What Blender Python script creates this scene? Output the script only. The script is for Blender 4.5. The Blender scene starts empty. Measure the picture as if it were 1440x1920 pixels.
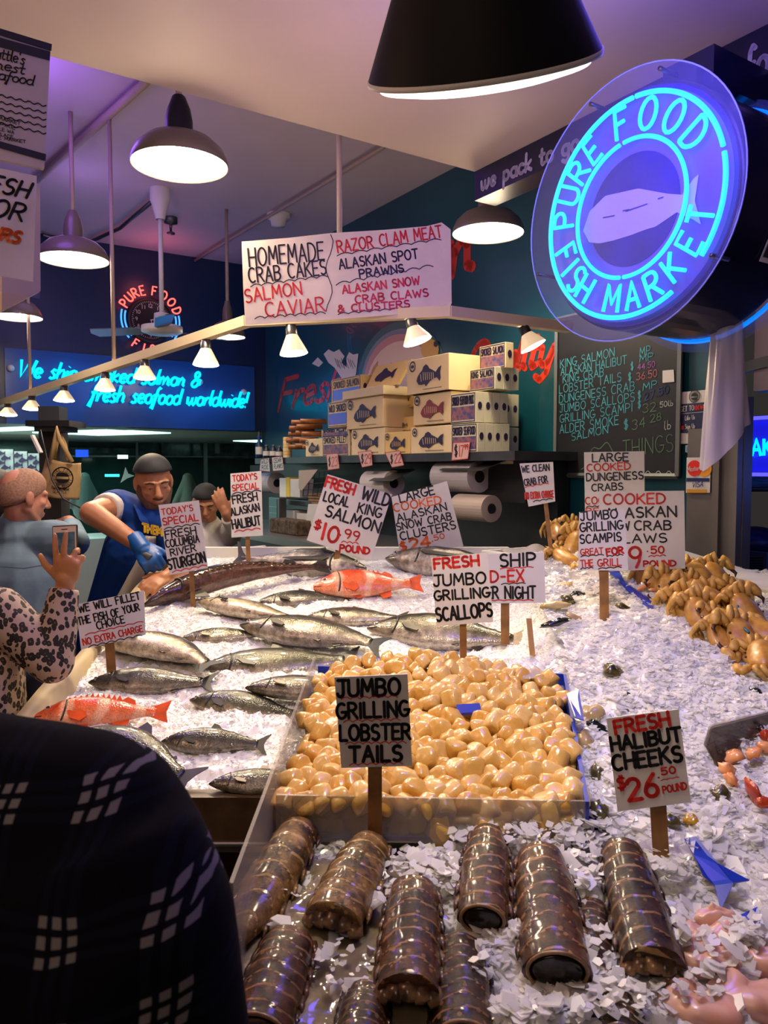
import bpy, bmesh, math, random
import numpy as np
from mathutils import Vector as V, Matrix, noise as mnoise
random.seed(7); RNG = np.random.default_rng(7)
sc = bpy.context.scene
col = sc.collection
PI = math.pi
# ------------------------------------------------------------------ camera
H = 1.70; FOC = 1440.0; TH = math.atan(80 / 1440)
cam = bpy.data.cameras.new('camera'); cam.sensor_fit = 'VERTICAL'; cam.sensor_height = 24; cam.lens = 18
cam.clip_start = .02; cam.clip_end = 100
camo = bpy.data.objects.new('camera', cam); col.objects.link(camo)
camo.location = (0, 0, H); camo.rotation_euler = (PI / 2 - TH, 0, 0)
sc.camera = camo
cam.dof.use_dof = True; cam.dof.focus_distance = 2.3; cam.dof.aperture_fstop = 8.0
sc.view_settings.view_transform = 'Standard'; sc.view_settings.look = 'None'
sc.view_settings.gamma = 1; sc.view_settings.use_curve_mapping = False
sc.view_settings.exposure = 0.0
sc.cycles.max_bounces = 6; sc.cycles.diffuse_bounces = 3; sc.cycles.glossy_bounces = 3
sc.cycles.transmission_bounces = 4; sc.cycles.transparent_max_bounces = 10
sc.cycles.caustics_reflective = False; sc.cycles.caustics_refractive = False
sc.cycles.sample_clamp_indirect = 4; sc.cycles.use_light_tree = True
CS, SN = math.cos(TH), math.sin(TH)
def ray(px, py):
    a = (px - 720) / FOC; b = -(py - 960) / FOC
    return V((a, CS + b * SN, b * CS - SN))
def at(px, py, Y):
    d = ray(px, py); return V((0, 0, H)) + d * (Y / d.y)
def hit(px, py, p0, n):
    d = ray(px, py); o = V((0, 0, H)); return o + d * ((V(p0) - o).dot(n) / d.dot(n))
# ------------------------------------------------------------------ room frame
CO = V((-1.10, 7.2, 0)); A33 = math.radians(33)
U = V((math.cos(A33), math.sin(A33), 0)); W = V((math.sin(A33), -math.cos(A33), 0)); Z = V((0, 0, 1))
CEIL = 3.555; SOFF = 3.0
def onR(px, py, off=0): return hit(px, py, CO - U * off, -U)      # right wall, off metres into the room
def onL(px, py, off=0): return hit(px, py, CO + W * off, W)        # left wall
def R3(s, off, z): return CO + W * s - U * off + Z * z             # along right wall
def L3(t, off, z): return CO - U * t + W * off + Z * z             # along left wall
# ------------------------------------------------------------------ world + lights
wd = bpy.data.worlds.new('world'); sc.world = wd; wd.use_nodes = True
wd.node_tree.nodes['Background'].inputs[0].default_value = (.9, .8, .75, 1)
wd.node_tree.nodes['Background'].inputs[1].default_value = .03
def light(name, kind, loc, energy, color, size=.1, aim=None, spot=60, blend=.6, sy=None):
    l = bpy.data.lights.new(name, kind); l.energy = energy; l.color = color
    if kind == 'AREA':
        l.size = size
        if sy: l.shape = 'RECTANGLE'; l.size_y = sy
    else: l.shadow_soft_size = size
    if kind == 'SPOT': l.spot_size = math.radians(spot); l.spot_blend = blend
    o = bpy.data.objects.new(name, l); col.objects.link(o); o.location = loc
    if aim is not None: o.rotation_euler = (V(aim) - V(loc)).to_track_quat('-Z', 'Y').to_euler()
    return o
WARM = (1, .79, .52); WHITE = (1, .90, .76); BLUE = (.16, .12, 1); VIOLET = (.36, .14, 1)
LK = 1.45   # overall lamp strength
# neon glow of the round sign and of the rear neon signs
light('neon_glow_front', 'POINT', at(1140, 330, 1.72), 3 * LK, BLUE, .25)
light('neon_glow_top', 'POINT', at(1180, 60, 1.7), 15 * LK, (.16, .11, 1), .2)
light('neon_glow_rear', 'POINT', L3(.7, .45, 2.35), 3.2 * LK, (.03, .22, 1), .3)
light('neon_glow_rear', 'POINT', L3(1.7, .45, 2.4), 3.2 * LK, (.03, .22, 1), .3)
light('violet_ceiling_glow', 'POINT', (-1.7, 3.5, 3.32), 10 * LK, (.34, .13, 1), .3)
light('violet_ceiling_glow', 'POINT', (-1.9, 4.9, 3.3), 3 * LK, (.55, .32, 1), .4)
# market lamp out in the aisle, behind the camera; added soffit fills without fixtures
light('aisle_lamp', 'AREA', (-.6, -.6, 2.85), 7 * LK, (1, .72, .50), 1.0, (-.3, 1.0, 2.0))
light('soffit_warm_fill', 'POINT', (-1.3, 1.2, 2.35), 13 * LK, (1, .58, .38), .3)
light('soffit_warm_fill', 'POINT', (-.1, 2.3, 2.55), 3 * LK, (1, .66, .50), .3)
# ------------------------------------------------------------------ mesh builder
class MB:
    def __init__(s): s.v = []; s.f = []; s.mi = []; s.at = {}
    def add(s, vs, fs, mi=0):
        b = len(s.v); s.v += [V(p) for p in vs]; s.f += [tuple(b + i for i in f) for f in fs]; s.mi += [mi] * len(fs); return s
    def box(s, c, size, R=None, mi=0):
        hx, hy, hz = [k / 2 for k in size]; R = R or Matrix.Identity(3); c = V(c)
        vs = [c + R @ V((x, y, z)) for x in (-hx, hx) for y in (-hy, hy) for z in (-hz, hz)]
        return s.add(vs, [(0, 1, 3, 2), (4, 6, 7, 5), (0, 4, 5, 1), (2, 3, 7, 6), (0, 2, 6, 4), (1, 5, 7, 3)], mi)
    def prism(s, pts, d, mi=0):
        n = len(pts); pts = [V(p) for p in pts]; d = V(d)
        nr = V((0, 0, 0))
        for i in range(n): nr += (pts[i] - pts[0]).cross(pts[(i + 1) % n] - pts[0])
        if nr.dot(d) < 0: pts = pts[::-1]
        vs = pts + [p + d for p in pts]
        return s.add(vs, [tuple(range(n))[::-1], tuple(range(n, 2 * n))] + [(i, (i + 1) % n, n + (i + 1) % n, n + i) for i in range(n)], mi)
    def loft(s, rings, cap=True, mi=0, close=True):
        n = len(rings[0]); vs = [p for r in rings for p in r]; fs = []
        for i in range(len(rings) - 1):
            for j in range(n if close else n - 1):
                k = (j + 1) % n; fs.append((i * n + j, i * n + k, (i + 1) * n + k, (i + 1) * n + j))
        if cap: fs += [tuple(range(n))[::-1], tuple(range((len(rings) - 1) * n, len(rings) * n))]
        return s.add(vs, fs, mi)
    def tube(s, pts, r, n=8, cap=True, mi=0, closed=False):
        pts = [V(p) for p in pts]; m = len(pts); rr = r if isinstance(r, (list, tuple)) else [r] * m
        rings = []; up = None
        for i, p in enumerate(pts):
            if closed: t = pts[(i + 1) % m] - pts[i - 1]
            else: t = pts[min(i + 1, m - 1)] - pts[max(i - 1, 0)]
            if t.length < 1e-9: t = V((0, 0, 1))
            t.normalize()
            if up is None: up = V((0, 0, 1)) if abs(t.z) < .9 else V((1, 0, 0))
            a = up - t * up.dot(t)
            if a.length < 1e-4: a = t.orthogonal()
            a.normalize(); b = t.cross(a); up = a
            rings.append([p + (a * math.cos(2 * PI * k / n) + b * math.sin(2 * PI * k / n)) * rr[i] for k in range(n)])
        if closed: rings.append(rings[0])
        return s.loft(rings, cap and not closed, mi)
    def lathe(s, prof, M=None, n=24, mi=0, cap=False):
        M = M or Matrix.Identity(4)
        rings = [[M @ V((r * math.cos(2 * PI * k / n), r * math.sin(2 * PI * k / n), z)) for k in range(n)] for r, z in prof]
        return s.loft(rings, cap, mi)
    def ell(s, c, r, R=None, nu=16, nv=10, mi=0):
        R = R or Matrix.Identity(3); c = V(c); rings = []
        for i in range(nv + 1):
            a = -PI / 2 + PI * i / nv; q = max(math.cos(a), .02)
            rings.append([c + R @ V((r[0] * q * math.cos(2 * PI * k / nu), r[1] * q * math.sin(2 * PI * k / nu), r[2] * math.sin(a))) for k in range(nu)])
        return s.loft(rings, True, mi)
    def cap(s, p0, r0, p1, r1, n=14, mi=0):
        p0, p1 = V(p0), V(p1); t = (p1 - p0); L = t.length; t.normalize(); pts = []; rr = []
        for k in (-1, -.8, -.45): pts.append(p0 + t * r0 * k); rr.append(r0 * math.sqrt(max(1 - k * k, .01)))
        pts += [p0, p0.lerp(p1, .5), p1]; rr += [r0, (r0 + r1) / 2, r1]
        for k in (.45, .8, 1): pts.append(p1 + t * r1 * k); rr.append(r1 * math.sqrt(max(1 - k * k, .01)))
        return s.tube(pts, rr, n, True, mi)
    def grid(s, fn, nu, nv, mi=0):
        vs = [fn(i / nu, j / nv) for j in range(nv + 1) for i in range(nu + 1)]
        return s.add(vs, [(j * (nu + 1) + i, j * (nu + 1) + i + 1, (j + 1) * (nu + 1) + i + 1, (j + 1) * (nu + 1) + i) for j in range(nv) for i in range(nu)], mi)
    def ribbon(s, pts, nrm, w, mi=0):     # flat brush stroke on a surface
        pts = [V(p) for p in pts]; nrm = V(nrm).normalized()
        for a, b in zip(pts, pts[1:]):
            t = b - a
            if t.length < 1e-7: continue
            q = nrm.cross(t).normalized() * w
            s.add([a - q, b - q, b + q, a + q], [(0, 1, 2, 3)], mi)
        e1 = nrm.orthogonal().normalized(); e2 = nrm.cross(e1)
        for p in pts: s.add([p + (e1 * math.cos(k * PI / 4) + e2 * math.sin(k * PI / 4)) * w for k in range(8)], [tuple(range(8))], mi)
        return s
    def build(s, name, mat, parent=None, smooth=False, org=None, solid=0):
        if org is None: org = ORG.get(parent.name, V((0, 0, 0))) if parent else base_of(s.v)
        me = bpy.data.meshes.new(name); me.from_pydata([tuple(p - org) for p in s.v], [], s.f)
        mats = mat if isinstance(mat, (list, tuple)) else [mat]
        for m in mats: me.materials.append(m)
        if len(mats) > 1: me.polygons.foreach_set('material_index', s.mi)
        if smooth: me.polygons.foreach_set('use_smooth', [True] * len(me.polygons))
        for k, vals in s.at.items():
            a = me.attributes.new(k, 'FLOAT', 'POINT'); a.data.foreach_set('value', vals)
        me.update()
        o = bpy.data.objects.new(name, me); col.objects.link(o)
        if parent: o.parent = parent
        else: o.location = org
        ORG[o.name] = org
        return o
ORG = {}
def base_of(vs):
    n = len(vs); c = V((0, 0, 0))
    for p in vs: c += p
    c /= max(n, 1); c.z = min(p.z for p in vs); return c
def thing(name, label, cat, loc=(0, 0, 0), group=None):
    o = bpy.data.objects.new(name, None); col.objects.link(o); o.location = loc; o.empty_display_size = .05
    o['label'] = label; o['category'] = cat
    if group: o['group'] = group
    ORG[o.name] = V(loc); return o
def tag(o, label, cat, group=None, kind=None):
    o['label'] = label; o['category'] = cat
    if group: o['group'] = group
    if kind: o['kind'] = kind
    return o
def struct(o, label=None):
    o['kind'] = 'structure'
    if label: o['label'] = label
    return o
def dup(root, label=None, loc=None, rot=None, scale=None, group=None):
    r = root.copy(); col.objects.link(r)
    if loc is not None: r.location = loc
    if rot is not None: r.rotation_euler = rot
    if scale is not None: r.scale = (scale,) * 3 if not hasattr(scale, '__len__') else scale
    if label: r['label'] = label
    if group: r['group'] = group
    for ch in list(root.children):
        c = ch.copy(); col.objects.link(c); c.parent = r
        for g in list(ch.children):
            d = g.copy(); col.objects.link(d); d.parent = c
    return r
def remesh(o, vox, smooth=3, fac=.5):
    m = o.modifiers.new('r', 'REMESH'); m.mode = 'VOXEL'; m.voxel_size = vox; m.use_smooth_shade = True
    if smooth:
        k = o.modifiers.new('s', 'SMOOTH'); k.iterations = smooth; k.factor = fac
    dg = bpy.context.evaluated_depsgraph_get(); dg.update()
    me = bpy.data.meshes.new_from_object(o.evaluated_get(dg)); o.modifiers.clear()
    old = o.data; mats = [x for x in old.materials]; nm = old.name; o.data = me; bpy.data.meshes.remove(old); me.name = nm
    me.materials.clear()
    for x in mats: me.materials.append(x)
    me.polygons.foreach_set('use_smooth', [True] * len(me.polygons)); me.polygons.foreach_set('material_index', [0] * len(me.polygons))
    return o
def bevel(o, w, seg=2):
    m = o.modifiers.new('b', 'BEVEL'); m.width = w; m.segments = seg; m.limit_method = 'ANGLE'; return o
# ------------------------------------------------------------------ materials
def lin(h):
    h = h.lstrip('#'); c = [int(h[i:i + 2], 16) / 255 for i in (0, 2, 4)]
    return tuple(x / 12.92 if x <= .04045 else ((x + .055) / 1.055) ** 2.4 for x in c)
def mat(name, c, rough=.5, metal=0, emit=0, ecol=None, alpha=1, spec=.5, coat=0, noise=0, nscale=8, c2=None, bump=0, bscale=40, trans=0, sss=0, sheen=0):
    if isinstance(c, str): c = lin(c)
    m = bpy.data.materials.new(name); m.use_nodes = True; nt = m.node_tree; b = nt.nodes['Principled BSDF']
    b.inputs['Base Color'].default_value = (*c, 1); b.inputs['Roughness'].default_value = rough; b.inputs['Metallic'].default_value = metal
    b.inputs['Specular IOR Level'].default_value = spec; b.inputs['Alpha'].default_value = alpha; b.inputs['Coat Weight'].default_value = coat
    b.inputs['Transmission Weight'].default_value = trans
    if sheen: b.inputs['Sheen Weight'].default_value = sheen
    if sss:
        b.inputs['Subsurface Weight'].default_value = sss; b.inputs['Subsurface Radius'].default_value = (1, .95, .9); b.inputs['Subsurface Scale'].default_value = .008
    if emit:
        b.inputs['Emission Color'].default_value = (*(ecol or c), 1); b.inputs['Emission Strength'].default_value = emit
    if noise or bump:
        tc = nt.nodes.new('ShaderNodeTexCoord')
    if noise:
        n = nt.nodes.new('ShaderNodeTexNoise'); n.inputs['Scale'].default_value = nscale; n.inputs['Detail'].default_value = 5
        nt.links.new(tc.outputs['Object'], n.inputs['Vector'])
        r = nt.nodes.new('ShaderNodeValToRGB'); e = r.color_ramp.elements
        if isinstance(c2, str): c2 = lin(c2)
        cc = c2 or tuple(x * (1 - noise) for x in c)
        e[0].position = .35; e[1].position = .65; e[0].color = (*cc, 1); e[1].color = (*c, 1)
        nt.links.new(n.outputs['Fac'], r.inputs['Fac']); nt.links.new(r.outputs['Color'], b.inputs['Base Color'])
    if bump:
        n2 = nt.nodes.new('ShaderNodeTexNoise'); n2.inputs['Scale'].default_value = bscale; n2.inputs['Detail'].default_value = 3
        nt.links.new(tc.outputs['Object'], n2.inputs['Vector'])
        bp = nt.nodes.new('ShaderNodeBump'); bp.inputs['Strength'].default_value = bump; bp.inputs['Distance'].default_value = .01
        nt.links.new(n2.outputs['Fac'], bp.inputs['Height']); nt.links.new(bp.outputs['Normal'], b.inputs['Normal'])
    return m
M = {}
M['ceiling'] = mat('ceiling_paint', (.62, .49, .42), .6, noise=.12, nscale=1.2)
M['ceiling2'] = mat('rear_ceiling_paint', (.68, .56, .62), .6, noise=.12, nscale=1.2)
M['teal'] = mat('teal_wall_paint', (.006, .075, .105), .28, noise=.25, nscale=1.5, coat=.15)
M['navy'] = mat('navy_wall_paint', (.008, .03, .085), .32, noise=.2, nscale=1.5)
M['navyband'] = mat('navy_fascia_paint', (.008, .008, .04), .35)
M['bluepanel'] = mat('blue_sign_panel', (.01, .10, .32), .22, noise=.2, nscale=2)
M['white'] = mat('white_plastic', (.78, .76, .73), .4)
M['cream'] = mat('cream_metal', (.62, .50, .33), .45)
M['steel'] = mat('stainless_steel', (.42, .41, .40), .35, metal=.9, noise=.2, nscale=3)
M['dsteel'] = mat('dark_steel', (.12, .12, .13), .35, metal=.8)
M['black'] = mat('black_plastic', (.012, .012, .014), .4)
M['blackm'] = mat('black_enamel', (.006, .006, .009), .6, spec=.15)
M['card'] = mat('sign_card', (.66, .64, .63), .55, noise=.06, nscale=12)
M['paper'] = mat('banner_paper', (.80, .70, .58), .6, noise=.12, nscale=9, bump=.15, bscale=14)
M['inkb'] = mat('black_marker', (.008, .008, .012), .4)
M['inkr'] = mat('red_marker', (.62, .025, .02), .4)
M['inko'] = mat('orange_marker', (.85, .16, .03), .4)
M['stick'] = mat('wooden_stake', (.36, .17, .045), .5, noise=.5, nscale=20)
M['dwood'] = mat('dark_wet_wood', (.055, .032, .018), .35, noise=.6, nscale=12)
M['red_paint'] = mat('red_lettering_paint', (.62, .04, .015), .4)
M['floor'] = mat('dark_floor', (.035, .03, .028), .4, noise=.5, nscale=5)
M['bulb'] = mat('lamp_glass_lit', (1, 1, 1), .4, emit=9, ecol=(1, .93, .80))
M['bulbw'] = mat('lamp_interior_lit', (1, 1, 1), .4, emit=3.2, ecol=(1, .92, .78))
M['olive'] = mat('olive_lamp_enamel', (.17, .14, .10), .3, coat=.3)
M['neon'] = mat('cyan_neon', (0, .5, .7), .4, emit=1.3, ecol=(0.0, .72, 1))
M['neonr'] = mat('red_neon', (1, .1, .08), .4, emit=2.6, ecol=(1, .10, .07))
M['neonb'] = mat('pale_blue_neon', (.05, .3, 1), .4, emit=1.5, ecol=(.06, .36, 1))
M['acry'] = mat('clear_acrylic', (.40, .45, .85), .08, alpha=.09, spec=.5)
M['acryg'] = mat('frosted_acrylic', (.40, .36, .33), .25, alpha=.42, spec=.6)
M['bag'] = mat('translucent_plastic', (.52, .48, .50), .35, alpha=.82)
M['wrap'] = mat('clear_plastic_film', (.8, .82, .9), .08, alpha=.28, spec=.9, bump=.6, bscale=35)
M['blue'] = mat('blue_plastic', (.010, .035, .42), .3)
M['skin'] = mat('skin', (.50, .22, .12), .45, noise=.18, nscale=30, sss=.0)
M['skin2'] = mat('tanned_skin', (.46, .20, .10), .45, noise=.15, nscale=30)
# ------------------------------------------------------------------ hand lettering (single strokes)
def arc(cx, cy, rx, ry, a0, a1, n=10):
    return [(cx + rx * math.cos(math.radians(a0 + (a1 - a0) * i / n)), cy + ry * math.sin(math.radians(a0 + (a1 - a0) * i / n))) for i in range(n + 1)]
G = {
'A': (.62, [[(0, 0), (.31, 1), (.62, 0)], [(.12, .36), (.5, .36)]]),
'B': (.55, [[(0, 0), (0, 1)], [(0, 1)] + arc(.25, .77, .26, .23, 90, -90, 7) + [(0, .54)], [(.1, .54)] + arc(.27, .27, .28, .27, 90, -90, 7) + [(0, 0)]]),
'C': (.58, [arc(.34, .5, .34, .5, 55, 305, 12)]),
'D': (.6, [[(0, 0), (0, 1)], [(0, 1)] + arc(.15, .5, .45, .5, 90, -90, 10) + [(0, 0)]]),
'E': (.5, [[(.5, 1), (0, 1), (0, 0), (.5, 0)], [(0, .52), (.42, .52)]]),
'F': (.5, [[(.5, 1), (0, 1), (0, 0)], [(0, .54), (.4, .54)]]),
'G': (.62, [arc(.34, .5, .34, .5, 55, 330, 12) + [(.63, .42)], [(.36, .42), (.68, .42)]]),
'H': (.58, [[(0, 0), (0, 1)], [(.58, 0), (.58, 1)], [(0, .5), (.58, .5)]]),
'I': (.1, [[(.05, 0), (.05, 1)]]),
'J': (.5, [[(.05, 1), (.55, 1)], [(.36, 1), (.36, .25)] + arc(.18, .22, .18, .22, 0, -170, 6)]),
'K': (.55, [[(0, 0), (0, 1)], [(.52, 1), (0, .45)], [(.14, .58), (.56, 0)]]),
'L': (.48, [[(0, 1), (0, 0), (.48, 0)]]),
'M': (.72, [[(0, 0), (.08, 1), (.36, .3), (.64, 1), (.72, 0)]]),
'N': (.6, [[(0, 0), (0, 1), (.6, 0), (.6, 1)]]),
'O': (.68, [arc(.34, .5, .34, .5, 90, 450, 16)]),
'P': (.55, [[(0, 0), (0, 1)], [(0, 1)] + arc(.24, .73, .3, .27, 90, -90, 8) + [(0, .46)]]),
'Q': (.68, [arc(.34, .5, .34, .5, 90, 450, 16), [(.42, .25), (.68, -.08)]]),
'R': (.58, [[(0, 0), (0, 1)], [(0, 1)] + arc(.24, .75, .28, .25, 90, -90, 8) + [(0, .5)], [(.22, .5), (.58, 0)]]),
'S': (.52, [arc(.27, .75, .24, .25, 40, 265, 9) + arc(.26, .25, .26, .26, 85, -140, 9)]),
'T': (.6, [[(0, 1), (.6, 1)], [(.3, 1), (.3, 0)]]),
'U': (.58, [[(0, 1), (0, .3)] + arc(.29, .28, .29, .28, 180, 360, 8) + [(.58, 1)]]),
'V': (.6, [[(0, 1), (.3, 0), (.6, 1)]]),
'W': (.85, [[(0, 1), (.2, 0), (.42, .75), (.64, 0), (.85, 1)]]),
'X': (.55, [[(0, 1), (.55, 0)], [(.55, 1), (0, 0)]]),
'Y': (.55, [[(0, 1), (.28, .5), (.55, 1)], [(.28, .5), (.28, 0)]]),
'Z': (.55, [[(0, 1), (.55, 1), (0, 0), (.55, 0)]]),
'0': (.5, [arc(.25, .5, .25, .5, 90, 450, 14)]),
'1': (.16, [[(.1, 1), (.1, 0)]]),
'2': (.52, [arc(.25, .74, .25, .26, 165, -30, 8) + [(0, 0), (.54, 0)]]),
'3': (.5, [arc(.22, .76, .25, .24, 150, -80, 8) + arc(.22, .26, .28, .27, 80, -150, 8)]),
'4': (.55, [[(.4, 0), (.42, 1), (0, .34), (.56, .34)]]),
'5': (.5, [[(.48, 1), (.06, 1), (.03, .56)] + arc(.22, .32, .28, .32, 115, -140, 9)]),
'6': (.5, [[(.42, 1), (.12, .6)] + arc(.26, .27, .25, .27, 150, 510, 12)]),
'7': (.5, [[(0, 1), (.5, 1), (.15, 0)]]),
'8': (.5, [arc(.25, .76, .2, .24, 90, 450, 12), arc(.25, .27, .25, .27, 90, 450, 12)]),
'9': (.5, [arc(.24, .73, .24, .27, 0, 360, 12) + [(.42, .3), (.3, 0)]]),
'.': (.1, [[(.04, .03), (.06, .03)]]), '-': (.4, [[(.05, .45), (.35, .45)]]), "'": (.1, [[(.05, 1), (.03, .78)]]),
'!': (.15, [[(.07, 1), (.05, .3)], [(.04, .02), (.05, .02)]]), ':': (.1, [[(.04, .2), (.06, .2)], [(.04, .6), (.06, .6)]]),
'$': (.5, [arc(.27, .72, .22, .2, 40, 265, 8) + arc(.24, .3, .24, .22, 85, -140, 8), [(.2, 1.08), (.2, -.08)], [(.33, 1.08), (.33, -.08)]]),
'&': (.6, [[(.6, .1), (.15, .65)] + arc(.27, .8, .15, .18, 200, -20, 6) + [(.1, .35)] + arc(.22, .18, .2, .2, 150, 330, 6) + [(.55, .5)]]),
' ': (.36, []), '/': (.4, [[(0, 0), (.4, 1)]]),
}
XH = .55
GL = {   # lower case, joined-up hand
'a': (.46, [arc(.22, .27, .22, .27, 60, 400, 10) + [(.42, .5), (.4, .1), (.46, 0)]]),
'b': (.42, [[(0, 0), (.05, 1), (.02, .2)] + arc(.2, .25, .2, .26, 200, 520, 10)]),
'c': (.38, [arc(.21, .27, .21, .27, 50, 320, 8)]),
'd': (.48, [arc(.22, .27, .22, .27, 60, 380, 10) + [(.46, 1), (.42, .1), (.48, 0)]]),
'e': (.4, [[(.03, .25), (.36, .33)] + arc(.2, .28, .19, .27, 20, 320, 10)]),
'f': (.34, [[(.4, .9), (.3, 1), (.2, .85), (.14, .3), (.06, -.35), (-.04, -.3), (.1, .1)], [(0, .5), (.34, .52)]]),
'g': (.46, [arc(.22, .27, .22, .27, 60, 400, 10) + [(.43, .5), (.4, -.2), (.22, -.4), (.02, -.25)]]),
'h': (.46, [[(0, 0), (.06, 1)], [(.02, .3), (.14, .5), (.3, .54), (.38, .4), (.36, .08), (.46, 0)]]),
'i': (.16, [[(.04, .52), (.05, .1), (.16, 0)], [(.08, .75), (.09, .77)]]),
'k': (.42, [[(0, 0), (.05, 1)], [(.36, .52), (.04, .25), (.4, 0)]]),
'l': (.16, [[(.02, .2), (.08, 1), (.04, .15), (.16, 0)]]),
'm': (.7, [[(0, .52), (.02, 0), (.06, .35), (.2, .53), (.29, .4), (.29, 0), (.34, .35), (.48, .53), (.57, .4), (.57, .06), (.7, 0)]]),
'n': (.46, [[(0, .52), (.02, 0), (.08, .35), (.24, .54), (.35, .42), (.35, .06), (.46, 0)]]),
'o': (.44, [arc(.22, .27, .21, .27, 80, 440, 12)]),
'p': (.44, [[(.03, .52), (0, -.42)], arc(.21, .27, .2, .27, 180, 540, 12)]),
'q': (.46, [arc(.22, .27, .22, .27, 60, 400, 10) + [(.43, .5), (.4, -.42)]]),
'r': (.34, [[(.02, .52), (.02, 0), (.06, .3), (.18, .5), (.32, .5)]]),
's': (.36, [[(.32, .47), (.18, .54), (.07, .42), (.28, .2), (.26, .04), (.12, 0), (0, .08)]]),
't': (.3, [[(.12, .85), (.1, .12), (.18, 0), (.3, .06)], [(-.02, .55), (.28, .57)]]),
'u': (.48, [[(.02, .52), (.02, .15), (.14, 0), (.28, .08), (.38, .52), (.37, .1), (.48, 0)]]),
'w': (.64, [[(0, .52), (.04, .08), (.16, 0), (.28, .2), (.31, .5), (.32, .12), (.44, 0), (.58, .2), (.6, .52)]]),
'v': (.4, [[(0, .52), (.17, 0), (.38, .52)]]), 'x': (.4, [[(0, .52), (.38, 0)], [(.36, .52), (0, 0)]]),
'y': (.46, [[(.02, .52), (.04, .15), (.16, .02), (.3, .1), (.4, .52), (.36, -.2), (.2, -.4), (.02, -.28)]]),
'z': (.4, [[(0, .52), (.36, .52), (0, 0), (.4, 0)]]), 'j': (.2, [[(.12, .52), (.1, -.3), (-.05, -.4)], [(.13, .75), (.14, .76)]]),
}
def glyph(c):
    if c in GL: return GL[c]
    return G.get(c, G.get(c.upper(), (.4, [])))
def layout(s, gap=.2, slant=0, jit=.025):
    x = 0; out = []; rd = random.Random(s)
    for c in s:
        w, strokes = glyph(c); dy = rd.uniform(-jit, jit); k = 1 + rd.uniform(-jit, jit)
        for st in strokes: out.append([(x + px + slant * py, dy + py * k) for px, py in st])
        x += w + gap
    return out, max(x - gap, .1)
def text_px(mb, s, x0, y0, x1, y1, h, plane, w, lift=.0012, slant=0, vert=False, tube=False, gap=.2, jit=.025):
    """lettering whose baseline runs from pixel (x0,y0) to (x1,y1) as seen on that flat surface"""
    p0, n = plane; A = hit(x0, y0, p0, n); B = hit(x1, y1, p0, n); dx, dy = x1 - x0, y1 - y0; L = math.hypot(dx, dy)
    ux, uy = (0, -1) if vert else (dy / L, -dx / L)
    Up = hit(x0 + ux * h, y0 + uy * h, p0, n) - A
    place(mb, s, A, B, Up, n, w, lift, slant, tube, gap, jit)
def place(mb, s, A, B, Up, n, w, lift=.0012, slant=0, tube=False, gap=.2, jit=.025):
    st, tot = layout(s, gap, slant, jit); n = V(n).normalized()
    for k in st:
        pts = [A + (B - A) * (x / tot) + Up * y + n * lift for x, y in k]
        if tube: mb.tube(pts, w, 6)
        else: mb.ribbon(pts, n, w)
def wavy_px(mb, x0, y0, x1, y1, amp, plane, w, n=6, lift=.0012):
    p0, nn = plane; pts = []
    for i in range(n * 4 + 1):
        t = i / (n * 4); pts.append(hit(x0 + (x1 - x0) * t, y0 + (y1 - y0) * t - amp * abs(math.sin(PI * t * n)), p0, nn) + nn * lift)
    mb.ribbon(pts, nn, w)
def facing(px, py, Y, yaw=0, tilt=.1):
    """vertical-ish surface standing at a place, turned towards the shopper"""
    p = at(px, py, Y); d = V((-p.x, -p.y, 0)).normalized()
    d = Matrix.Rotation(math.radians(yaw), 3, 'Z') @ d
    return p, (d + V((0, 0, tilt))).normalized()
INK = {'b': 'inkb', 'r': 'inkr', 'o': 'inko'}
def price_sign(label, corners, Y, lines, stick=None, yaw=0, tilt=.08, thick=.003, sw=.085, cmat='card', name='price_sign', cat='sign', group=None):
    cx = sum(c[0] for c in corners) / 4; cy = sum(c[1] for c in corners) / 4
    pl = facing(cx, cy, Y, yaw, tilt); n = pl[1]
    q = [hit(x, y, *pl) for x, y in corners]
    base = hit(stick[2], stick[3], *pl) if stick else (q[2] + q[3]) / 2
    t = thing(name, label, cat, base, group)
    mb = MB(); mb.prism(q, -n * thick); mb.build('card', M[cmat], t)
    if stick:
        xt, yt, xb, yb, wp = stick; a = hit(xt, yt - 30, *pl) - n * (thick + .004); b = hit(xb, yb, *pl) - n * (thick + .004)
        d = (b - a).normalized(); b = b + d * .06; side = d.cross(n).normalized() * (wp * .5 * Y / FOC)
        mb = MB(); mb.prism([a - side, a + side, b + side, b - side], -n * .008); mb.build('stake', M['stick'], t)
    mbs = []
    for l in lines:
        s, c = l[0], l[1]; mb = MB(); h = l[6]; mbs.append((c, s, mb))
        if s == '~': wavy_px(mb, *l[2:6], h, pl, .9 * Y / FOC, n=max(3, int(abs(l[4] - l[2]) / 16)))
        else:
            wd_ = (l[7] if len(l) > 7 else sw) * h * Y / FOC
            text_px(mb, s, *l[2:6], h * .92, pl, wd_)
    for c, s, mb in mbs:
        o = mb.build('underline' if s == '~' else 'lettering', M[INK[c]], t); o['label'] = {'b': 'black', 'r': 'red', 'o': 'orange'}[c] + (' wavy underline' if s == '~' else ' hand lettering')
    return t
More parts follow.
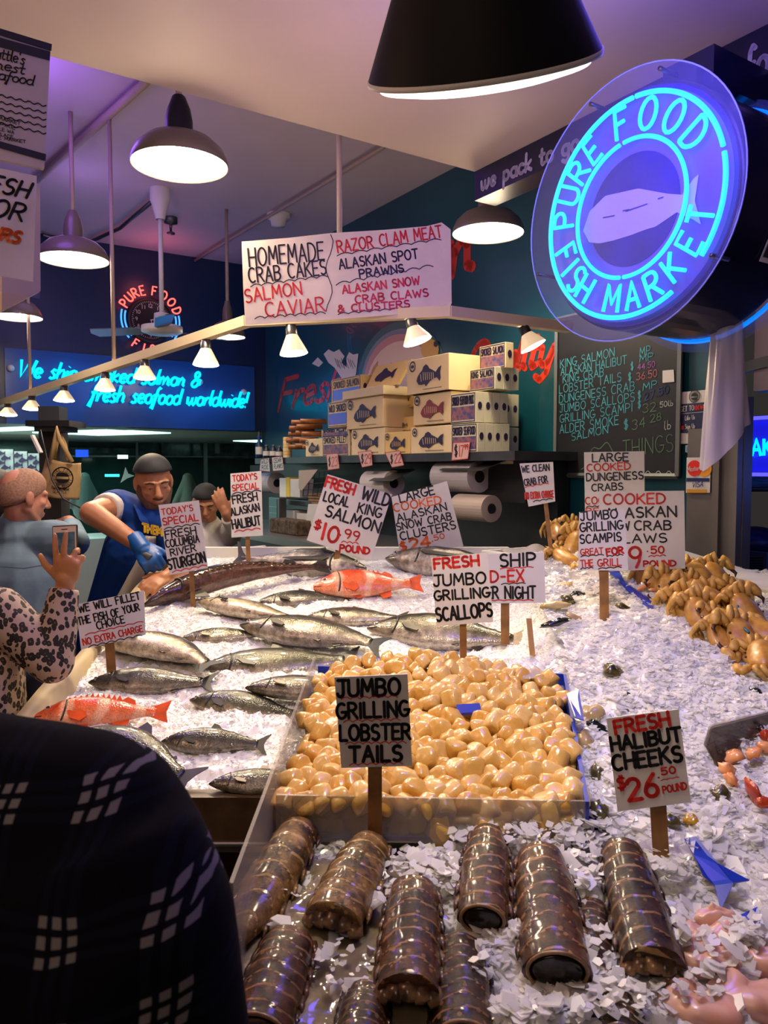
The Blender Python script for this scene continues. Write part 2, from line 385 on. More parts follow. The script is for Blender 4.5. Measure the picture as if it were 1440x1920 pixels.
# ================================================================== THE SETTING
mb = MB(); mb.box((0, 3, -.05), (16, 16, .1)); struct(mb.build('floor', M['floor']))
K0 = hit(890, 322, (0, 0, SOFF), (0, 0, -1)); K0.z = 0
mb = MB(); a, b = K0 + Z * SOFF, K0 - U * 7 + Z * SOFF
mb.prism([a, b, b + W * 7, a + W * 7], Z * (CEIL + .05 - SOFF)); struct(mb.build('ceiling', M['ceiling']))
mb = MB(); c = CO + Z * CEIL
mb.prism([c + U * 1.6 - W * 3, c + U * 1.6 + W * 7, c - U * 9 + W * 7, c - U * 9 - W * 3], Z * .06); struct(mb.build('ceiling_rear', M['ceiling2']))
# fascia beam with shop lettering along the ceiling's right edge
mb = MB(); f0 = K0 + Z * (SOFF - .125)
mb.prism([f0, f0 + W * 4.5, f0 + W * 4.5 + Z * .15, f0 + Z * .15], U * .12)
fas = struct(mb.build('trim_1', M['navyband']), 'dark navy fascia beam')
pl = (f0 - U * .001, -U); mb = MB()
text_px(mb, 'we pack to go', 903, 357, 1085, 280, 30, pl, .0075, jit=0, vert=True, gap=.13)
text_px(mb, 'food', 1398, 160, 1500, 105, 66, pl, .0075, jit=0, vert=True, gap=.13)
o = mb.build('lettering', mat('pale_lilac_letters', (.45, .42, .62), .5), fas); o['label'] = 'pale lilac lower case lettering'
LZB = hit(300, 803, CO, W).z
mb = MB(); a = L3(0, 0, LZB); b = L3(7, 0, LZB)
mb.prism([a, b, b + Z * (CEIL - LZB), a + Z * (CEIL - LZB)], -W * .15); struct(mb.build('wall_left', M['navy']))
mb = MB(); mb.prism([R3(-.1, 0, 0), R3(4.6, 0, 0), R3(4.6, 0, CEIL), R3(-.1, 0, CEIL)], U * .12); struct(mb.build('wall_right', M['teal']))
# room seen through the opening under the left wall
GRN = mat('dark_green_glass_wall', (.025, .085, .075), .12, noise=.4, nscale=2.2)
mb = MB(); mb.prism([L3(-2.5, -4, 0), L3(7, -4, 0), L3(7, -4, 2.6), L3(-2.5, -4, 2.6)], -W * .1); struct(mb.build('wall_rear', GRN))
mb = MB(); mb.prism([L3(-2.5, -.15, LZB + .005), L3(7, -.15, LZB + .005), L3(7, -4, LZB + .005), L3(-2.5, -4, LZB + .005)], Z * .05)
struct(mb.build('ceiling_back_room', mat('back_room_ceiling', (.42, .44, .40), .6, noise=.15, nscale=2)))
TRO = mat('fluorescent_diffuser', (.7, 1, .95), .4, emit=2.2, ecol=(.50, 1, .93))
mb0 = None
for i, (x0, y0, x1, y1) in enumerate([(-25, 796, 42, 814), (122, 802, 190, 818), (165, 805, 262, 819), (-20, 832, 38, 840), (40, 834, 66, 841), (258, 838, 286, 845), (455, 824, 520, 830), (320, 840, 356, 845)]):  # panels over posters and by bag handles are reflections made as glowing slabs
    cz = (0, 0, LZB)
    p = hit((x0 + x1) / 2, (y0 + y1) / 2, cz, (0, 0, -1)); wdt = (x1 - x0) * p.y / FOC
    t = thing('ceiling_light', 'pale green-white fluorescent ceiling panel ' + ['at the far left edge over the aisle', 'left of the pair above the tote bag', 'long one right of the tote bag', 'reflection, small and far over the fish posters', 'reflection, small one next to the tote bag handles', 'small one above the grey cap', 'in the rear corner by the bottles', 'thin one far behind the grey cap'][i], 'light', p, 'fluorescent panels in the rear room')
    mb = MB(); mb.box(p, (wdt, 1.0 if i in (0, 1, 2) else .5, .012), Matrix.Rotation(A33, 3, 'Z') @ Matrix.Rotation(.5, 3, 'Z')); mb.build('diffuser', TRO, t)
light('back_room_fluorescent', 'AREA', L3(2.5, -2, 2.0), 34 * LK, (.7, 1, .9), 2.0, L3(2.5, -2, 0))
# stainless door frame and kitchen beyond, right
def rq(x0, y0, x1, y1, off=0):   # quad on the right wall plane bounded in the photo by x0..x1 / y0..y1
    a = onR(x0, y1, off); b = onR(x1, y1, off); zt = onR(x0, y0, off).z
    return [a, b, V((b.x, b.y, zt)), V((a.x, a.y, zt))]
mb = MB()
for x0, x1, y0, o_ in ((1284, 1333, 805, .03), (1331, 1343, 640, .055), (1342, 1372, 640, .035), (1371, 1377, 640, .06), (1377, 1389, 600, .02)):
    q = rq(x0, y0, x1, 1090, o_); q[0].z = q[1].z = .0; q[2].z = q[3].z = (2.0 if y0 < 700 else 1.85) if y0 < 805 else q[2].z; mb.prism(q, U * .06)
struct(mb.build('door_1', mat('grey_door_frame', (.17, .155, .145), .45, noise=.3, nscale=3)), 'stainless steel door frame')
mb = MB(); mb.prism([R3(4.74, -.1, 2.03), R3(7, -.1, 2.03), R3(7, -.1, CEIL), R3(4.74, -.1, CEIL)], U * .1); struct(mb.build('wall_kitchen', mat('mauve_wall', (.16, .11, .14), .5)))
mb = MB(); mb.prism([R3(4.4, -1.6, 0), R3(8, -1.6, 0), R3(8, -1.6, 2.6), R3(4.4, -1.6, 2.6)], U * .1); struct(mb.build('wall_kitchen_rear', mat('dark_kitchen_wall', (.012, .012, .03), .3)))
mb = MB(); q = [onR(1389, 700, -.09), onR(1500, 672, -.09)]; q += [q[1] + Z * .045, q[0] + Z * .045]; mb.prism(q, U * .02)
struct(mb.build('trim_2', M['black']))
# ------------------------------------------------------------------ conduits and small fixtures on the rear ceiling
PIPE = mat('cream_painted_conduit', (.42, .33, .27), .5)
def ceil_px(x, y, d=.03): return hit(x, y, (0, 0, CEIL - d), (0, 0, -1))
for i, (pts, r, lab, m) in enumerate([([(275, 152), (60, 345)], .022, 'thick cream conduit running over the left pendant lamps', PIPE), ([(292, 372), (225, 428), (150, 462), (80, 440)], .014, 'dark conduit reaching the ceiling fan mount', M['dsteel']),
        ([(720, 275), (605, 345), (415, 458), (360, 492)], .012, 'thin conduit crossing the ceiling behind the banner', PIPE)]):
    mb = MB(); mb.tube([ceil_px(*p) for p in pts], r, 8); tag(mb.build('conduit', m, smooth=True), lab, 'pipe')
mb = MB(); p = ceil_px(522, 402, 0); mb.lathe([(.0, -.09), (.05, -.085), (.06, -.04), (.085, -.03), (.085, 0)], Matrix.Translation(p), 20)
tag(mb.build('smoke_detector', M['white'], smooth=True), 'small white smoke detector on the rear ceiling above the banner', 'smoke detector')
mb = MB(); p = ceil_px(320, 408, 0); mb.lathe([(.0, -.12), (.03, -.118), (.03, -.11), (.008, -.1), (.012, -.05), (.05, -.04), (.05, 0)], Matrix.Translation(p), 14)
tag(mb.build('sprinkler_head', M['dsteel'], smooth=True), 'small dark sprinkler head beside the fan rod', 'sprinkler')
# ================================================================== LAMPS
def pendant(px, py, wpx, Y, label, topz=None, power=30, real=.36, dark='olive', tilt=(0, 0)):
    r = wpx * Y / FOC / 2; p = at(px, py, Y); topz = topz or CEIL
    t = thing('pendant_lamp', label, 'lamp', p, 'enamel pendant lamps')
    T = Matrix.Translation(p) @ Matrix.Rotation(math.radians(tilt[0]), 4, 'X') @ Matrix.Rotation(math.radians(tilt[1]), 4, 'Y')
    mb = MB(); mb.lathe([(r, -.006), (r * 1.01, 0), (r * .985, .02), (r * .9, .052), (r * .7, .085), (r * .42, .105), (r * .27, .112), (r * .26, .13)], T, 40); mb.build('lamp_shade', M[dark], t, True)
    mb = MB(); mb.lathe([(r * .985, -.002), (r * .96, .018), (r * .87, .046), (r * .67, .075), (r * .3, .095), (.001, .097)], T, 40); mb.build('reflector', M['bulbw'], t, True)
    mb = MB(); mb.ell(p + V((0, 0, .03)), (r * .3, r * .3, .05)); mb.build('bulb', M['bulb'], t, True)
    mb = MB(); mb.lathe([(r * .28, .105), (r * .28, .16), (r * .24, .2), (r * .14, .245), (.02, .25)], T, 20); mb.build('socket', M['black'] if dark != 'olive' or wpx > 150 else M['olive'], t, True)
    if topz > p.z + .3:
        mb = MB(); mb.tube([p + V((0, 0, .24)), (p.x, p.y, topz)], .012, 8); mb.build('rod', PIPE, t, True)
    light('pendant_light', 'SPOT', p + V((0, 0, -.02)), power * LK, WARM, .1, p + V((0, 0, -2)), 150, .5)
    light('pendant_spill', 'POINT', p + V((0, -.0, -.13)), power * .12 * LK, WARM, .08)
    return t
pendant(337, 308, 174, 2.96, 'large enamel pendant lamp hanging nearest on the left, below the ceiling edge', power=45)
pendant(138, 486, 124, 4.1, 'enamel pendant lamp left of the long ceiling rod', power=30)
pendant(915, 436, 131, 3.75, 'dark green pendant lamp hanging right of the handwritten banner', power=30)
pendant(32, 594, 88, 5.0, 'pendant lamp at the left edge under the hanging paper signs', power=20)
pendant(427, 631, 64, 5.6, 'small far pendant lamp behind the track left of the banner', power=15)
# near cone lamp: tilted, its white diffuser bulges below the black rim
def cone_lamp():
    Y = 1.25; c = at(905, 124, Y); rim = 207 * Y / FOC * 1.02
    rd = (c - V((0, 0, H))).normalized(); right = V((1, 0, 0)); up = right.cross(rd).normalized(); right = rd.cross(up)
    Rr = Matrix.Rotation(math.radians(7.4), 3, rd)
    right = V((1, 0, 0)); x_ = (right - rd * right.dot(rd)).normalized(); upv = x_.cross(rd)
    if upv.z < 0: upv = -upv
    ca, sa = math.cos(math.radians(7.4)), math.sin(math.radians(7.4))
    x2 = (x_ * ca + upv * sa).normalized(); u2 = (upv * ca - x_ * sa).normalized()
    el = math.radians(6.5); ax = (u2 * math.cos(el) - rd * math.sin(el)).normalized()   # from opening to apex
    z_ = ax; y_ = z_.cross(x2).normalized()
    T = Matrix.Translation(c) @ Matrix(((x2.x, y_.x, z_.x), (x2.y, y_.y, z_.y), (x2.z, y_.z, z_.z))).to_4x4()
    t = thing('cone_lamp', 'big black conical pendant lamp with glowing white diffuser, closest overhead', 'lamp', c)
    mb = MB(); mb.lathe([(rim * .97, -.001), (rim, 0), (rim * .99, .006), (rim * .64, .135), (rim * .40, .215), (.03, .25), (.03, .33)], T, 56); mb.build('lamp_shade', M['blackm'], t, True)
    mb = MB(); mb.lathe([(rim * .97, 0), (rim * .9, -.014), (rim * .7, -.022), (rim * .4, -.026), (.001, -.027)], T, 56); mb.build('diffuser', M['bulbw'], t, True)
    mb = MB(); mb.lathe([(rim * .985, -.004), (rim * 1.005, -.004), (rim * 1.005, .004), (rim * .985, .004)], T, 56); mb.build('rim', M['card'], t, True)
    e = T @ V((0, 0, .33)); mb = MB(); mb.tube([e, e.lerp(V((e.x, e.y - .1, SOFF)), .6), (e.x, e.y - .1, SOFF)], .008, 8); mb.build('cord', M['black'], t, True)
    light('cone_lamp_light', 'SPOT', c - ax * .06, 26 * LK, (1, .84, .62), .12, c - ax * .06 + V((.1, .45, -1.25)), 120, .7)
    return t
cone_lamp()
# track of square tube with reflector bulbs
P0, P1, P2, P3 = at(-40, 770, 5.7), at(462, 603, 3.2), at(842, 585, 3.1), at(1064, 614, 3.45)
def proj(p):
    d = p - V((0, 0, H)); f = d.y * CS - d.z * SN; u_ = d.y * SN + d.z * CS
    return 720 + FOC * d.x / f, 960 - FOC * u_ / f
def on_seg(a, b, px):
    lo, hi = 0, 1
    for _ in range(40):
        m = (lo + hi) / 2
        if proj(a.lerp(b, m))[0] < px: lo = m
        else: hi = m
    return a.lerp(b, lo)
t = thing('light_track', 'cream square-tube lamp track bending around under the handwritten banner', 'light track', P1)
for a, b in ((P0, P1), (P1, P2), (P2, P3)):
    d = (b - a).normalized(); s_ = d.cross(Z).normalized() * .021; up = s_.cross(d).normalized() * .021; e = d * .012
    mb = MB(); mb.loft([[q + s_ + up, q - s_ + up, q - s_ - up, q + s_ - up] for q in (a - e, b + e)]); mb.build('rail', M['cream'], t)
for px in (57, 214, 637):
    q = on_seg(P0, P1, px) if px < 462 else on_seg(P1, P2, px)
    mb = MB(); mb.tube([q, (q.x, q.y, CEIL)], .011, 8); mb.build('hanger_rod', PIPE, t, True)
BC = mat('bulb_cone_glass', (.75, .62, .42), .35, emit=.55, ecol=(1, .72, .38))
def spot_lamp(px, py, wpx, seg, dx, label, aim, power, sw_=0):
    a, b = seg; q = on_seg(a, b, px - dx); tip = at(px, py, q.y - .01); r = wpx * q.y / FOC / 2
    top = q - Z * .02; ax = (top - tip).normalized(); L = (top - tip).length
    rot = ax.to_track_quat('Z', 'Y').to_matrix().to_4x4(); T = Matrix.Translation(tip) @ rot
    t = thing('spot_lamp', label, 'lamp', top, 'reflector bulbs on the lamp track')
    bl = min(r * 1.75, L * .62)
    mb = MB(); mb.lathe([(r * .42, bl), (r * .40, bl + .03), (r * .36, bl + .032), (r * .36, L)], T, 20); mb.build('socket', M['dsteel'] if sw_ == 0 else M['black'], t, True)
    mb = MB(); mb.lathe([(r, 0), (r * .97, .008), (r * .42, bl), (r * .40, bl + .004)], T, 24); mb.build('bulb', BC, t, True)
    mb = MB(); mb.lathe([(.001, -.006), (r * .6, -.005), (r, 0)], T, 24); mb.build('lens', M['bulb'], t, True)
    light('spot_lamp_light', 'SPOT', tip - ax * .012, power * .9 * LK, (1, .73, .43), .04, aim, 75, .8)
FW = (-.3, 2.6, 1.1)
for px, py, w_, lab, aim, pw in [(15, 778, 32, 'spot bulb at the far left end of the track', (-2.4, 4.2, .8), 12), (60, 767, 33, 'second spot bulb from the left end, beside the rod', (-2.1, 3.8, .8), 14), (120, 751, 37, 'third spot bulb from the left, over the tote bag', (-1.8, 3.4, .9), 16),
        (197, 731, 37, 'tilted spot bulb just left of the middle of the track', (-1.5, 3.2, 1.2), 18), (271, 709, 40, 'spot bulb hanging below the wall clock', (-.9, 3.0, 1.1), 20), (386, 684, 48, 'yellowish spot bulb nearest the banner on its left', (-.6, 2.7, 1.1), 30)]:
    spot_lamp(px, py, w_, (P0, P1), 0, lab, aim, pw)
spot_lamp(551, 663, 52, (P1, P2), 6, 'spot bulb below the left half of the banner', (-.35, 2.3, 1.05), 34)
spot_lamp(783, 640, 54, (P1, P2), 14, 'spot bulb under the right end of the banner', (.25, 2.1, 1.1), 40)
spot_lamp(1000, 650, 50, (P2, P3), 20, 'spot bulb tilted toward the round neon sign', (.95, 2.1, 1.1), 46, 1)
# ceiling fan
fp = at(304, 628, 5.2)
t = thing('ceiling_fan', 'white ceiling fan in front of the wall clock', 'fan', (fp.x, fp.y, CEIL))
mb = MB(); mb.lathe([(.0, 0), (.10, .005), (.135, .02), (.135, .055), (.055, .065), (.05, .14), (.02, .15)], Matrix.Translation(fp), 28); mb.build('motor', M['white'], t, True)
mb = MB(); mb.tube([fp + Z * .14, (fp.x, fp.y, CEIL)], .016, 10); mb.build('rod', M['white'], t, True)
mb = MB(); mb.lathe([(.03, -.2), (.055, -.1), (.065, -.08), (.065, 0)], Matrix.Translation((fp.x, fp.y, CEIL)), 20); mb.build('canopy', M['white'], t, True)
BL = mat('fan_blade', (.10, .10, .14), .35)
for k in range(3):
    an = math.radians(168 + 120 * k); d = V((math.cos(an), math.sin(an), 0)); s_ = V((-d.y, d.x, .25)).normalized()
    mb = MB(); mb.prism([fp + Z * .03 + d * .11 - s_ * .03, fp + Z * .03 + d * .2 - s_ * .055, fp + Z * .03 + d * .5 - s_ * .06, fp + Z * .03 + d * .53, fp + Z * .03 + d * .5 + s_ * .06, fp + Z * .03 + d * .2 + s_ * .055, fp + Z * .03 + d * .11 + s_ * .03], Z * .006)
    mb.build('blade', BL, t)
# ================================================================== NEON
def ring_text(mb, s, c, ex, ey, r, h, a0, a1, w, tube=True, inward=False, nn=None, lift=0):
    """letters round a circle; angles in degrees from +x, a0 -> a1 in reading order"""
    n = len(s)
    for i, ch in enumerate(s):
        a = math.radians(a0 + (a1 - a0) * (i / (n - 1))); rad = ex * math.cos(a) + ey * math.sin(a); tan = ex * math.sin(a) - ey * math.cos(a)
        if inward: rad_up, t_ = -rad, -tan
        else: rad_up, t_ = rad, tan
        gw, st = glyph(ch); base = c + rad * (r + (h / 2 if inward else -h / 2)) + (nn or V((0, 0, 0))) * lift
        for k in st:
            pts = [base + t_ * ((x - gw / 2) * h * .95) + rad_up * (y * h) for x, y in k]
            if tube: mb.tube(pts, w, 7)
            else: mb.ribbon(pts, nn, w)
def circ(c, ex, ey, r, a0, a1, n=48): return [c + ex * (r * math.cos(math.radians(a0 + (a1 - a0) * i / n))) + ey * (r * math.sin(math.radians(a0 + (a1 - a0) * i / n))) for i in range(n + 1)]
# big round two-sided sign, hung parallel to the right wall
SC = at(1174, 390, 2.13); SX, SY, SNn = W, Z, -U
def disc(mb, c, r, n, th, seg=72): mb.prism([c + SX * (r * math.cos(2 * PI * k / seg)) + SY * (r * math.sin(2 * PI * k / seg)) for k in range(seg)], n * th)
t = thing('neon_sign', 'large round two-sided drum sign with cyan neon letters, under the ceiling at right', 'neon sign', SC)
FACE = mat('sign_face_lavender', (.22, .15, .72), .35, noise=.3, nscale=5); DKB = mat('sign_face_deep_blue', (.012, .010, .28), .3, noise=.5, nscale=9); LIL = mat('sign_face_pale_lilac', (.62, .56, .88), .4)
DRUM = mat('sign_drum_navy', (.006, .007, .03), .22)
mb = MB(); disc(mb, SC - SNn * .335, .322, SNn, .30); o = mb.build('drum', DRUM, t, False)
bevel(o, .006)
mb = MB(); disc(mb, SC - SNn * .034, .312, SNn, .006); face = mb.build('face_panel', FACE, t)
mb = MB(); disc(mb, SC - SNn * .028, .150, SNn, .0015); mb.build('centre_disc', DKB, face)
mb = MB(); nn = SNn
mb.loft([circ(SC - nn * .0275, SX, SY, .300, 0, 360, 72), circ(SC - nn * .0275, SX, SY, .312, 0, 360, 72)], False); mb.build('border_ring', DKB, face)
fishp = [(-.185, -.075), (-.16, -.03), (-.10, .012), (.02, .045), (.12, .05), (.165, .055), (.20, .09), (.215, .10), (.205, .05), (.225, .01), (.20, .015), (.15, .02), (.08, -.02), (.05, -.03), (.0, -.05), (-.07, -.075), (-.12, -.09), (-.16, -.095)]
mb = MB(); mb.prism([SC - nn * .026 + SX * (x * .95) + SY * (1.35 * (y - .36 * x)) for x, y in fishp], nn * .0015); mb.build('fish_emblem', LIL, face)
mb = MB()
for x0, y0, x1, y1 in ((-.10, -.025, -.06, -.018), (-.02, -.005, .05, .016), (-.03, -.004, -.01, .0), (.085, .03, .10, .034)): mb.ribbon([SC - nn * .0235 + SX * x0 + SY * (y0 - .3 * x0), SC - nn * .0235 + SX * x1 + SY * (y1 - .3 * x1)], nn, .0018)
for k in range(5): mb.ribbon([SC - nn * .0235 + SX * (-.012 + .004 * k) + SY * (.075 + .0 * k), SC - nn * .0235 + SX * (-.02 + .009 * k) + SY * .06], nn, .0016)
mb.build('emblem_linework', DKB, face)
TUB = .0068; c0 = SC - nn * .008
mb = MB(); mb.tube(circ(c0, SX, SY, .290, 14, 86), TUB, 8); mb.tube(circ(c0, SX, SY, .290, 88, 300), TUB, 8); mb.tube(circ(c0, SX, SY, .290, 322, 371), TUB, 8); mb.build('neon_outer_ring', M['neon'], t, True)
mb = MB(); mb.tube(circ(c0, SX, SY, .182, 100, 262), TUB * .9, 8); mb.tube(circ(c0, SX, SY, .182, 266, 456), TUB * .9, 8); mb.build('neon_inner_ring', M['neon'], t, True)
mb = MB(); ring_text(mb, 'PURE', c0, SX, SY, .238, .078, 172, 123, TUB * .85); ring_text(mb, 'FOOD', c0, SX, SY, .238, .078, 97, 32, TUB * .85); mb.build('neon_lettering', M['neon'], t, True)
mb = MB(); ring_text(mb, 'FISH', c0, SX, SY, .238, .074, 197, 231, TUB * .85, inward=True); ring_text(mb, 'MARKET', c0, SX, SY, .238, .074, 258, 341, TUB * .85, inward=True); mb.build('neon_lettering', M['neon'], t, True)
mb = MB(); disc(mb, SC + nn * .006, .356, nn, .006); o = mb.build('front_acrylic_disc', M['acry'], t)
mb = MB(); mb.tube(circ(SC + nn * .009, SX, SY, .356, 0, 360, 72)[:-1], .0022, 6, closed=True); mb.build('acrylic_edge', mat('acrylic_edge', (.35, .42, .85), .2), t, True)  # neon light piped to the edge is put into this blue colour
mb = MB(); disc(mb, SC - nn * .375, .356, nn, .006); mb.build('rear_acrylic_disc', M['acry'], t)
mb = MB(); mb.tube(circ(SC - nn * .355, SX, SY, .325, 0, 360, 72)[:-1], TUB, 8, closed=True); mb.build('neon_rear_ring', mat('deep_blue_neon', (.0, .1, .8), .4, emit=1.3, ecol=(.0, .17, 1)), t, True)
for k in (200, 325, 70, 110):
    a = math.radians(k); mb = MB(); q = SC + SX * (.335 * math.cos(a)) + SY * (.335 * math.sin(a)); mb.tube([q - nn * .05, q + nn * .02], .006, 8); mb.build('standoff_bolt', M['dsteel'], t, True)
mb = MB(); q = SC - nn * .2; mb.box(SC - nn * .34 + SY * .37 + SX * .06, (.34, .16, .10), Matrix.Rotation(A33, 3, 'Z')); mb.box(SC - nn * .18 + SY * .33 + SX * .06, (.08, .10, .08), Matrix.Rotation(A33, 3, 'Z')); mb.build('hanger_bracket', DRUM, t)
mb = MB(); q = SC - nn * .045 + SX * .322; a = SC - nn * .20 + SX * (.325 * math.cos(-.42)) + SY * (.325 * math.sin(-.42))
rad = (SX * math.cos(-.42) + SY * math.sin(-.42)); tn = (SY * math.cos(-.42) - SX * math.sin(-.42))
mb.prism([a + nn * .022 - tn * .05, a - nn * .022 - tn * .05, a - nn * .022 + tn * .05, a + nn * .022 + tn * .05], rad * .001); mb.build('sticker', M['card'], t)
mb = MB(); mb.prism([a + rad * .0015 + nn * .016 - tn * .038, a + rad * .0015 - nn * .016 - tn * .038, a + rad * .0015 - nn * .016 + tn * .02, a + rad * .0015 + nn * .016 + tn * .02], rad * .0006); mb.build('sticker_print', M['dsteel'], t)
# plastic bag roll hanging under the sign
bt = thing('plastic_bag_roll', 'translucent white plastic bags hanging below the round neon sign', 'plastic bags', at(1358, 590, 2.25))
rings = []
for i in range(15):
    f = i / 14; py = 560 + 300 * f; cx = 1366 - 8 * f; hw = 24 + 18 * f; ring = []
    for k in range(36):
        a = 2 * PI * k / 36; wob = 1 + .10 * math.sin(5 * a + 2 * f) + .05 * math.sin(9 * a - 3 * f)
        p = at(cx + hw * math.cos(a) * wob, py - (45 * math.cos(a) + 20) * f * f, 2.25); p.y += .045 * math.sin(a) * wob; ring.append(p)
    rings.append(ring)
mb = MB(); mb.loft(rings, False); mb.build('bag_sheet', M['bag'], bt, True)
# clock with neon on the left wall
cc = onL(281, 601, .05); k_ = cc.y / FOC
t = thing('neon_clock', 'round black wall clock ringed by red and blue neon on the dark blue wall', 'clock', cc)
kx = 1440 / cc.y * (U.x - U.y * (cc.x / cc.y)); sc_ = 1 / kx * 1.0
def cl(x, y, l=0): return cc + U * (x / kx) + Z * (y * cc.y / FOC) + W * l
mb = MB(); mb.lathe([(.001, .02), (.165, .02), (.185, .03), (.19, .0), (.19, -.05)], Matrix.Translation(cc) @ Matrix(((U.x, 0, W.x, 0), (U.y, 0, W.y, 0), (0, 1, 0, 0), (0, 0, 0, 1))), 40); mb.build('clock_face', M['black'], t, True)
mb = MB()
for k in range(60):
    a = 2 * PI * k / 60; mb.ribbon([cc + U * (.155 * math.cos(a)) + Z * (.155 * math.sin(a)) + W * .022, cc + U * ((.147 if k % 5 else .138) * math.cos(a)) + Z * ((.147 if k % 5 else .138) * math.sin(a)) + W * .022], W, .0018)
for k in range(1, 13):
    a = PI / 2 - 2 * PI * k / 12; q = cc + U * (.118 * math.cos(a)) + Z * (.118 * math.sin(a) - .014) + W * .022; s_ = str(k); wd_ = .016 * len(s_)
    place(mb, s_, q - U * wd_ / 2, q + U * wd_ / 2, Z * .028, W, .0022, jit=0)
mb.build('dial_marks', M['white'], t)
mb = MB(); mb.ribbon([cc + W * .025, cc + U * .085 + Z * .02 + W * .025], W, .004); mb.ribbon([cc + W * .026, cc + U * .055 - Z * .115 + W * .026], W, .003); mb.build('hands', M['white'], t)
mb = MB(); ring_text(mb, 'PURE', cc + W * .03, U, Z, .245, .075, 152, 106, .0065); ring_text(mb, 'FOOD', cc + W * .03, U, Z, .245, .075, 82, 24, .0065); mb.build('neon_lettering', M['neonr'], t, True)
mb = MB(); ring_text(mb, 'FISH', cc + W * .03, U, Z, .245, .072, 238, 290, .0065, inward=True); mb.build('neon_lettering', M['neonr'], t, True)
for r_, nmn in ((.215, 'neon_arc'), (.245, 'neon_arc')):
    for a0, a1 in ((165, 222), (-35, 14)):
        mb = MB(); mb.tube(circ(cc + W * .03, U, Z, r_, a0, a1, 20), .0075, 8); mb.build(nmn, M['neonb'], t, True)
light('clock_neon_glow', 'POINT', cc + W * .3 + Z * .3, 1.2 * LK, (1, .15, .2), .1)
# script neon on a blue acrylic panel
q = [onL(12, 796, .03), onL(478, 797, .03)]; zt0 = onL(12, 652, .03).z
t = thing('neon_script_sign', 'blue wall panel with two lines of cyan script neon above the rear opening', 'neon sign', q[0].lerp(q[1], .5))
mb = MB(); mb.prism([V((q[0].x, q[0].y, LZB)), V((q[1].x, q[1].y, LZB)), V((q[1].x, q[1].y, zt0)), V((q[0].x, q[0].y, zt0))], -W * .02); mb.build('back_panel', M['bluepanel'], t)
pl = (onL(200, 700, .075), W); mb = MB()
text_px(mb, 'We ship smoked salmon &', 32, 706, 374, 726, 32, pl, .0125, slant=.25, vert=True, tube=True, gap=.05, jit=.01)
mb.build('neon_lettering', M['neon'], t, True); mb = MB()
text_px(mb, 'fresh seafood worldwide!', 168, 752, 462, 764, 32, pl, .0125, slant=.25, vert=True, tube=True, gap=.05, jit=.01)
mb.build('neon_lettering', M['neon'], t, True)
for x, y in ((20, 690), (375, 716), (457, 735)):
    mb = MB(); c_ = onL(x, y, .05); mb.ell(c_, (.028, .028, .028)); mb.build('standoff_cap', M['white'], t, True)
# blue neon sign in the kitchen beyond the door frame
q = [onR(1389, 885, -.7), onR(1520, 885, -.7)]; q += [V((q[1].x, q[1].y, onR(1389, 790, -.7).z)), V((q[0].x, q[0].y, onR(1389, 790, -.7).z))]
t = thing('neon_sign', 'blue box sign with cyan neon letters in the kitchen at the right edge', 'neon sign', q[0])
mb = MB(); mb.prism(q, U * .1); mb.build('sign_box', mat('glowing_blue_sign_box', (.02, .02, .6), .3, emit=.5, ecol=(.02, .02, 1)), t)
mb = MB(); text_px(mb, 'STEAK', 1352, 856, 1448, 854, 30, (q[0] - U * .03, -U), .008, tube=True, vert=True, jit=0); mb.build('neon_lettering', M['neon'], t, True)
for zz in (q[2].z + .01, q[0].z - .012):
    mb = MB(); a = V((q[0].x, q[0].y, zz)) - U * .03; mb.tube([a, a + W * .5], .009, 8); mb.build('neon_border', mat('violet_blue_neon', (.1, .1, 1), .4, emit=2.0, ecol=(.08, .07, 1)), t, True)
light('back_room_bounce', 'POINT', L3(1.6, -1.6, 1.2), 9 * LK, (.75, 1, .9), .5)
light('kitchen_glow', 'POINT', R3(5.2, -.5, 1.7), 2 * LK, (.1, .2, 1), .15)
# ================================================================== PAPER AND CARD SIGNS
price_sign('white card on a stake reading TODAYS SPECIAL FRESH COLUMBIA RIVER STURGEON', [(297, 947), (373, 938), (390, 1065), (318, 1078)], 2.98, [
 ("TODAY'S", 'r', 304, 966, 362, 957, 12), ('SPECIAL', 'r', 306, 985, 372, 976, 14), ('~', 'b', 308, 993, 374, 983, 3), ('FRESH', 'b', 311, 1010, 368, 1001, 15), ('COLUMBIA', 'b', 312, 1027, 374, 1016, 15),
 ('RIVER', 'b', 321, 1043, 368, 1033, 14), ('STURGEON', 'b', 317, 1068, 386, 1053, 20), ('~', 'r', 323, 1074, 388, 1061, 3)], (357, 1072, 363, 1140, 9))
price_sign('white card on a stake reading TODAYS SPECIAL FRESH ALASKAN HALIBUT', [(432, 888), (490, 883), (493, 1004), (434, 1008)], 3.5, [
 ("TODAY'S", 'r', 437, 903, 482, 898, 12), ('SPECIAL', 'r', 436, 921, 485, 916, 12), ('~', 'b', 436, 927, 489, 921, 3), ('FRESH', 'b', 437, 945, 483, 938, 16), ('ALASKAN', 'b', 434, 967, 487, 957, 15), ('HALIBUT', 'b', 437, 992, 489, 983, 18), ('~', 'r', 440, 998, 488, 992, 3)], (463, 1005, 466, 1057, 8))
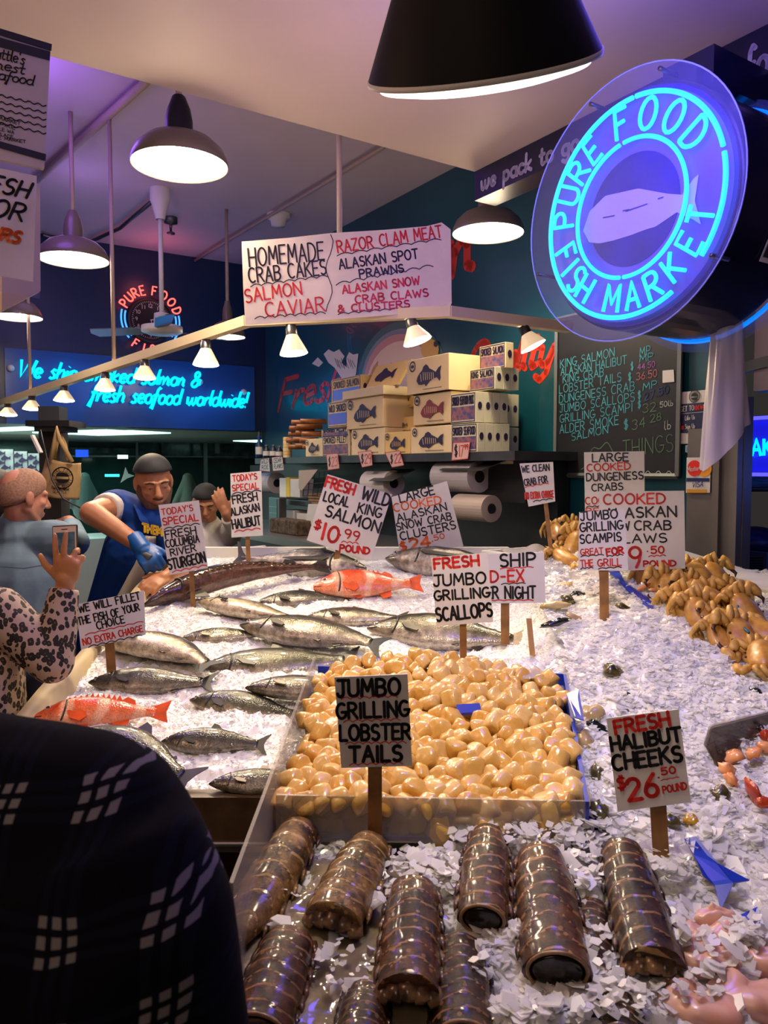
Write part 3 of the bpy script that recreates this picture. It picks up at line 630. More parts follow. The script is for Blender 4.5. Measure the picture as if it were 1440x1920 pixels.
price_sign('tilted white card reading FRESH WILD LOCAL KING SALMON $10.99 POUND', [(614, 889), (735, 927), (695, 1052), (575, 1013)], 3.4, [
 ('FRESH', 'r', 609, 912, 662, 928, 20, .11), ('WILD', 'b', 677, 934, 727, 950, 24), ('LOCAL', 'b', 606, 938, 652, 951, 19), ('KING', 'b', 670, 960, 713, 971, 19), ('SALMON', 'b', 609, 966, 709, 999, 22), ('$', 'r', 587, 990, 600, 994, 18),
 ('10', 'r', 600, 1010, 631, 1018, 32), ('.', 'r', 636, 1003, 639, 1004, 14, .14), ('99', 'r', 645, 1008, 672, 1014, 18), ('~', 'r', 640, 1017, 672, 1020, 3), ('POUND', 'r', 637, 1033, 692, 1039, 13, .14)], (638, 1038, 628, 1066, 10))
price_sign('leaning card reading LARGE COOKED ALASKAN SNOW CRAB CLUSTERS $24.50', [(734, 932), (838, 902), (869, 1024), (750, 1040)], 3.6, [
 ('LARGE', 'b', 751, 942, 815, 926, 17), ('COOKED', 'o', 739, 960, 828, 944, 16), ('ALASKAN', 'b', 746, 978, 838, 956, 15), ('SNOW CRAB', 'b', 745, 995, 847, 974, 15), ('CLUSTERS', 'b', 752, 1013, 855, 991, 16), ('$', 'o', 752, 1034, 764, 1031, 18), ('24', 'o', 770, 1030, 807, 1024, 20, .12), ('.', 'o', 810, 1015, 812, 1015, 10, .14), ('50', 'o', 815, 1014, 834, 1009, 11)], (800, 1032, 805, 1062, 9))
price_sign('small card reading WE CLEAN CRAB FOR NO EXTRA CHARGE', [(974, 869), (1037, 866), (1041, 940), (991, 950)], 3.05, [
 ('WE CLEAN', 'b', 979, 886, 1030, 882, 13), ('CRAB FOR', 'b', 984, 911, 1027, 904, 13), ('~', 'r', 985, 914, 1028, 907, 2), ('NO EXTRA CHARGE', 'r', 985, 936, 1038, 932, 13), ('~', 'b', 1000, 941, 1036, 936, 2)], (1020, 944, 1030, 1004, 8))
price_sign('white card reading LARGE COOKED DUNGENESS CRABS, rearmost of the crab cards', [(1095, 848), (1208, 846), (1209, 970), (1097, 972)], 2.9, [
 ('LARGE', 'b', 1111, 866, 1178, 864, 16), ('COOKED', 'r', 1101, 884, 1182, 880, 14), ('DUNGENESS', 'b', 1100, 902, 1206, 898, 15), ('CRABS', 'b', 1110, 921, 1168, 918, 14), ('COOKED', 'r', 1098, 946, 1168, 943, 14), ('~', 'b', 1100, 951, 1130, 950, 2), ('READY', 'r', 1099, 964, 1168, 962, 12)], (1150, 970, 1150, 1068, 12))
price_sign('white card reading COOKED ALASKAN CRAB CLAWS 9.50 POUND', [(1123, 922), (1283, 920), (1285, 1066), (1125, 1072)], 2.72, [
 ('COOKED', 'r', 1132, 946, 1247, 944, 20), ('ALASKAN', 'b', 1135, 972, 1268, 968, 20), ('SNOW', 'b', 1135, 995, 1180, 994, 17), ('CRAB', 'b', 1190, 994, 1258, 993, 18), ('CLAWS', 'b', 1148, 1019, 1250, 1016, 17), ('9', 'r', 1180, 1063, 1202, 1063, 42, .065), ('.', 'r', 1213, 1034, 1215, 1034, 10, .14), ('50', 'r', 1221, 1038, 1245, 1037, 14, .11), ('~', 'r', 1216, 1044, 1248, 1042, 2), ('POUND', 'r', 1207, 1062, 1267, 1061, 11, .14)], (1200, 1068, 1202, 1098, 18))
price_sign('white card reading JUMBO GRILLING SCAMPIS GREAT FOR THE GRILL', [(1086, 960), (1171, 956), (1178, 1070), (1084, 1069)], 2.42, [
 ('JUMBO', 'b', 1089, 976, 1158, 971, 17), ('GRILLING', 'b', 1088, 997, 1168, 992, 17), ('SCAMPIS', 'b', 1088, 1019, 1165, 1014, 17), ('GREAT', 'r', 1089, 1041, 1131, 1038, 12), ('FOR', 'r', 1138, 1041, 1169, 1037, 13, .14), ('~', 'b', 1089, 1044, 1132, 1041, 2), ('~', 'b', 1138, 1044, 1168, 1041, 2), ('THE', 'r', 1089, 1063, 1112, 1061, 13), ('GRILL', 'r', 1121, 1062, 1165, 1060, 14), ('~', 'b', 1089, 1067, 1112, 1065, 2), ('~', 'b', 1122, 1067, 1165, 1064, 2)], (1132, 1070, 1133, 1131, 17))
price_sign('white card reading SHIP, half hidden behind the scallop card', [(880, 1040), (1020, 1036), (1023, 1130), (884, 1132)], 2.5, [
 ('WE', 'b', 889, 1064, 912, 1063, 22), ('SHIP', 'b', 938, 1062, 1004, 1060, 25), ('~', 'r', 938, 1067, 1000, 1064, 2), ('FED-EX', 'r', 888, 1092, 982, 1090, 23), ('~', 'b', 940, 1096, 985, 1094, 2), ('OVER NIGHT', 'b', 884, 1123, 1004, 1121, 23), ('~', 'r', 890, 1127, 1000, 1126, 2)], (947, 1130, 947, 1174, 16))
price_sign('white card on a stake reading FRESH JUMBO GRILLING SCALLOPS', [(808, 1046), (914, 1036), (925, 1166), (819, 1174)], 2.1, [
 ('FRESH', 'r', 815, 1067, 898, 1060, 20, .12), ('JUMBO', 'b', 814, 1099, 911, 1093, 22), ('GRILLING', 'b', 815, 1126, 918, 1119, 19, .1), ('SCALLOPS', 'b', 819, 1165, 923, 1154, 26, .09)], (868, 1170, 869, 1256, 13))
price_sign('grey card on a stake reading JUMBO GRILLING LOBSTER TAILS', [(627, 1270), (764, 1264), (773, 1436), (640, 1440)], 1.285, [
 ('JUMBO', 'b', 633, 1306, 750, 1302, 33, .10), ('~', 'r', 640, 1311, 745, 1307, 4), ('GRILLING', 'b', 632, 1347, 766, 1342, 30, .10), ('~', 'r', 644, 1354, 750, 1350, 4), ('LOBSTER', 'b', 638, 1388, 769, 1385, 31, .10), ('~', 'r', 648, 1395, 762, 1393, 4), ('TAILS', 'b', 656, 1428, 753, 1426, 31, .11), ('~', 'r', 655, 1435, 755, 1432, 4)], (703, 1438, 703, 1568, 27), tilt=.02)
price_sign('grey card on a stake reading FRESH HALIBUT CHEEKS $26.50 POUND', [(1137, 1347), (1272, 1330), (1296, 1504), (1158, 1522)], 1.3, [
 ('FRESH', 'r', 1155, 1377, 1256, 1360, 27, .12), ('HALIBUT', 'b', 1148, 1408, 1278, 1388, 27, .12), ('CHEEKS', 'b', 1151, 1445, 1279, 1426, 30, .11), ('$', 'r', 1158, 1481, 1174, 1479, 26), ('26', 'r', 1180, 1501, 1235, 1492, 44, .09), ('.', 'r', 1234, 1458, 1236, 1458, 14, .14), ('50', 'r', 1241, 1453, 1267, 1449, 14, .12), ('~', 'r', 1240, 1463, 1273, 1457, 1), ('POUND', 'r', 1244, 1487, 1288, 1479, 14, .11)], (1232, 1512, 1239, 1600, 30), tilt=.05)
price_sign('tilted card reading WE WILL FILLET THE FISH OF YOUR CHOICE', [(142, 1134), (270, 1107), (273, 1190), (152, 1218)], 2.38, [
 ('WE WILL FILLET', 'b', 149, 1149, 263, 1123, 15), ('THE FISH OF YOUR', 'b', 148, 1172, 262, 1144, 15), ('CHOICE', 'b', 183, 1180, 234, 1167, 15), ('~', 'r', 160, 1191, 268, 1166, 2), ('NO EXTRA CHARGE', 'r', 157, 1210, 268, 1184, 13), ('~', 'b', 166, 1214, 266, 1192, 3)], (203, 1204, 209, 1258, 17))
# big paper banner taped to the lamp track
pl = facing(650, 515, 3.08, 6, .05); ol = [(453, 453), (540, 446), (620, 437), (720, 431), (800, 424), (828, 417), (845, 430), (847, 568), (841, 581), (740, 590), (640, 598), (540, 604), (460, 610), (456, 540)]
t = thing('paper_banner', 'large handwritten paper banner taped along the lamp track', 'banner', hit(650, 600, *pl))
mb = MB(); mb.prism([hit(x, y, *pl) for x, y in ol], -pl[1] * .003); mb.build('sheet', M['paper'], t)
bl, rl = [], []; w_ = .0034
for s_, c_, *q in [('HOMEMADE', bl, 468, 500, 608, 487, 34), ('CRAB CAKES', bl, 468, 531, 612, 514, 27), ('SALMON', rl, 461, 567, 566, 552, 24), ('CAVIAR', rl, 499, 594, 609, 583, 26), ('RAZOR CLAM MEAT', rl, 634, 474, 829, 444, 22), ('ALASKAN SPOT', bl, 637, 505, 784, 484, 18), ('PRAWNS', bl, 675, 521, 757, 510, 15), ('ALASKAN SNOW', rl, 643, 551, 787, 533, 15), ('CRAB CLAWS', rl, 667, 569, 803, 555, 14), ('& CLUSTERS', rl, 634, 586, 768, 576, 13)]:
    c_.append(MB()); text_px(c_[-1], s_, *q, pl, w_)
for q in [(470, 538, 614, 519, 4), (478, 598, 610, 588, 4), (632, 480, 827, 450, 4), (630, 535, 812, 500, 5), (634, 590, 770, 578, 3)]: bl.append(MB()); wavy_px(bl[-1], *q[:4], q[4], pl, .002, 7)
bl.append(MB()); bl[-1].ribbon([hit(617 + 6 * math.sin(k * .9) + (3 if k < 2 else 0), 440 + k * 12, *pl) + pl[1] * .0012 for k in range(13)], pl[1], .0018)
for b_ in bl: b_.build('lettering', M['inkb'], t)['label'] = 'black hand lettering'
for b_ in rl: b_.build('lettering', M['inkr'], t)['label'] = 'red hand lettering'
# signs hanging at the left edge
def upl(px, py, Y): return at(px, py, Y), W
pl = upl(45, 180, 1.55)
t = thing('hanging_sign', 'printed market sign with wavy lines hanging at the upper left edge', 'sign', hit(40, 60, *pl))
mb = MB(); mb.prism([hit(x, y, *pl) for x, y in [(-120, 20), (95, 86), (83, 316), (-120, 275)]], -W * .012); mb.build('panel', mat('weathered_sign_board', (.52, .45, .38), .6, noise=.15, nscale=6), t)
stripes = []
for q in [[(-120, 18), (97, 84), (96, 96), (-120, 30)], [(-120, 38), (94, 98), (93, 114), (-120, 56)], [(-120, 232), (86, 290), (85, 302), (-120, 244)]]: stripes.append(q)
NVP = mat('navy_print', (.015, .015, .03), .5)
for q in stripes: mb = MB(); mb.prism([hit(x, y, *pl) + W * .001 for x, y in q], W * .002); mb.build('border_stripe', NVP, t)
mb = MB()
for s_, *q in [("Seattle's", -35, 102, 46, 122, 22), ('finest', -30, 124, 45, 140, 20), ('seafood', -28, 145, 62, 160, 20)]: text_px(mb, s_, *q, pl, .0013, vert=True, slant=.15, gap=.06)
for k in range(5):
    mb.ribbon([hit(-60 + 146 * i / 40, 165 + 13 * k + 34 * i / 40 + 2 * math.sin(i * 1.35), *pl) + W * .0012 for i in range(41)], W, .0011)
for k, (x0, x1) in enumerate([(-30, 38), (-30, 28), (-30, 26), (-30, 24), (-30, 48)]): text_px(mb, ['FISH MARKET', '1511 PIKE', 'SEATTLE WA', 'PIKE PLACE', 'PLACE MARKET'][k], x0, 217 + 10 * k, x1, 235 + 8.5 * k, 6, pl, .0006, vert=True)
mb.build('print', M['inkb'], t)
pl = upl(30, 450, 1.5)
t = thing('paper_sign', 'handwritten paper in a plastic sleeve hanging below the printed market sign', 'sign', hit(30, 320, *pl))
mb = MB(); mb.prism([hit(x, y, *pl) for x, y in [(-120, 290), (69, 330), (62, 528), (-120, 497)]], -W * .002); mb.build('sheet', M['paper'], t)
mb = MB(); mb.prism([hit(x, y, *pl) for x, y in [(-120, 272), (78, 318), (75, 560), (-120, 525)]], -W * .001); mb.build('sleeve', M['acry'], t)
mb = MB(); text_px(mb, 'FRESH', -78, 345, 49, 372, 30, pl, .0026, slant=.2); text_px(mb, 'FOR', -48, 398, 40, 414, 32, pl, .0026, slant=.2); mb.build('lettering', M['inkb'], t)['label'] = 'black hand lettering'
mb = MB(); text_px(mb, 'OURS', -42, 440, 34, 456, 22, pl, .0034, slant=.2); mb.build('lettering', M['inko'], t)['label'] = 'orange hand lettering'
# the sign post frame behind the paper
pl2 = upl(35, 540, 1.62)
mb = MB(); mb.prism([hit(x, y, *pl2) for x, y in [(3, 330), (75, 345), (76, 545), (3, 583)]], -W * .025)
tag(mb.build('sign_backing_board', mat('beige_board', (.48, .38, .30), .6)), 'beige board with angled lower edge behind the hanging paper sign', 'board')
# ================================================================== RIGHT WALL: lettering, mural, chalkboard, stickers
pl = (CO, -U)
for s_, q, h, w_, sl, lab in (('Fresh', (522, 770, 640, 744), 54, .020, .3, 'red script word Fresh painted on the teal wall left of the boxes'), ('Quality', (878, 704, 1034, 684), 58, .020, .3, 'red script word Quality painted on the teal wall right of the boxes'), ('n', (846, 516, 886, 500), 110, .034, 0, 'tall red letter strokes painted high on the wall beside the banner')):
    mb = MB(); text_px(mb, s_, *q, h, pl, w_, slant=sl, vert=True, gap=.06, jit=0, lift=.002); tag(mb.build('wall_lettering', M['red_paint']), lab, 'lettering')
t = thing('fish_mural', 'painted cartoon fish mural on the teal wall above the boxes', 'mural', onR(760, 740))
def mural(name, m, pts, d): mb = MB(); mb.prism([onR(x, y, d) for x, y in pts], -U * .001); return mb.build(name, m, t)
def earc(cx, cy, rx, ry, a0, a1, n=18): return arc(cx, -cy, rx, ry, a0, a1, n)
def yfl(p): return [(x, -y) for x, y in p]
mural('back_band', mat('mural_green', (.05, .15, .14), .35), yfl(earc(757, 720, 86, 118, 200, -10)) , .002)
mural('grey_band', mat('mural_grey', (.22, .26, .30), .35), yfl(earc(757, 724, 80, 108, 200, -10)), .0035)
mural('pink_band', mat('mural_pink', (.60, .28, .24), .35), yfl(earc(754, 722, 72, 96, 190, 30)), .005)
mural('belly', mat('mural_cream', (.85, .60, .42), .35), yfl(earc(756, 735, 70, 96, 200, -20)), .0065)
mural('cheek', mat('mural_orange', (.85, .45, .06), .35), yfl(earc(806, 655, 17, 20, 0, 360)), .008)
mural('fin', mat('mural_fin', (.60, .24, .03), .35), [(690, 712), (700, 688), (709, 676), (708, 690), (696, 715)], .008)
mural('fin', mat('mural_fin', (.70, .32, .03), .35), [(738, 700), (745, 682), (766, 676), (784, 674), (770, 690), (752, 703)], .008)
mural('apron', mat('mural_navy', (.02, .06, .14), .35), [(692, 735), (706, 690), (735, 680), (745, 700), (742, 740)], .0072)
mural('eye', M['black'], yfl(earc(817, 645, 4, 6, 0, 360, 10)), .0095)
GLV = mat('mural_glove', (.70, .60, .55), .4)
mural('glove', GLV, [(585, 682), (596, 670), (606, 680), (598, 688)], .002)
mural('glove', GLV, [(607, 664), (616, 655), (626, 660), (636, 655), (646, 668), (640, 680), (652, 690), (660, 720), (648, 720), (628, 690), (616, 680)], .002)
mural('glove', GLV, [(650, 670), (655, 660), (662, 665), (672, 663), (668, 700), (660, 720), (650, 716)], .003)
mb = MB()
for k in range(9): mb.ribbon([onR(628 + 4 * k, 672 + 2 * (k % 3), .005), onR(634 + 4 * k, 688 + 3 * (k % 2), .005)], -U, .003)
mb.build('linework', M['inkb'], t)
# chalkboard
q = rq(1041, 560, 1270, 903, .03)
q[0].z = onR(1041, 903, .03).z; q[1].z = onR(1270, 893, .03).z; q[0].z = q[1].z
q[2].z = q[3].z = onR(1041, 600, .03).z
t = thing('chalkboard', 'framed chalkboard menu of seafood prices on the teal wall', 'chalkboard', q[0].lerp(q[1], .5))
mb = MB(); mb.prism(q, U * .02); mb.build('board', mat('chalkboard_black', (.008, .010, .014), .5, noise=.5, nscale=5, c2=(.010, .011, .014)), t)
mb = MB()
for a, b in ((q[0], q[1]), (q[1], q[2]), (q[2], q[3]), (q[3], q[0])): mb.tube([a, b], .013, 4)
mb.build('frame', mat('worn_metal_frame', (.18, .20, .20), .4, metal=.5), t)
pl = (q[0] - U * .001, -U); CHK = {'c': mat('teal_chalk', (.06, .34, .42), .8), 'p': mat('violet_chalk', (.30, .12, .38), .8), 'r': mat('pink_chalk', (.42, .14, .16), .8), 'd': mat('blue_chalk', (.02, .05, .16), .8), 'g': mat('green_chalk', (.10, .20, .12), .8), 'y': mat('white_chalk', (.42, .45, .44), .8)}
ms = []
for s_, c_, *r_ in [('KING SALMON', 'c', 1051, 690, 1152, 668, 15), ('MP', 'c', 1200, 668, 1220, 664, 16), ('ALASKAN HALIBUT', 'c', 1052, 704, 1175, 682, 14), ('MP', 'c', 1200, 679, 1225, 674, 13), ('KING CRAB', 'c', 1056, 718, 1132, 705, 14), ('$', 'c', 1183, 694, 1188, 693, 14), ('44.50', 'p', 1196, 694, 1228, 688, 11), ('LOBSTER TAILS', 'c', 1049, 738, 1165, 714, 15), ('$', 'c', 1178, 714, 1184, 713, 14), ('36.50', 'r', 1194, 713, 1232, 706, 13), ('DUNGENESS CRAB', 'c', 1049, 756, 1190, 732, 15), ('MP', 'c', 1206, 732, 1232, 726, 13), ('JUMBO SCALLOPS', 'c', 1050, 774, 1190, 752, 15), ('$', 'c', 1196, 748, 1202, 747, 14), ('27.50', 'd', 1208, 752, 1254, 736, 14), ('GRILLING SCAMPI', 'c', 1050, 793, 1186, 772, 15), ('$', 'c', 1196, 766, 1202, 765, 14), ('32', 'g', 1206, 774, 1230, 770, 16), ('50lb', 'y', 1238, 764, 1262, 760, 10), ('ALDER SMOKE', 'c', 1050, 813, 1160, 796, 16), ('$', 'c', 1170, 806, 1178, 804, 18), ('34', 'g', 1186, 806, 1210, 800, 18), ('28', 'g', 1220, 792, 1240, 788, 14), ('lb', 'y', 1246, 806, 1258, 804, 16), ('SALMON', 'c', 1072, 826, 1140, 812, 14), ('THINGS', 'g', 1168, 856, 1262, 846, 30)]:
    ms.append((c_, MB())); text_px(ms[-1][1], s_, *r_, pl, .0020 if c_ != 'd' else .003, vert=True)
ms.append(('g', MB())); ms[-1][1].ribbon([hit(1090 + 80 * i / 20, 880 - 40 * math.sin(i * .16) - .6 * i + 6 * math.sin(i * .9), *pl) - U * .001 for i in range(21)], -U, .0018)
ms.append(('y', MB())); ms[-1][1].ribbon([hit(1210 + 50 * i / 20, 888 - 5 * math.sin(i * .8), *pl) - U * .001 for i in range(21)], -U, .0018)
for k, mb in ms: mb.build('chalk_lettering', CHK[k], t)['label'] = {'c': 'teal', 'p': 'violet', 'r': 'pink', 'd': 'dark blue', 'g': 'green', 'y': 'white'}[k] + ' chalk writing'
mb = MB(); mb.prism([hit(x, y, *pl) - U * .002 for x, y in [(1243, 695), (1264, 693), (1265, 716), (1243, 718)]], -U * .001); mb.build('paper_note', M['card'], t)
# poster and payment stickers right of the chalkboard
def wallprint(x0, y0, x1, y1, d, m): 
    q = rq(x0, y0, x1, y1, d); return q
t = thing('wall_poster', 'white GET TO KNOW US poster right of the chalkboard', 'poster', onR(1297, 830, .03))
mb = MB(); mb.prism(rq(1271, 736, 1326, 832, .02), U * .004); mb.build('sheet', M['card'], t)
mb = MB(); mb.prism(rq(1274, 758, 1323, 812, .023), U * .001); mb.build('panel_print', mat('navy_print_2', (.015, .02, .07), .4), t)
pl = (onR(1297, 760, .024), -U); mb = MB()
text_px(mb, 'GET TO', 1277, 772, 1301, 769, 9, pl, .0016, vert=True); text_px(mb, 'US', 1320, 767, 1328, 766, 9, pl, .0016, vert=True); text_px(mb, 'Like Us', 1285, 788, 1303, 786, 8, pl, .0012, vert=True); text_px(mb, 'Sign Up', 1285, 804, 1303, 802, 8, pl, .0012, vert=True)
mb.ribbon([hit(1276, 776, *pl), hit(1322, 772, *pl)], -U, .0008); mb.build('lettering', M['card'], t)
mb = MB(); text_px(mb, 'KNOW', 1303, 769, 1318, 767, 8, pl, .0016, vert=True); mb.prism([hit(x, y, *pl) for x, y in [(1276, 799), (1282, 798), (1282, 805), (1276, 806)]], -U * .0005); mb.build('lettering', M['inkr'], t)['label'] = 'red lettering'
mb = MB(); c_ = onR(1302, 743, .024)
mb.ribbon(circ(c_, W, Z, .026, 0, 360, 24), -U, .0015); mb.ribbon(circ(c_, W, Z, .017, 0, 360, 24), -U, .0008)
mb.prism([c_ + W * (.015 * math.cos(k * PI / 10)) + Z * (.015 * math.sin(k * PI / 10)) for k in range(11)], -U * .0006); mb.prism([c_ + W * (.015 * math.cos(k * PI / 10)) - Z * (.006 + .010 * math.sin(k * PI / 10)) for k in range(11)], -U * .0006)
ring_text(mb, 'PUREFOODFISHMARKET', c_, W, Z, .0215, .006, 200, -140, .0006, tube=False, nn=-U, lift=.0005); mb.build('round_logo', M['inkb'], t)
t = thing('payment_sticker', 'payment card sticker with red and orange circles on the steel frame', 'sticker', onR(1308, 925, .035))
mb = MB(); mb.prism(rq(1286, 858, 1331, 924, .04), U * .003); mb.build('sheet', M['card'], t)
def wdisc(mb, x, y, rp, d):
    c = onR(x, y, d); r = rp * c.y / FOC; mb.prism([c + W * (r * math.cos(k * PI / 12)) + Z * (r * math.sin(k * PI / 12)) for k in range(24)], -U * .0008)
mb = MB(); wdisc(mb, 1321, 879, 15, .041); mb.build('orange_circle', mat('sticker_orange', (.85, .35, .02), .4), t)
mb = MB(); wdisc(mb, 1302, 878, 15, .0425); mb.build('red_circle', mat('sticker_red', (.75, .03, .02), .4), t)
mb = MB(); mb.prism(rq(1287, 896, 1330, 903, .041), -U * .001); mb.build('blue_bar', mat('sticker_blue', (.015, .03, .12), .4), t)
mb = MB(); mb.prism(rq(1288, 917, 1325, 924, .041), -U * .001); mb.build('gold_bar', mat('sticker_gold', (.65, .32, .03), .4), t)
pl = (onR(1308, 900, .045), -U); mb = MB(); text_px(mb, 'VISA', 1298, 914, 1318, 912, 9, pl, .0016, vert=True, slant=.2, jit=0); mb.build('lettering', mat('sticker_blue_ink', (.02, .04, .2), .4), t)
mb = MB(); text_px(mb, 'MasterCard', 1289, 884, 1328, 880, 9, pl, .0012, vert=True, jit=0, gap=.08); mb.build('lettering', M['card'], t)['label'] = 'white lettering'
t = thing('payment_sticker', 'small blue and white card sticker under the poster', 'sticker', onR(1302, 845, .03))
mb = MB(); mb.prism(rq(1285, 835, 1322, 848, .02), U * .003); mb.build('sheet', M['card'], t)
mb = MB(); mb.prism(rq(1287, 836, 1297, 847, .022), -U * .001); mb.build('blue_square', mat('sticker_light_blue', (.05, .22, .42), .4), t)
# ================================================================== COUNTERS
ZF0, ZFS = .94, .173
def zf(Y): return ZF0 + ZFS * (Y - 1.75)
def zr(Y): return 1.0 + .17 * (Y - 1.1)
NF = V((0, -ZFS, 1)).normalized(); NR = V((0, -.17, 1)).normalized()
def onF(px, py, lift=0): return hit(px, py, (0, 1.75, ZF0 + lift), NF)
def onI(px, py, lift=0): return hit(px, py, (0, 1.1, 1.0 + lift), NR)
def vnoise(x, y, seed=0):
    xi = np.floor(x).astype(np.int64); yi = np.floor(y).astype(np.int64); fx = x - xi; fy = y - yi
    def h(a, b):
        n = (a * 374761393 + b * 668265263 + seed * 1442695041) & 0xffffffff; n = ((n ^ (n >> 13)) * 1274126177) & 0xffffffff
        return ((n ^ (n >> 16)) & 0xffff) / 65535.0
    u = fx * fx * (3 - 2 * fx); v = fy * fy * (3 - 2 * fy)
    return (h(xi, yi) * (1 - u) + h(xi + 1, yi) * u) * (1 - v) + (h(xi, yi + 1) * (1 - u) + h(xi + 1, yi + 1) * u) * v - .5
def fbm(x, y, s, seed=0, oc=4):
    r = 0; a = 1
    for k in range(oc): r = r + a * vnoise(x * s, y * s, seed + k); s *= 2.1; a *= .55
    return r
def iceF(x, y): return ZF0 + ZFS * (y - 1.75) + .004 + .030 * fbm(x, y, 5, 3) + .012 * fbm(x, y, 40, 9, 3) + .13 * np.clip((x - .36) / .2, 0, 1) ** 2 * np.clip((y - 2.1) / .3, 0, 1) * np.clip((3.15 - y) / .5, 0, 1)
def iceR(x, y):
    b = 1.0 + .17 * (y - 1.1) + .045 * fbm(x, y, 4, 21) + .024 * fbm(x, y, 26, 5, 3)
    b = b + .035 * np.exp(-((x - .85) / .35) ** 2 - ((y - 1.9) / .45) ** 2)
    fr = np.clip((1.33 - y) / .06, 0, 1) * np.clip((.55 - x) / .1, 0, 1)
    return b - .028 * np.clip((y - 1.12) / .16, 0, 1) * np.clip((1.40 - y) / .04, 0, 1) * np.clip((.50 - x) / .1, 0, 1)
def ice_mat(name, c, tr, ss=1.0):
    m = mat(name, c, .22, spec=.5, sss=ss); nt = m.node_tree; b = nt.nodes['Principled BSDF']; out = nt.nodes['Material Output']
    tl = nt.nodes.new('ShaderNodeBsdfTranslucent'); tl.inputs['Color'].default_value = (*c, 1); mx = nt.nodes.new('ShaderNodeMixShader'); mx.inputs['Fac'].default_value = tr
    nt.links.new(b.outputs[0], mx.inputs[1]); nt.links.new(tl.outputs[0], mx.inputs[2]); nt.links.new(mx.outputs[0], out.inputs['Surface']); return m
ICE = ice_mat('crushed_ice', (.88, .89, .91), .0)
ICEF = ice_mat('ice_flakes', (.95, .95, .96), .5, 0)
def ice_mesh(name, fn, x0, x1, y0, y1, step, keep, label, nfl, fs, drop=.10, flat=.55):
    nx, ny = int((x1 - x0) / step), int((y1 - y0) / step)
    X, Y_ = np.meshgrid(np.linspace(x0, x1, nx + 1), np.linspace(y0, y1, ny + 1)); Zz = fn(X, Y_)
    ok = keep((X[:-1, :-1] + X[1:, 1:]) / 2, (Y_[:-1, :-1] + Y_[1:, 1:]) / 2)
    vs = np.stack([X, Y_, Zz], -1).reshape(-1, 3); idx = np.arange((nx + 1) * (ny + 1)).reshape(ny + 1, nx + 1)
    fs_ = np.stack([idx[:-1, :-1], idx[:-1, 1:], idx[1:, 1:], idx[1:, :-1]], -1)[ok]
    # flakes: small thin irregular plates lying on the surface
    fx = RNG.uniform(x0, x1, nfl * 3); fy = RNG.uniform(y0, y1, nfl * 3); k = keep(fx, fy) & ~((fx < .10) & (fy < 1.27) & (fy > .8) & (fx > -.19) & (RNG.random(len(fx)) < .85)); fx, fy = fx[k][:nfl], fy[k][:nfl]; n = len(fx)
    fz = fn(fx, fy) + RNG.uniform(-.004, .009, n) * fs / .012
    sz = fs * RNG.lognormal(0, .45, n) * np.where(fy < 1.42, 1.15, .78); ang = RNG.uniform(0, 2 * PI, n); tl = RNG.normal(0, flat, n); ta = RNG.uniform(0, 2 * PI, n)
    nr = np.stack([np.sin(tl) * np.cos(ta), np.sin(tl) * np.sin(ta) - .15, np.abs(np.cos(tl))], -1); nr /= np.linalg.norm(nr, axis=1, keepdims=True)
    e1 = np.stack([np.cos(ang), np.sin(ang), np.zeros(n)], -1); e1 -= nr * (e1 * nr).sum(1, keepdims=True); e1 /= np.linalg.norm(e1, axis=1, keepdims=True); e2 = np.cross(nr, e1)
    P = np.stack([fx, fy, fz], -1); allv = [vs]; allf = list(map(tuple, fs_)); th = np.maximum(sz * .12, .0008)[:, None]
    offs = [(-1, -.7), (.1, -1), (1, -.4), (.7, .8), (-.5, .9)]
    top = [P + e1 * (sz * (ox + RNG.uniform(-.35, .35, n)))[:, None] + e2 * (sz * (oy + RNG.uniform(-.35, .35, n)))[:, None] for ox, oy in offs]
    fv = np.stack([t + nr * th for t in top] + [t - nr * th for t in top], 1).reshape(-1, 3); b0 = len(vs)
    base = b0 + np.arange(n) * 10
    quads = []
    for i in range(5): j = (i + 1) % 5; quads.append(np.stack([base + i, base + 5 + i, base + 5 + j, base + j], -1))
    allf += [tuple(r) for r in np.concatenate(quads).tolist()]; allf += [tuple(r) for r in np.stack([base + i for i in range(5)], -1).tolist()]
    V_ = np.concatenate([vs, fv]); org = np.array([(x0 + x1) / 2, (y0 + y1) / 2, V_[:, 2].min()])
    me = bpy.data.meshes.new(name); me.from_pydata((V_ - org).tolist(), [], [tuple(map(int, f)) for f in allf]); me.materials.append(ICE); me.materials.append(ICEF)
    nb = len(fs_); mi = [0] * nb + [1] * (len(allf) - nb); me.polygons.foreach_set('material_index', mi); me.polygons.foreach_set('use_smooth', [True] * nb + [False] * (len(allf) - nb))
    me.update(); o = bpy.data.objects.new(name, me); col.objects.link(o); o.location = org.tolist()
    tag(o, label, 'ice', kind='stuff'); return o
def keepF(x, y): return ~((x > -.205) & (y < 2.14)) & (x < .585) & (x > -.955 - .018 * (y - 1.75))
def trayx(y): return .357 + (.475 - .357) * (y - 1.34) / .66
def keepR(x, y):
    tray = (x < np.minimum(trayx(y), .478) + .01) & (y > 1.335) & (y < 2.20)
    left = (x < .53) & (y >= 2.2)
    return ~tray & ~left & (x > -.192) & (x < 1.62 - 0.0 * y) & ~((x > .9 + .62 * (y - 1.0)) & (y < 1.0)) & (((x + 1.1) * U.x + (y - 7.2) * U.y) < -.17)
ice_mesh('crushed_ice', iceF, -1.02, .59, 1.76, 3.68, .010, keepF, 'fine crushed ice packed around the whole fish', 36000, .0032, flat=.40)
ice_mesh('flaked_ice', iceR, -.19, 2.0, .80, 3.15, .011, keepR, 'loose flaked ice around the lobster tails and over the right-hand display', 75000, .0052, flat=.42)
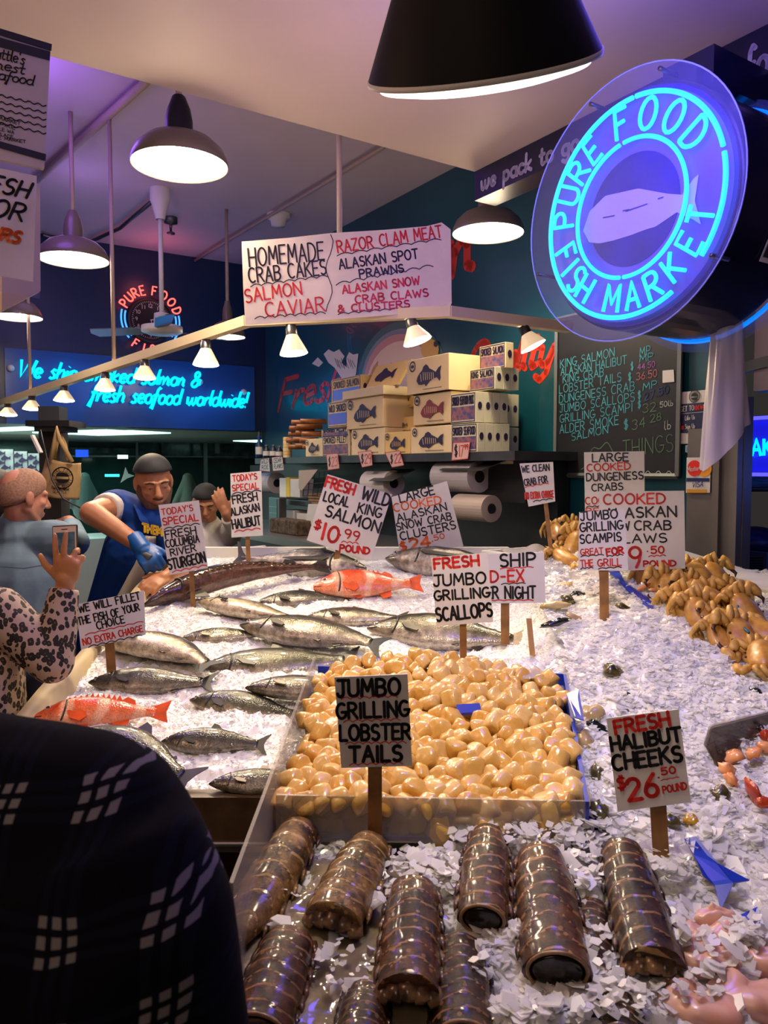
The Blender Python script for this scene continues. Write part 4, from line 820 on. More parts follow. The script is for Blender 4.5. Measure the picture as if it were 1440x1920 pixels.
# wet melted ice slab round the left lobster tails
mb = MB(); mb.grid(lambda u, v: V((-.188 + .30 * u + .02 * math.sin(9 * v), .86 + .42 * v, float(iceR(np.array(-.188 + .30 * u), np.array(.86 + .42 * v))) * .5 + .5 * (1.0 + .17 * (.86 + .42 * v - 1.1)) + .012 - .02 * max(0, u - .8) * 5 * .6 + .003 * math.sin(30 * u) * math.sin(23 * v))), 40, 50)
MELT = mat('wet_melted_ice', (.36, .29, .18), .07, alpha=.72, spec=.7, noise=.35, nscale=12, bump=.35, bscale=22)
o = mb.build('melted_ice', MELT, None, True); tag(o, 'wet tan melted ice around the left lobster tails', 'ice', kind='stuff'); o.modifiers.new('t', 'SOLIDIFY').thickness = .004
# fish display box
RIM = mat('cream_butcher_paper', (.50, .40, .24), .55, noise=.25, nscale=6)
t = thing('fish_display_counter', 'sloping wooden display box full of ice and whole fish', 'counter', (-.2, 2.7, 0))
mb = MB()
for k in range(1): mb.prism([(-1.0, 1.70, .855), (-.205, 1.70, .855), (-.205, 1.70, .958), (-1.0, 1.70, .958)], (0, .045, 0))
mb.build('front_board', mat('brown_wet_board', (.10, .055, .028), .35, noise=.6, nscale=14), t)
mb = MB(); mb.prism([(-1.04, 1.76, 0), (.56, 1.76, 0), (.56, 1.76, .80), (-1.04, 1.76, .80)], (0, 1.85, 0)); mb.build('base_cabinet', mat('dark_maroon_base', (.03, .008, .008), .4), t)
a, b = V((-1.06, 1.70, zf(1.70) + .02)), V((-1.00, 3.66, zf(3.66) + .01))
def rimline(f): 
    y = 1.7 + 1.96 * f; x = -.955 - .035 * f; return V((x, y, zf(y) + .03 + .012 * math.sin(9 * f)))
rings = []
for i in range(30):
    p = rimline(i / 29); rings.append([p + V((-.075, 0, -.25)), p + V((-.065, 0, -.03)), p + V((-.03, 0, .012 + .008 * math.sin(i))), p + V((.012, 0, .002)), p + V((.03, 0, -.06)), p + V((.0, 0, -.25))])
mb = MB(); mb.loft(rings); mb.build('paper_rim', RIM, t, True)
mb = MB(); mb.prism([(-1.0, 3.66, zf(3.66) - .15), (.60, 3.66, zf(3.66) - .15), (.60, 3.66, zf(3.66) + .055), (-1.0, 3.66, zf(3.66) + .055)], (0, .05, 0)); mb.build('rear_rail', M['white'], t)
mb = MB(); mb.tube([(-1.0, 1.695, .852), (-.21, 1.695, .852)], .005, 6); mb.build('front_trim', M['steel'], t)
# counter under the lobster, scallop and right-hand display
t = thing('ice_counter', 'low ice counter carrying the lobster tails, scallops and right-hand seafood', 'counter', (.7, 1.8, 0))
mb = MB(); mb.prism([(-.185, .78, 0), (1.9, .78, 0), (1.9, 2.15, 0), (1.25, 3.2, 0), (.56, 3.2, 0), (.56, 2.2, 0), (-.185, 2.2, 0)], (0, 0, .90)); mb.build('base_cabinet', M['dwood'], t)
pA, pB = hit(1388, 1086, (0, 1.1, 1.03), NR), hit(1520, 1128, (0, 1.1, 1.03), NR)
d = (pB - pA).normalized(); pA = pA - d * .62
mb = MB(); sd = V((d.y, -d.x, 0)) * -1
if sd.x < 0: sd = -sd
mb.prism([pA + V((0, 0, .0)), pB + d * .6, pB + d * .6 + sd * .16, pA + sd * .16], (0, 0, -.05)); mb.prism([pA + V((0, 0, -.3)), pB + d * .6 + V((0, 0, -.3)), pB + d * .6 + sd * .02 + V((0, 0, -.3)), pA + sd * .02 + V((0, 0, -.3))], (0, 0, .29)); mb.build('rear_rim', M['white'], t)
# left clear panel of the lobster section
mb = MB(); xw = -.199
mb.prism([(xw, .985, 1.155), (xw, 1.0, 1.03), (xw, .985, .95), (xw, 2.2, .98), (xw, 2.2, 1.155)], (-.006, 0, 0))
tag(mb.build('acrylic_panel', M['acryg']), 'clear plastic divider between the whole fish and the lobster tails', 'divider')
mb = MB(); mb.prism([(.552, 2.92, 1.235), (.552, 2.40, 1.09), (.552, 2.36, .98), (.552, 2.95, 1.02)], (.008, 0, 0))
tag(mb.build('acrylic_panel', M['acryg']), 'clear plastic divider behind the scallops beside the right-hand ice', 'divider')
mb = MB(); a, b = at(990, 1160, 2.46), at(998, 1243, 2.38); mb.prism([a + V((-.004, 0, 0)), a + V((.012, 0, 0)), b + V((.012, 0, 0)), b + V((-.004, 0, 0))], (0, .012, 0))
tag(mb.build('wooden_stake', mat('yellow_wood', (.50, .26, .05), .5, noise=.3, nscale=20)), 'yellow wooden stake leaning on the plastic divider', 'stake')
# ================================================================== FISH
def fish_mat(name, stops, metal=.3, rough=.26, spots=0, blotch=None, scale=220):
    m = bpy.data.materials.new(name); m.use_nodes = True; nt = m.node_tree; b = nt.nodes['Principled BSDF']; L = nt.links
    at_ = nt.nodes.new('ShaderNodeAttribute'); at_.attribute_name = 'dors'
    tc = nt.nodes.new('ShaderNodeTexCoord')
    no = nt.nodes.new('ShaderNodeTexNoise'); no.inputs['Scale'].default_value = 14; no.inputs['Detail'].default_value = 6; L.new(tc.outputs['Object'], no.inputs['Vector'])
    ad = nt.nodes.new('ShaderNodeMath'); ad.operation = 'MULTIPLY_ADD'; ad.inputs[1].default_value = 1.1; ad.inputs[2].default_value = -.55; L.new(no.outputs['Fac'], ad.inputs[0])
    sm = nt.nodes.new('ShaderNodeMath'); sm.operation = 'ADD'; L.new(at_.outputs['Fac'], sm.inputs[0]); L.new(ad.outputs[0], sm.inputs[1])
    mr = nt.nodes.new('ShaderNodeMapRange'); mr.inputs['From Min'].default_value = -1; mr.inputs['From Max'].default_value = 1; L.new(sm.outputs[0], mr.inputs['Value'])
    r = nt.nodes.new('ShaderNodeValToRGB'); e = r.color_ramp.elements
    while len(e) < len(stops): e.new(.5)
    for k, (p, c) in enumerate(stops): e[k].position = p; e[k].color = (*c, 1)
    L.new(mr.outputs[0], r.inputs['Fac']); out = r.outputs['Color']
    if blotch:
        wv = nt.nodes.new('ShaderNodeAttribute'); wv.attribute_name = 'along'
        n3 = nt.nodes.new('ShaderNodeTexNoise'); n3.inputs['Scale'].default_value = 9; L.new(tc.outputs['Object'], n3.inputs['Vector'])
        m1 = nt.nodes.new('ShaderNodeMath'); m1.operation = 'MULTIPLY_ADD'; m1.inputs[1].default_value = 22; L.new(wv.outputs['Fac'], m1.inputs[0])
        m0 = nt.nodes.new('ShaderNodeMath'); m0.operation = 'MULTIPLY'; m0.inputs[1].default_value = 6; L.new(n3.outputs['Fac'], m0.inputs[0]); L.new(m0.outputs[0], m1.inputs[2])
        s_ = nt.nodes.new('ShaderNodeMath'); s_.operation = 'SINE'; L.new(m1.outputs[0], s_.inputs[0])
        r2 = nt.nodes.new('ShaderNodeMapRange'); r2.inputs['From Min'].default_value = .25; r2.inputs['From Max'].default_value = .75; L.new(s_.outputs[0], r2.inputs['Value'])
        mx = nt.nodes.new('ShaderNodeMixRGB'); mx.inputs['Color2'].default_value = (*blotch, 1); L.new(r2.outputs[0], mx.inputs['Fac']); L.new(out, mx.inputs['Color1']); out = mx.outputs['Color']
    vo = nt.nodes.new('ShaderNodeTexVoronoi'); vo.inputs['Scale'].default_value = scale; L.new(tc.outputs['Object'], vo.inputs['Vector'])
    if spots:
        v2 = nt.nodes.new('ShaderNodeTexVoronoi'); v2.inputs['Scale'].default_value = 55; L.new(tc.outputs['Object'], v2.inputs['Vector'])
        lt = nt.nodes.new('ShaderNodeMath'); lt.operation = 'LESS_THAN'; lt.inputs[1].default_value = .22; L.new(v2.outputs['Distance'], lt.inputs[0])
        gt = nt.nodes.new('ShaderNodeMath'); gt.operation = 'GREATER_THAN'; gt.inputs[1].default_value = .02; L.new(sm.outputs[0], gt.inputs[0])
        ml = nt.nodes.new('ShaderNodeMath'); ml.operation = 'MULTIPLY'; L.new(lt.outputs[0], ml.inputs[0]); L.new(gt.outputs[0], ml.inputs[1])
        m2 = nt.nodes.new('ShaderNodeMath'); m2.operation = 'MULTIPLY'; m2.inputs[1].default_value = spots; L.new(ml.outputs[0], m2.inputs[0])
        mx = nt.nodes.new('ShaderNodeMixRGB'); mx.inputs['Color2'].default_value = (.01, .012, .012, 1); L.new(m2.outputs[0], mx.inputs['Fac']); L.new(out, mx.inputs['Color1']); out = mx.outputs['Color']
    ah = nt.nodes.new('ShaderNodeAttribute'); ah.attribute_name = 'along'; hl = nt.nodes.new('ShaderNodeMapRange'); hl.inputs['From Min'].default_value = .175; hl.inputs['From Max'].default_value = .195; hl.inputs['To Min'].default_value = .55; hl.inputs['To Max'].default_value = 0; L.new(ah.outputs['Fac'], hl.inputs['Value'])
    if not blotch: mh = nt.nodes.new('ShaderNodeMixRGB'); mh.blend_type = 'MULTIPLY'; mh.inputs['Color2'].default_value = (.42, .34, .22, 1); L.new(hl.outputs[0], mh.inputs['Fac']); L.new(out, mh.inputs['Color1']); out = mh.outputs['Color']
    mv = nt.nodes.new('ShaderNodeMixRGB'); mv.blend_type = 'MULTIPLY'; mv.inputs['Fac'].default_value = .75; r3 = nt.nodes.new('ShaderNodeMapRange'); r3.inputs['From Max'].default_value = .6; r3.inputs['To Min'].default_value = .55; r3.inputs['To Max'].default_value = 1.1
    n7 = nt.nodes.new('ShaderNodeTexNoise'); n7.inputs['Scale'].default_value = 42; n7.inputs['Detail'].default_value = 7; n7.inputs['Roughness'].default_value = .7; L.new(tc.outputs['Object'], n7.inputs['Vector']); q7 = nt.nodes.new('ShaderNodeMapRange'); q7.inputs['From Min'].default_value = .38; q7.inputs['From Max'].default_value = .62; q7.inputs['To Min'].default_value = .45 if not blotch else .8; q7.inputs['To Max'].default_value = 1.1; L.new(n7.outputs['Fac'], q7.inputs['Value']); x7 = nt.nodes.new('ShaderNodeMixRGB'); x7.blend_type = 'MULTIPLY'; x7.inputs['Fac'].default_value = 1; L.new(out, x7.inputs['Color1']); L.new(q7.outputs[0], x7.inputs['Color2']); out = x7.outputs['Color']
    L.new(vo.outputs['Distance'], r3.inputs['Value']); L.new(out, mv.inputs['Color1']); L.new(r3.outputs[0], mv.inputs['Color2']); L.new(mv.outputs['Color'], b.inputs['Base Color'])
    bp = nt.nodes.new('ShaderNodeBump'); bp.inputs['Strength'].default_value = .35; bp.inputs['Distance'].default_value = .002; L.new(vo.outputs['Distance'], bp.inputs['Height']); L.new(bp.outputs['Normal'], b.inputs['Normal'])
    b.inputs['Metallic'].default_value = metal; b.inputs['Roughness'].default_value = rough; b.inputs['Coat Weight'].default_value = .35; b.inputs['Coat Roughness'].default_value = .12
    return m
SAL = fish_mat('salmon_skin_silver', [(.0, (.60, .53, .40)), (.20, (.46, .41, .31)), (.36, (.20, .185, .14)), (.54, (.06, .06, .043)), (1, (.014, .018, .016))], spots=.9)
SALG = fish_mat('salmon_skin_greenish', [(.0, (.50, .44, .32)), (.16, (.34, .31, .22)), (.36, (.12, .125, .08)), (.6, (.04, .046, .03)), (1, (.012, .015, .012))], spots=.9)
SALP = fish_mat('salmon_skin_pale', [(.0, (.70, .60, .44)), (.34, (.58, .49, .33)), (.52, (.24, .215, .15)), (.70, (.05, .05, .04)), (1, (.02, .02, .02))], metal=.15)
SALD = fish_mat('salmon_skin_dark', [(.0, (.34, .30, .23)), (.18, (.19, .175, .14)), (.42, (.07, .07, .062)), (.7, (.028, .03, .028)), (1, (.010, .012, .012))], spots=.6)
ROCK = fish_mat('rockfish_skin_orange', [(0, (.78, .30, .16)), (.4, (.78, .17, .06)), (.75, (.76, .085, .02)), (1, (.55, .05, .012))], metal=0, rough=.22, blotch=(.80, .40, .25))
STUR = fish_mat('sturgeon_skin_brown', [(0, (.16, .075, .05)), (.35, (.10, .045, .03)), (.55, (.05, .025, .015)), (.75, (.018, .010, .007)), (1, (.008, .006, .005))], metal=.1, rough=.16, scale=90)
TUNA = fish_mat('tuna_skin', [(0, (.62, .55, .48)), (.45, (.48, .43, .37)), (.62, (.22, .21, .20)), (.74, (.03, .035, .05)), (1, (.01, .014, .025))], metal=.4, rough=.2, scale=400)
FIND = mat('dark_fish_fin', (.035, .033, .028), .35, noise=.4, nscale=40); FINO = mat('orange_fish_fin', (.78, .10, .02), .3, noise=.35, nscale=30); FINB = mat('blue_black_tail_fin', (.018, .03, .045), .3, noise=.6, nscale=50); FINP = mat('pale_fish_fin', (.32, .24, .16), .35, noise=.4, nscale=30)
EYEW = mat('fish_eye_ring', (.45, .42, .34), .15, coat=1); EYEB = mat('fish_eye_pupil', (.004, .004, .006), .05, coat=1); GILL = mat('gill_edge', (.02, .014, .012), .3)
PROF = {
 'salmon': [(0, .006, .006, .006), (.025, .022, .020, .015), (.08, .05, .045, .034), (.16, .078, .072, .05), (.25, .098, .095, .060), (.38, .112, .115, .066), (.52, .106, .11, .064), (.66, .085, .085, .050), (.78, .055, .055, .032), (.86, .038, .038, .020), (.91, .040, .040, .011), (.925, .03, .03, .006)],
 'rock': [(0, .02, .02, .014), (.03, .045, .05, .03), (.1, .085, .08, .055), (.2, .128, .105, .075), (.32, .145, .125, .078), (.45, .138, .12, .07), (.6, .105, .095, .05), (.74, .06, .058, .03), (.83, .042, .042, .018), (.88, .048, .048, .010), (.9, .03, .03, .005)],
 'sturgeon': [(0, .008, .006, .010), (.05, .022, .018, .028), (.12, .042, .034, .046), (.2, .060, .054, .055), (.35, .070, .066, .06), (.5, .066, .062, .056), (.65, .05, .046, .042), (.8, .028, .026, .024), (.9, .015, .014, .014), (.96, .010, .010, .010), (1, .006, .006, .005)],
 'tuna': [(0, .008, .008, .008), (.03, .03, .032, .026), (.1, .068, .072, .056), (.2, .10, .108, .082), (.35, .13, .132, .098), (.5, .12, .122, .09), (.65, .085, .085, .062), (.8, .038, .038, .03), (.9, .013, .013, .016), (.95, .010, .010, .012)]}
SK = {'salmon': 'silver salmon'}
def interp(pr, s):
    for a, b in zip(pr, pr[1:]):
        if s <= b[0]:
            t = (s - a[0]) / (b[0] - a[0]); t = t * t * (3 - 2 * t) * .5 + t * .5
            return [a[k] + (b[k] - a[k]) * t for k in (1, 2, 3)]
    return pr[-1][1:]
def fish(kind, head, tail, label, skin, lift=.0, bend=0, roll=0, plane=onF, fin=None, tailfin=None, ht=1.0, tailbend=0):
    if kind == 'salmon': ht *= 1.30
    hp, tp = plane(*head), plane(*tail); L = (tp - hp).length; x = (tp - hp).normalized(); nz = NF if plane is onF else NR
    yv = nz.cross(x).normalized()
    if yv.y < 0: yv = -yv
    zv = x.cross(yv).normalized(); sgn = 1 if zv.z > 0 else -1
    up = zv * sgn; a = math.radians(roll); yv2 = yv * math.cos(a) + up * math.sin(a); up2 = up * math.cos(a) - yv * math.sin(a); yv, up = yv2, up2
    t = thing('whole_' + {'salmon': 'salmon', 'rock': 'rockfish', 'sturgeon': 'sturgeon', 'tuna': 'tuna'}[kind], label, 'fish', hp.lerp(tp, .5), 'whole fish on the ice')
    pr = PROF[kind]; end = pr[-1][0]; NR_, NS = 44, 26
    def cl(s): return (bend * math.sin(PI * min(s, 1)) + tailbend * max(0, s - .7) ** 2 * 8)
    def P(s, y, z): z = z + .06 * max(0, s - .72); return hp + x * (s * L) + yv * ((y + cl(s)) * L) + up * (z * L + lift)
    mb = MB(); rings = []; dors = []; al = []
    for i in range(NR_ + 1):
        s = end * (i / NR_) ** 1.15; tpf, bt, th = interp(pr, s); tpf *= ht; bt *= ht; ring = []
        for k in range(NS):
            an = 2 * PI * k / NS; c_, s_ = math.cos(an), math.sin(an); yy = (tpf if s_ > 0 else bt) * s_; zz = (1.15 if kind == 'salmon' else 1) * th * math.copysign(abs(c_) ** .85, c_)
            ring.append(P(s, yy, zz)); dors.append(s_); al.append(s)
        rings.append(ring)
    mb.loft(rings); mb.at = {'dors': dors, 'along': al}; mb.build('body', skin, t, True)
    fin = fin or FIND; tailfin = tailfin or fin
    def fn(name, pts, z, m, thk=.004): mb = MB(); mb.prism([P(px_, py_, z + (pz if len(q) > 2 else 0)) for q in pts for px_, py_, pz in [(q[0], q[1], q[2] if len(q) > 2 else 0)]], up * (thk * L)); return mb.build(name, m, t)
    if kind == 'salmon':
        fn('tail_fin', [(.895, .034), (.93, .055), (.985, .10), (1.03, .125), (1.035, .118), (1.0, .055), (.985, 0), (1.0, -.055), (1.035, -.118), (1.03, -.125), (.985, -.10), (.93, -.055), (.895, -.034)], -.002, tailfin)
        fn('dorsal_fin', [(.42, .10 * ht), (.45, .165 * ht), (.50, .15 * ht), (.56, .095 * ht)], -.002, fin); fn('adipose_fin', [(.765, .055), (.80, .085), (.815, .075), (.80, .045)], -.002, fin)
        fn('anal_fin', [(.66, -.075), (.70, -.13), (.735, -.11), (.75, -.058)], -.002, fin); fn('pectoral_fin', [(.235, -.035), (.27, -.028), (.32, -.05), (.355, -.085), (.345, -.10), (.27, -.075)], .078, fin, .010); fn('pelvic_fin', [(.52, -.095), (.56, -.09), (.61, -.12), (.60, -.135), (.55, -.125)], .02, fin, .006)
        ey, gs = (.062, .012), .19
    elif kind == 'rock':
        fn('tail_fin', [(.86, .045), (.93, .075), (1.0, .105), (.985, .04), (.975, 0), (.985, -.05), (1.0, -.10), (.93, -.075), (.86, -.045)], -.003, FINO, .006)
        sp = [(.2, .11)]
        for k in range(10): s0 = .22 + k * .042; sp += [(s0, .19 - .006 * abs(k - 4)), (s0 + .024, .145 - .004 * k)]
        sp += [(.66, .14), (.72, .11), (.74, .05)]; fn('dorsal_fin', sp + [(.5, .09), (.3, .1)], -.003, FINO, .006)
        fn('pectoral_fin', [(.26, -.02), (.31, .005), (.40, -.04), (.41, -.085), (.37, -.12), (.29, -.085)], .066, FINO, .010); fn('anal_fin', [(.58, -.09), (.63, -.165), (.70, -.14), (.71, -.062)], -.003, FINO, .006); fn('pelvic_fin', [(.32, -.11), (.40, -.17), (.45, -.16), (.40, -.11)], .02, FINO, .006)
        ey, gs = (.105, .045), .235
    elif kind == 'sturgeon':
        fn('tail_fin', [(.90, .012), (.95, .04), (1.02, .10), (1.07, .125), (1.0, .03), (.99, -.01), (.985, -.055), (.94, -.035), (.91, -.012)], -.002, fin); fn('dorsal_fin', [(.76, .026), (.80, .075), (.84, .06), (.85, .018)], -.002, fin); fn('pectoral_fin', [(.2, -.045), (.24, -.09), (.31, -.12), (.30, -.07)], .01, fin)
        mb = MB()
        for k in range(22):
            s = .2 + k * .033; tpf, bt, th = interp(pr, s); c = P(s, tpf * .05, th * .98); mb.ell(c, (.010 * L, .007 * L, .006 * L), nu=6, nv=4)
            c = P(s, tpf * .99, 0); mb.ell(c, (.012 * L, .008 * L, .008 * L), nu=6, nv=4)
        mb.build('bony_scutes', mat('scute_bone', (.10, .055, .035), .25), t, True); ey, gs = (.085, .008), .19
    else:
        fn('tail_fin', [(.92, .012), (.96, .05), (1.03, .15), (1.05, .155), (.995, .03), (.985, 0), (.995, -.03), (1.05, -.155), (1.03, -.15), (.96, -.05), (.92, -.012)], -.002, fin); fn('dorsal_fin', [(.32, .12), (.36, .18), (.42, .15), (.48, .115)], -.002, fin); fn('pectoral_fin', [(.26, -.01), (.30, .005), (.55, -.03), (.60, -.045), (.5, -.05), (.3, -.04)], .094, fin, .006); fn('anal_fin', [(.6, -.09), (.66, -.17), (.68, -.10)], -.002, fin)
        ey, gs = (.075, .022), .24
    tp_, bt_, th_ = interp(pr, ey[0]); th_ *= 1.13 if kind == 'salmon' else 1; rr = .021 * L if kind != 'sturgeon' else .008 * L
    if kind in ('rock', 'tuna'): rr = .024 * L
    zz = th_ * math.sqrt(max(0, 1 - (ey[1] / tp_) ** 2)) * .92; B = Matrix((x, yv, up)).transposed()
    mb = MB(); mb.ell(P(ey[0], ey[1], zz), (rr, rr, rr * .45), B, 16, 8); e = mb.build('eye', EYEW, t, True)
    mb = MB(); mb.ell(P(ey[0], ey[1], zz) + up * rr * .22, (rr * .62, rr * .62, rr * .32), B, 14, 6); mb.build('pupil', EYEB, e, True)
    tp_, bt_, th_ = interp(pr, gs); mb = MB(); pts = []
    for k in range(13):
        a = -1.15 + 2.3 * k / 12; s = gs + .028 * math.cos(a) - .02; tq, bq, thq = interp(pr, s); thq *= 1.15 if kind == 'salmon' else 1; yy = (tq if a > 0 else bq) * math.sin(a) * ht * .86; pts.append(P(s, yy, thq * math.sqrt(max(.02, 1 - (math.sin(a) * .86) ** 2)) * 1.0))
    mb.tube(pts, .0075 * L * (1 if kind != 'sturgeon' else .8), 6); mb.build('gill_edge', GILL, t, True)
    mb = MB(); mb.tube([P(s, -.004 - .25 * s + (0 if s < .04 else -.0), interp(pr, s)[2] * (1.1 if kind == 'salmon' else .96)) for s in (.004, .025, .05, .075)], .004 * L, 5); mb.build('mouth', GILL, t, True)
    return t
fish('sturgeon', (268, 1152), (612, 1082), 'long dark brown sturgeon lying across the back of the ice by the fillet worker', STUR, .045, .10, 25)
fish('tuna', (690, 1078), (448, 1058), 'dark silver tuna lying behind the sturgeon, its eye beside the salmon price stake', TUNA, .04, .0, 30)
fish('tuna', (724, 1062), (990, 1080), 'pale silver tuna with a big dark eye behind the scallop card', TUNA, .045, 0, 20)
fish('salmon', (480, 1135), (660, 1128), 'dark salmon half sunk in ice in front of the rear orange rockfish', SALD, .01, .03, 15)
fish('salmon', (366, 1150), (552, 1185), 'silvery salmon with its pale belly up, beside the sturgeon card stake', SALP, .045, .06, -10, fin=FIND)
fish('salmon', (262, 1196), (365, 1192), 'small salmon back showing through the ice near the fillet card', SALG, -.012, 0, 0)
fish('salmon', (338, 1208), (500, 1200), 'salmon with a yellowish fin lying under the big silver salmon', SALG, .02, .03, 10, fin=FINP)
fish('salmon', (575, 1165), (760, 1170), 'silver salmon just in front of the rear orange rockfish, tail under its neighbour', SAL, .02, .02, 10)
fish('salmon', (690, 1192), (985, 1222), 'large dark-backed salmon left of the scallop card stake', SAL, .035, .035, 20, tailfin=FINP, tailbend=.02)
fish('salmon', (453, 1196), (722, 1232), 'big silver salmon with a spread blue-black tail in the centre of the ice', SAL, .05, .035, 8, tailfin=FINB, tailbend=-.08)
fish('salmon', (378, 1256), (668, 1242), 'dark-spotted salmon lying along the front of the big silver salmon', SALG, .008, .0, 15)
fish('salmon', (176, 1222), (402, 1278), 'pale salmon arched beside the fillet card stake', SALP, .045, .13, -5, tailbend=-.05)
fish('salmon', (168, 1288), (400, 1290), 'grey salmon half buried below the fillet card stake', SALD, .018, .02, 15)
fish('salmon', (358, 1318), (570, 1352), 'green-backed salmon sunk in ice in the middle of the display', SALG, .012, .02, 20)
fish('salmon', (462, 1318), (690, 1330), 'dark salmon with a big front fin pushed against the clear divider', SALD, .05, .05, 5, fin=FINP)
fish('rock', (68, 1362), (322, 1352), 'bright orange rockfish lying at the front left of the ice', ROCK, .035, .03, 25)
fish('rock', (588, 1118), (790, 1112), 'orange spiny rockfish at the back of the ice beside the salmon price stake', ROCK, .06, .02, 35, ht=1.15)
fish('salmon', (305, 1400), (500, 1408), 'dark green-backed salmon in front of the orange rockfish tail', SALD, .02, .03, 20)
fish('salmon', (100, 1408), (362, 1490), 'grey scaled salmon arched behind the plaid shirt shoulder', SALD, .03, .10, 15)
fish('salmon', (394, 1492), (600, 1490), 'grey salmon head poking from the front corner of the ice beside the divider', SALD, .035, .03, 10, fin=FINP)
# ================================================================== SCALLOPS
SCM = [mat('scallop_flesh', c, .24, noise=.22, nscale=22, coat=.5, sss=0, c2=c2, bump=.3, bscale=40) for c, c2 in (((.74, .49, .155), (.68, .41, .11)), ((.77, .54, .21), (.73, .47, .16)), ((.71, .43, .11), (.65, .35, .07)))]
t = thing('scallop_tray', 'wide clear-lipped tray heaped with raw scallops', 'tray', (.1, 1.7, 1.0))
TFL, TFR, TBR, TBL = V((-.193, 1.345, 1.035)), V((.357, 1.335, 1.035)), V((.478, 2.02, 1.05)), V((-.185, 2.12, 1.05))
mb = MB(); mb.prism([TFL, TFR, TBR, TBL], (0, 0, .008)); mb.build('tray_floor', M['blue'], t)
mb = MB(); mb.prism([TFL, TFR, TFR + Z * .078, TFL + Z * .085], (0, -.006, 0)); mb.build('front_lip', M['acryg'], t)
mb = MB(); mb.prism([TFR, TBR, TBR + Z * .105, TFR + Z * .075], (.008, 0, 0)); mb.build('side_wall', M['blue'], t)
mb = MB(); mb.prism([TBR, TBL, TBL + Z * .10, TBR + Z * .105], (0, .008, 0)); mb.build('rear_wall', M['blue'], t)
def tray_uv(u, v): return (TFL * (1 - u) + TFR * u) * (1 - v) + (TBL * (1 - u) + TBR * u) * v
def heap(u, v): return .045 + .055 * v + .020 * math.sin(PI * min(max(u, 0), 1)) * (.4 + v) + .012 * math.sin(7 * u + 5 * v)
protos = []
for k in range(9):
    mb = MB(); rd = random.Random(100 + k); r = .0215 * rd.uniform(.92, 1.1); hh = r * rd.uniform(.75, 1.05); ph = [rd.uniform(0, 6.28) for _ in range(6)]
    prof = [(.03, -.98), (.6, -1), (.88, -.90), (.98, -.66), (1, 0), (.97, .62), (.87, .88), (.6, 1.0), (.03, .97)]; rings = []
    for q, z in prof: rings.append([V((r * q * math.cos(a) * (1 + .14 * math.sin(2 * a + ph[0]) + .10 * math.sin(3 * a + ph[1]) + .05 * z * math.cos(a + ph[2])), r * q * math.sin(a) * (1 + .08 * math.sin(2 * a + ph[3]) + .05 * math.sin(5 * a + ph[4])), hh * z * (1 + .16 * math.cos(a + ph[5]) * q) + r * .10 * math.sin(2 * a + ph[2]) * q * q)) for a in [2 * PI * i / 18 for i in range(18)]])
    mb.loft(rings); protos.append(mb)
SLAB = 'raw cream scallop heaped in the clear-lipped tray'
smesh = []
for k, mb in enumerate(protos):
    o = mb.build('scallop', SCM[k % 3], None, True, org=V((0, 0, 0))); smesh.append(o.data); bpy.data.objects.remove(o)
cnt = 0; rd = random.Random(5)
for j in range(17):
    for i in range(15):
        u = (i + .5 + (.25 if j % 2 else -.25) + rd.uniform(-.25, .25)) / 15; v = (j + .5 + rd.uniform(-.22, .22)) / 17
        if .585 < u < .66 and .50 < v < .56: continue
        if u < .012 or u > .985: continue
        p = tray_uv(u, v) + Z * (heap(u, v) + rd.uniform(-.006, .010)); o = bpy.data.objects.new('scallop', rd.choice(smesh)); col.objects.link(o); o.location = p
        o.rotation_euler = (rd.uniform(-1.2, 1.2), rd.uniform(-1.2, 1.2), rd.uniform(0, 6.3)); s = rd.uniform(.88, 1.16); o.scale = (s, s, s)
        tag(o, SLAB, 'scallop', 'scallops in the tray'); cnt += 1
mb = MB()
for j in range(16):
    for i in range(14):
        u = (i + .8 + rd.uniform(-.3, .3)) / 14.6; v = (j + .6 + rd.uniform(-.3, .3)) / 16.4
        for lv in (.34, .68):
            p = tray_uv(u, v) + Z * (heap(u, v) * lv - .002); pm = rd.choice(protos); Rm = Matrix.Rotation(rd.uniform(0, 6), 3, 'Z') @ Matrix.Rotation(rd.uniform(-1, 1), 3, 'X')
            mb.add([p + Rm @ q * 1.1 for q in pm.v], pm.f)
o = mb.build('scallop_underlayer', SCM[0], None, True); tag(o, 'scallops underneath in the heap, seen through the clear tray lip', 'scallops', kind='stuff')
mb = MB(); p = tray_uv(.625, .53) + Z * heap(.6, .55); mb.prism([p + V((-.03, -.012, .0)), p + V((.028, -.014, .004)), p + V((.026, .012, .016)), p + V((-.026, .014, .012))], V((0, 0, .006)))
tag(mb.build('blue_label', M['blue']), 'small blue plastic label among the scallops', 'label')
for pts, lab in (([(718, 1262), (722, 1247), (742, 1262)], 'blue plastic corner sticking up behind the lobster card'), ([(764, 1298), (766, 1288), (790, 1289), (788, 1304)], 'blue plastic strip at the back of the scallop tray')):
    mb = MB(); mb.prism([at(x, y, 2.13 if y < 1270 else 2.0) for x, y in pts], V((0, .006, 0))); tag(mb.build('blue_plastic', M['blue']), lab, 'plastic')
# crumpled clear bag at the rear corner of the tray
def bagf(u, v):
    x = 948 + 128 * u + 6 * math.sin(v * 9); y = 1250 + 52 * v * (0.55 + .5 * u) + 5 * math.sin(u * 11)
    p = at(x, y, 2.12 - .16 * v); p.z += .020 * math.sin(u * 7 + v * 3) * math.sin(v * 5 + 1) + .012 * mnoise.noise(V((u * 9, v * 9, 2))) + .012; return p
mb = MB(); mb.grid(bagf, 44, 22); o = mb.build('plastic_bag', M['wrap'], None, True); tag(o, 'crumpled clear plastic bag on the rear corner of the scallop tray', 'plastic bag')
mso = o.modifiers.new('t', 'SOLIDIFY'); mso.thickness = .001
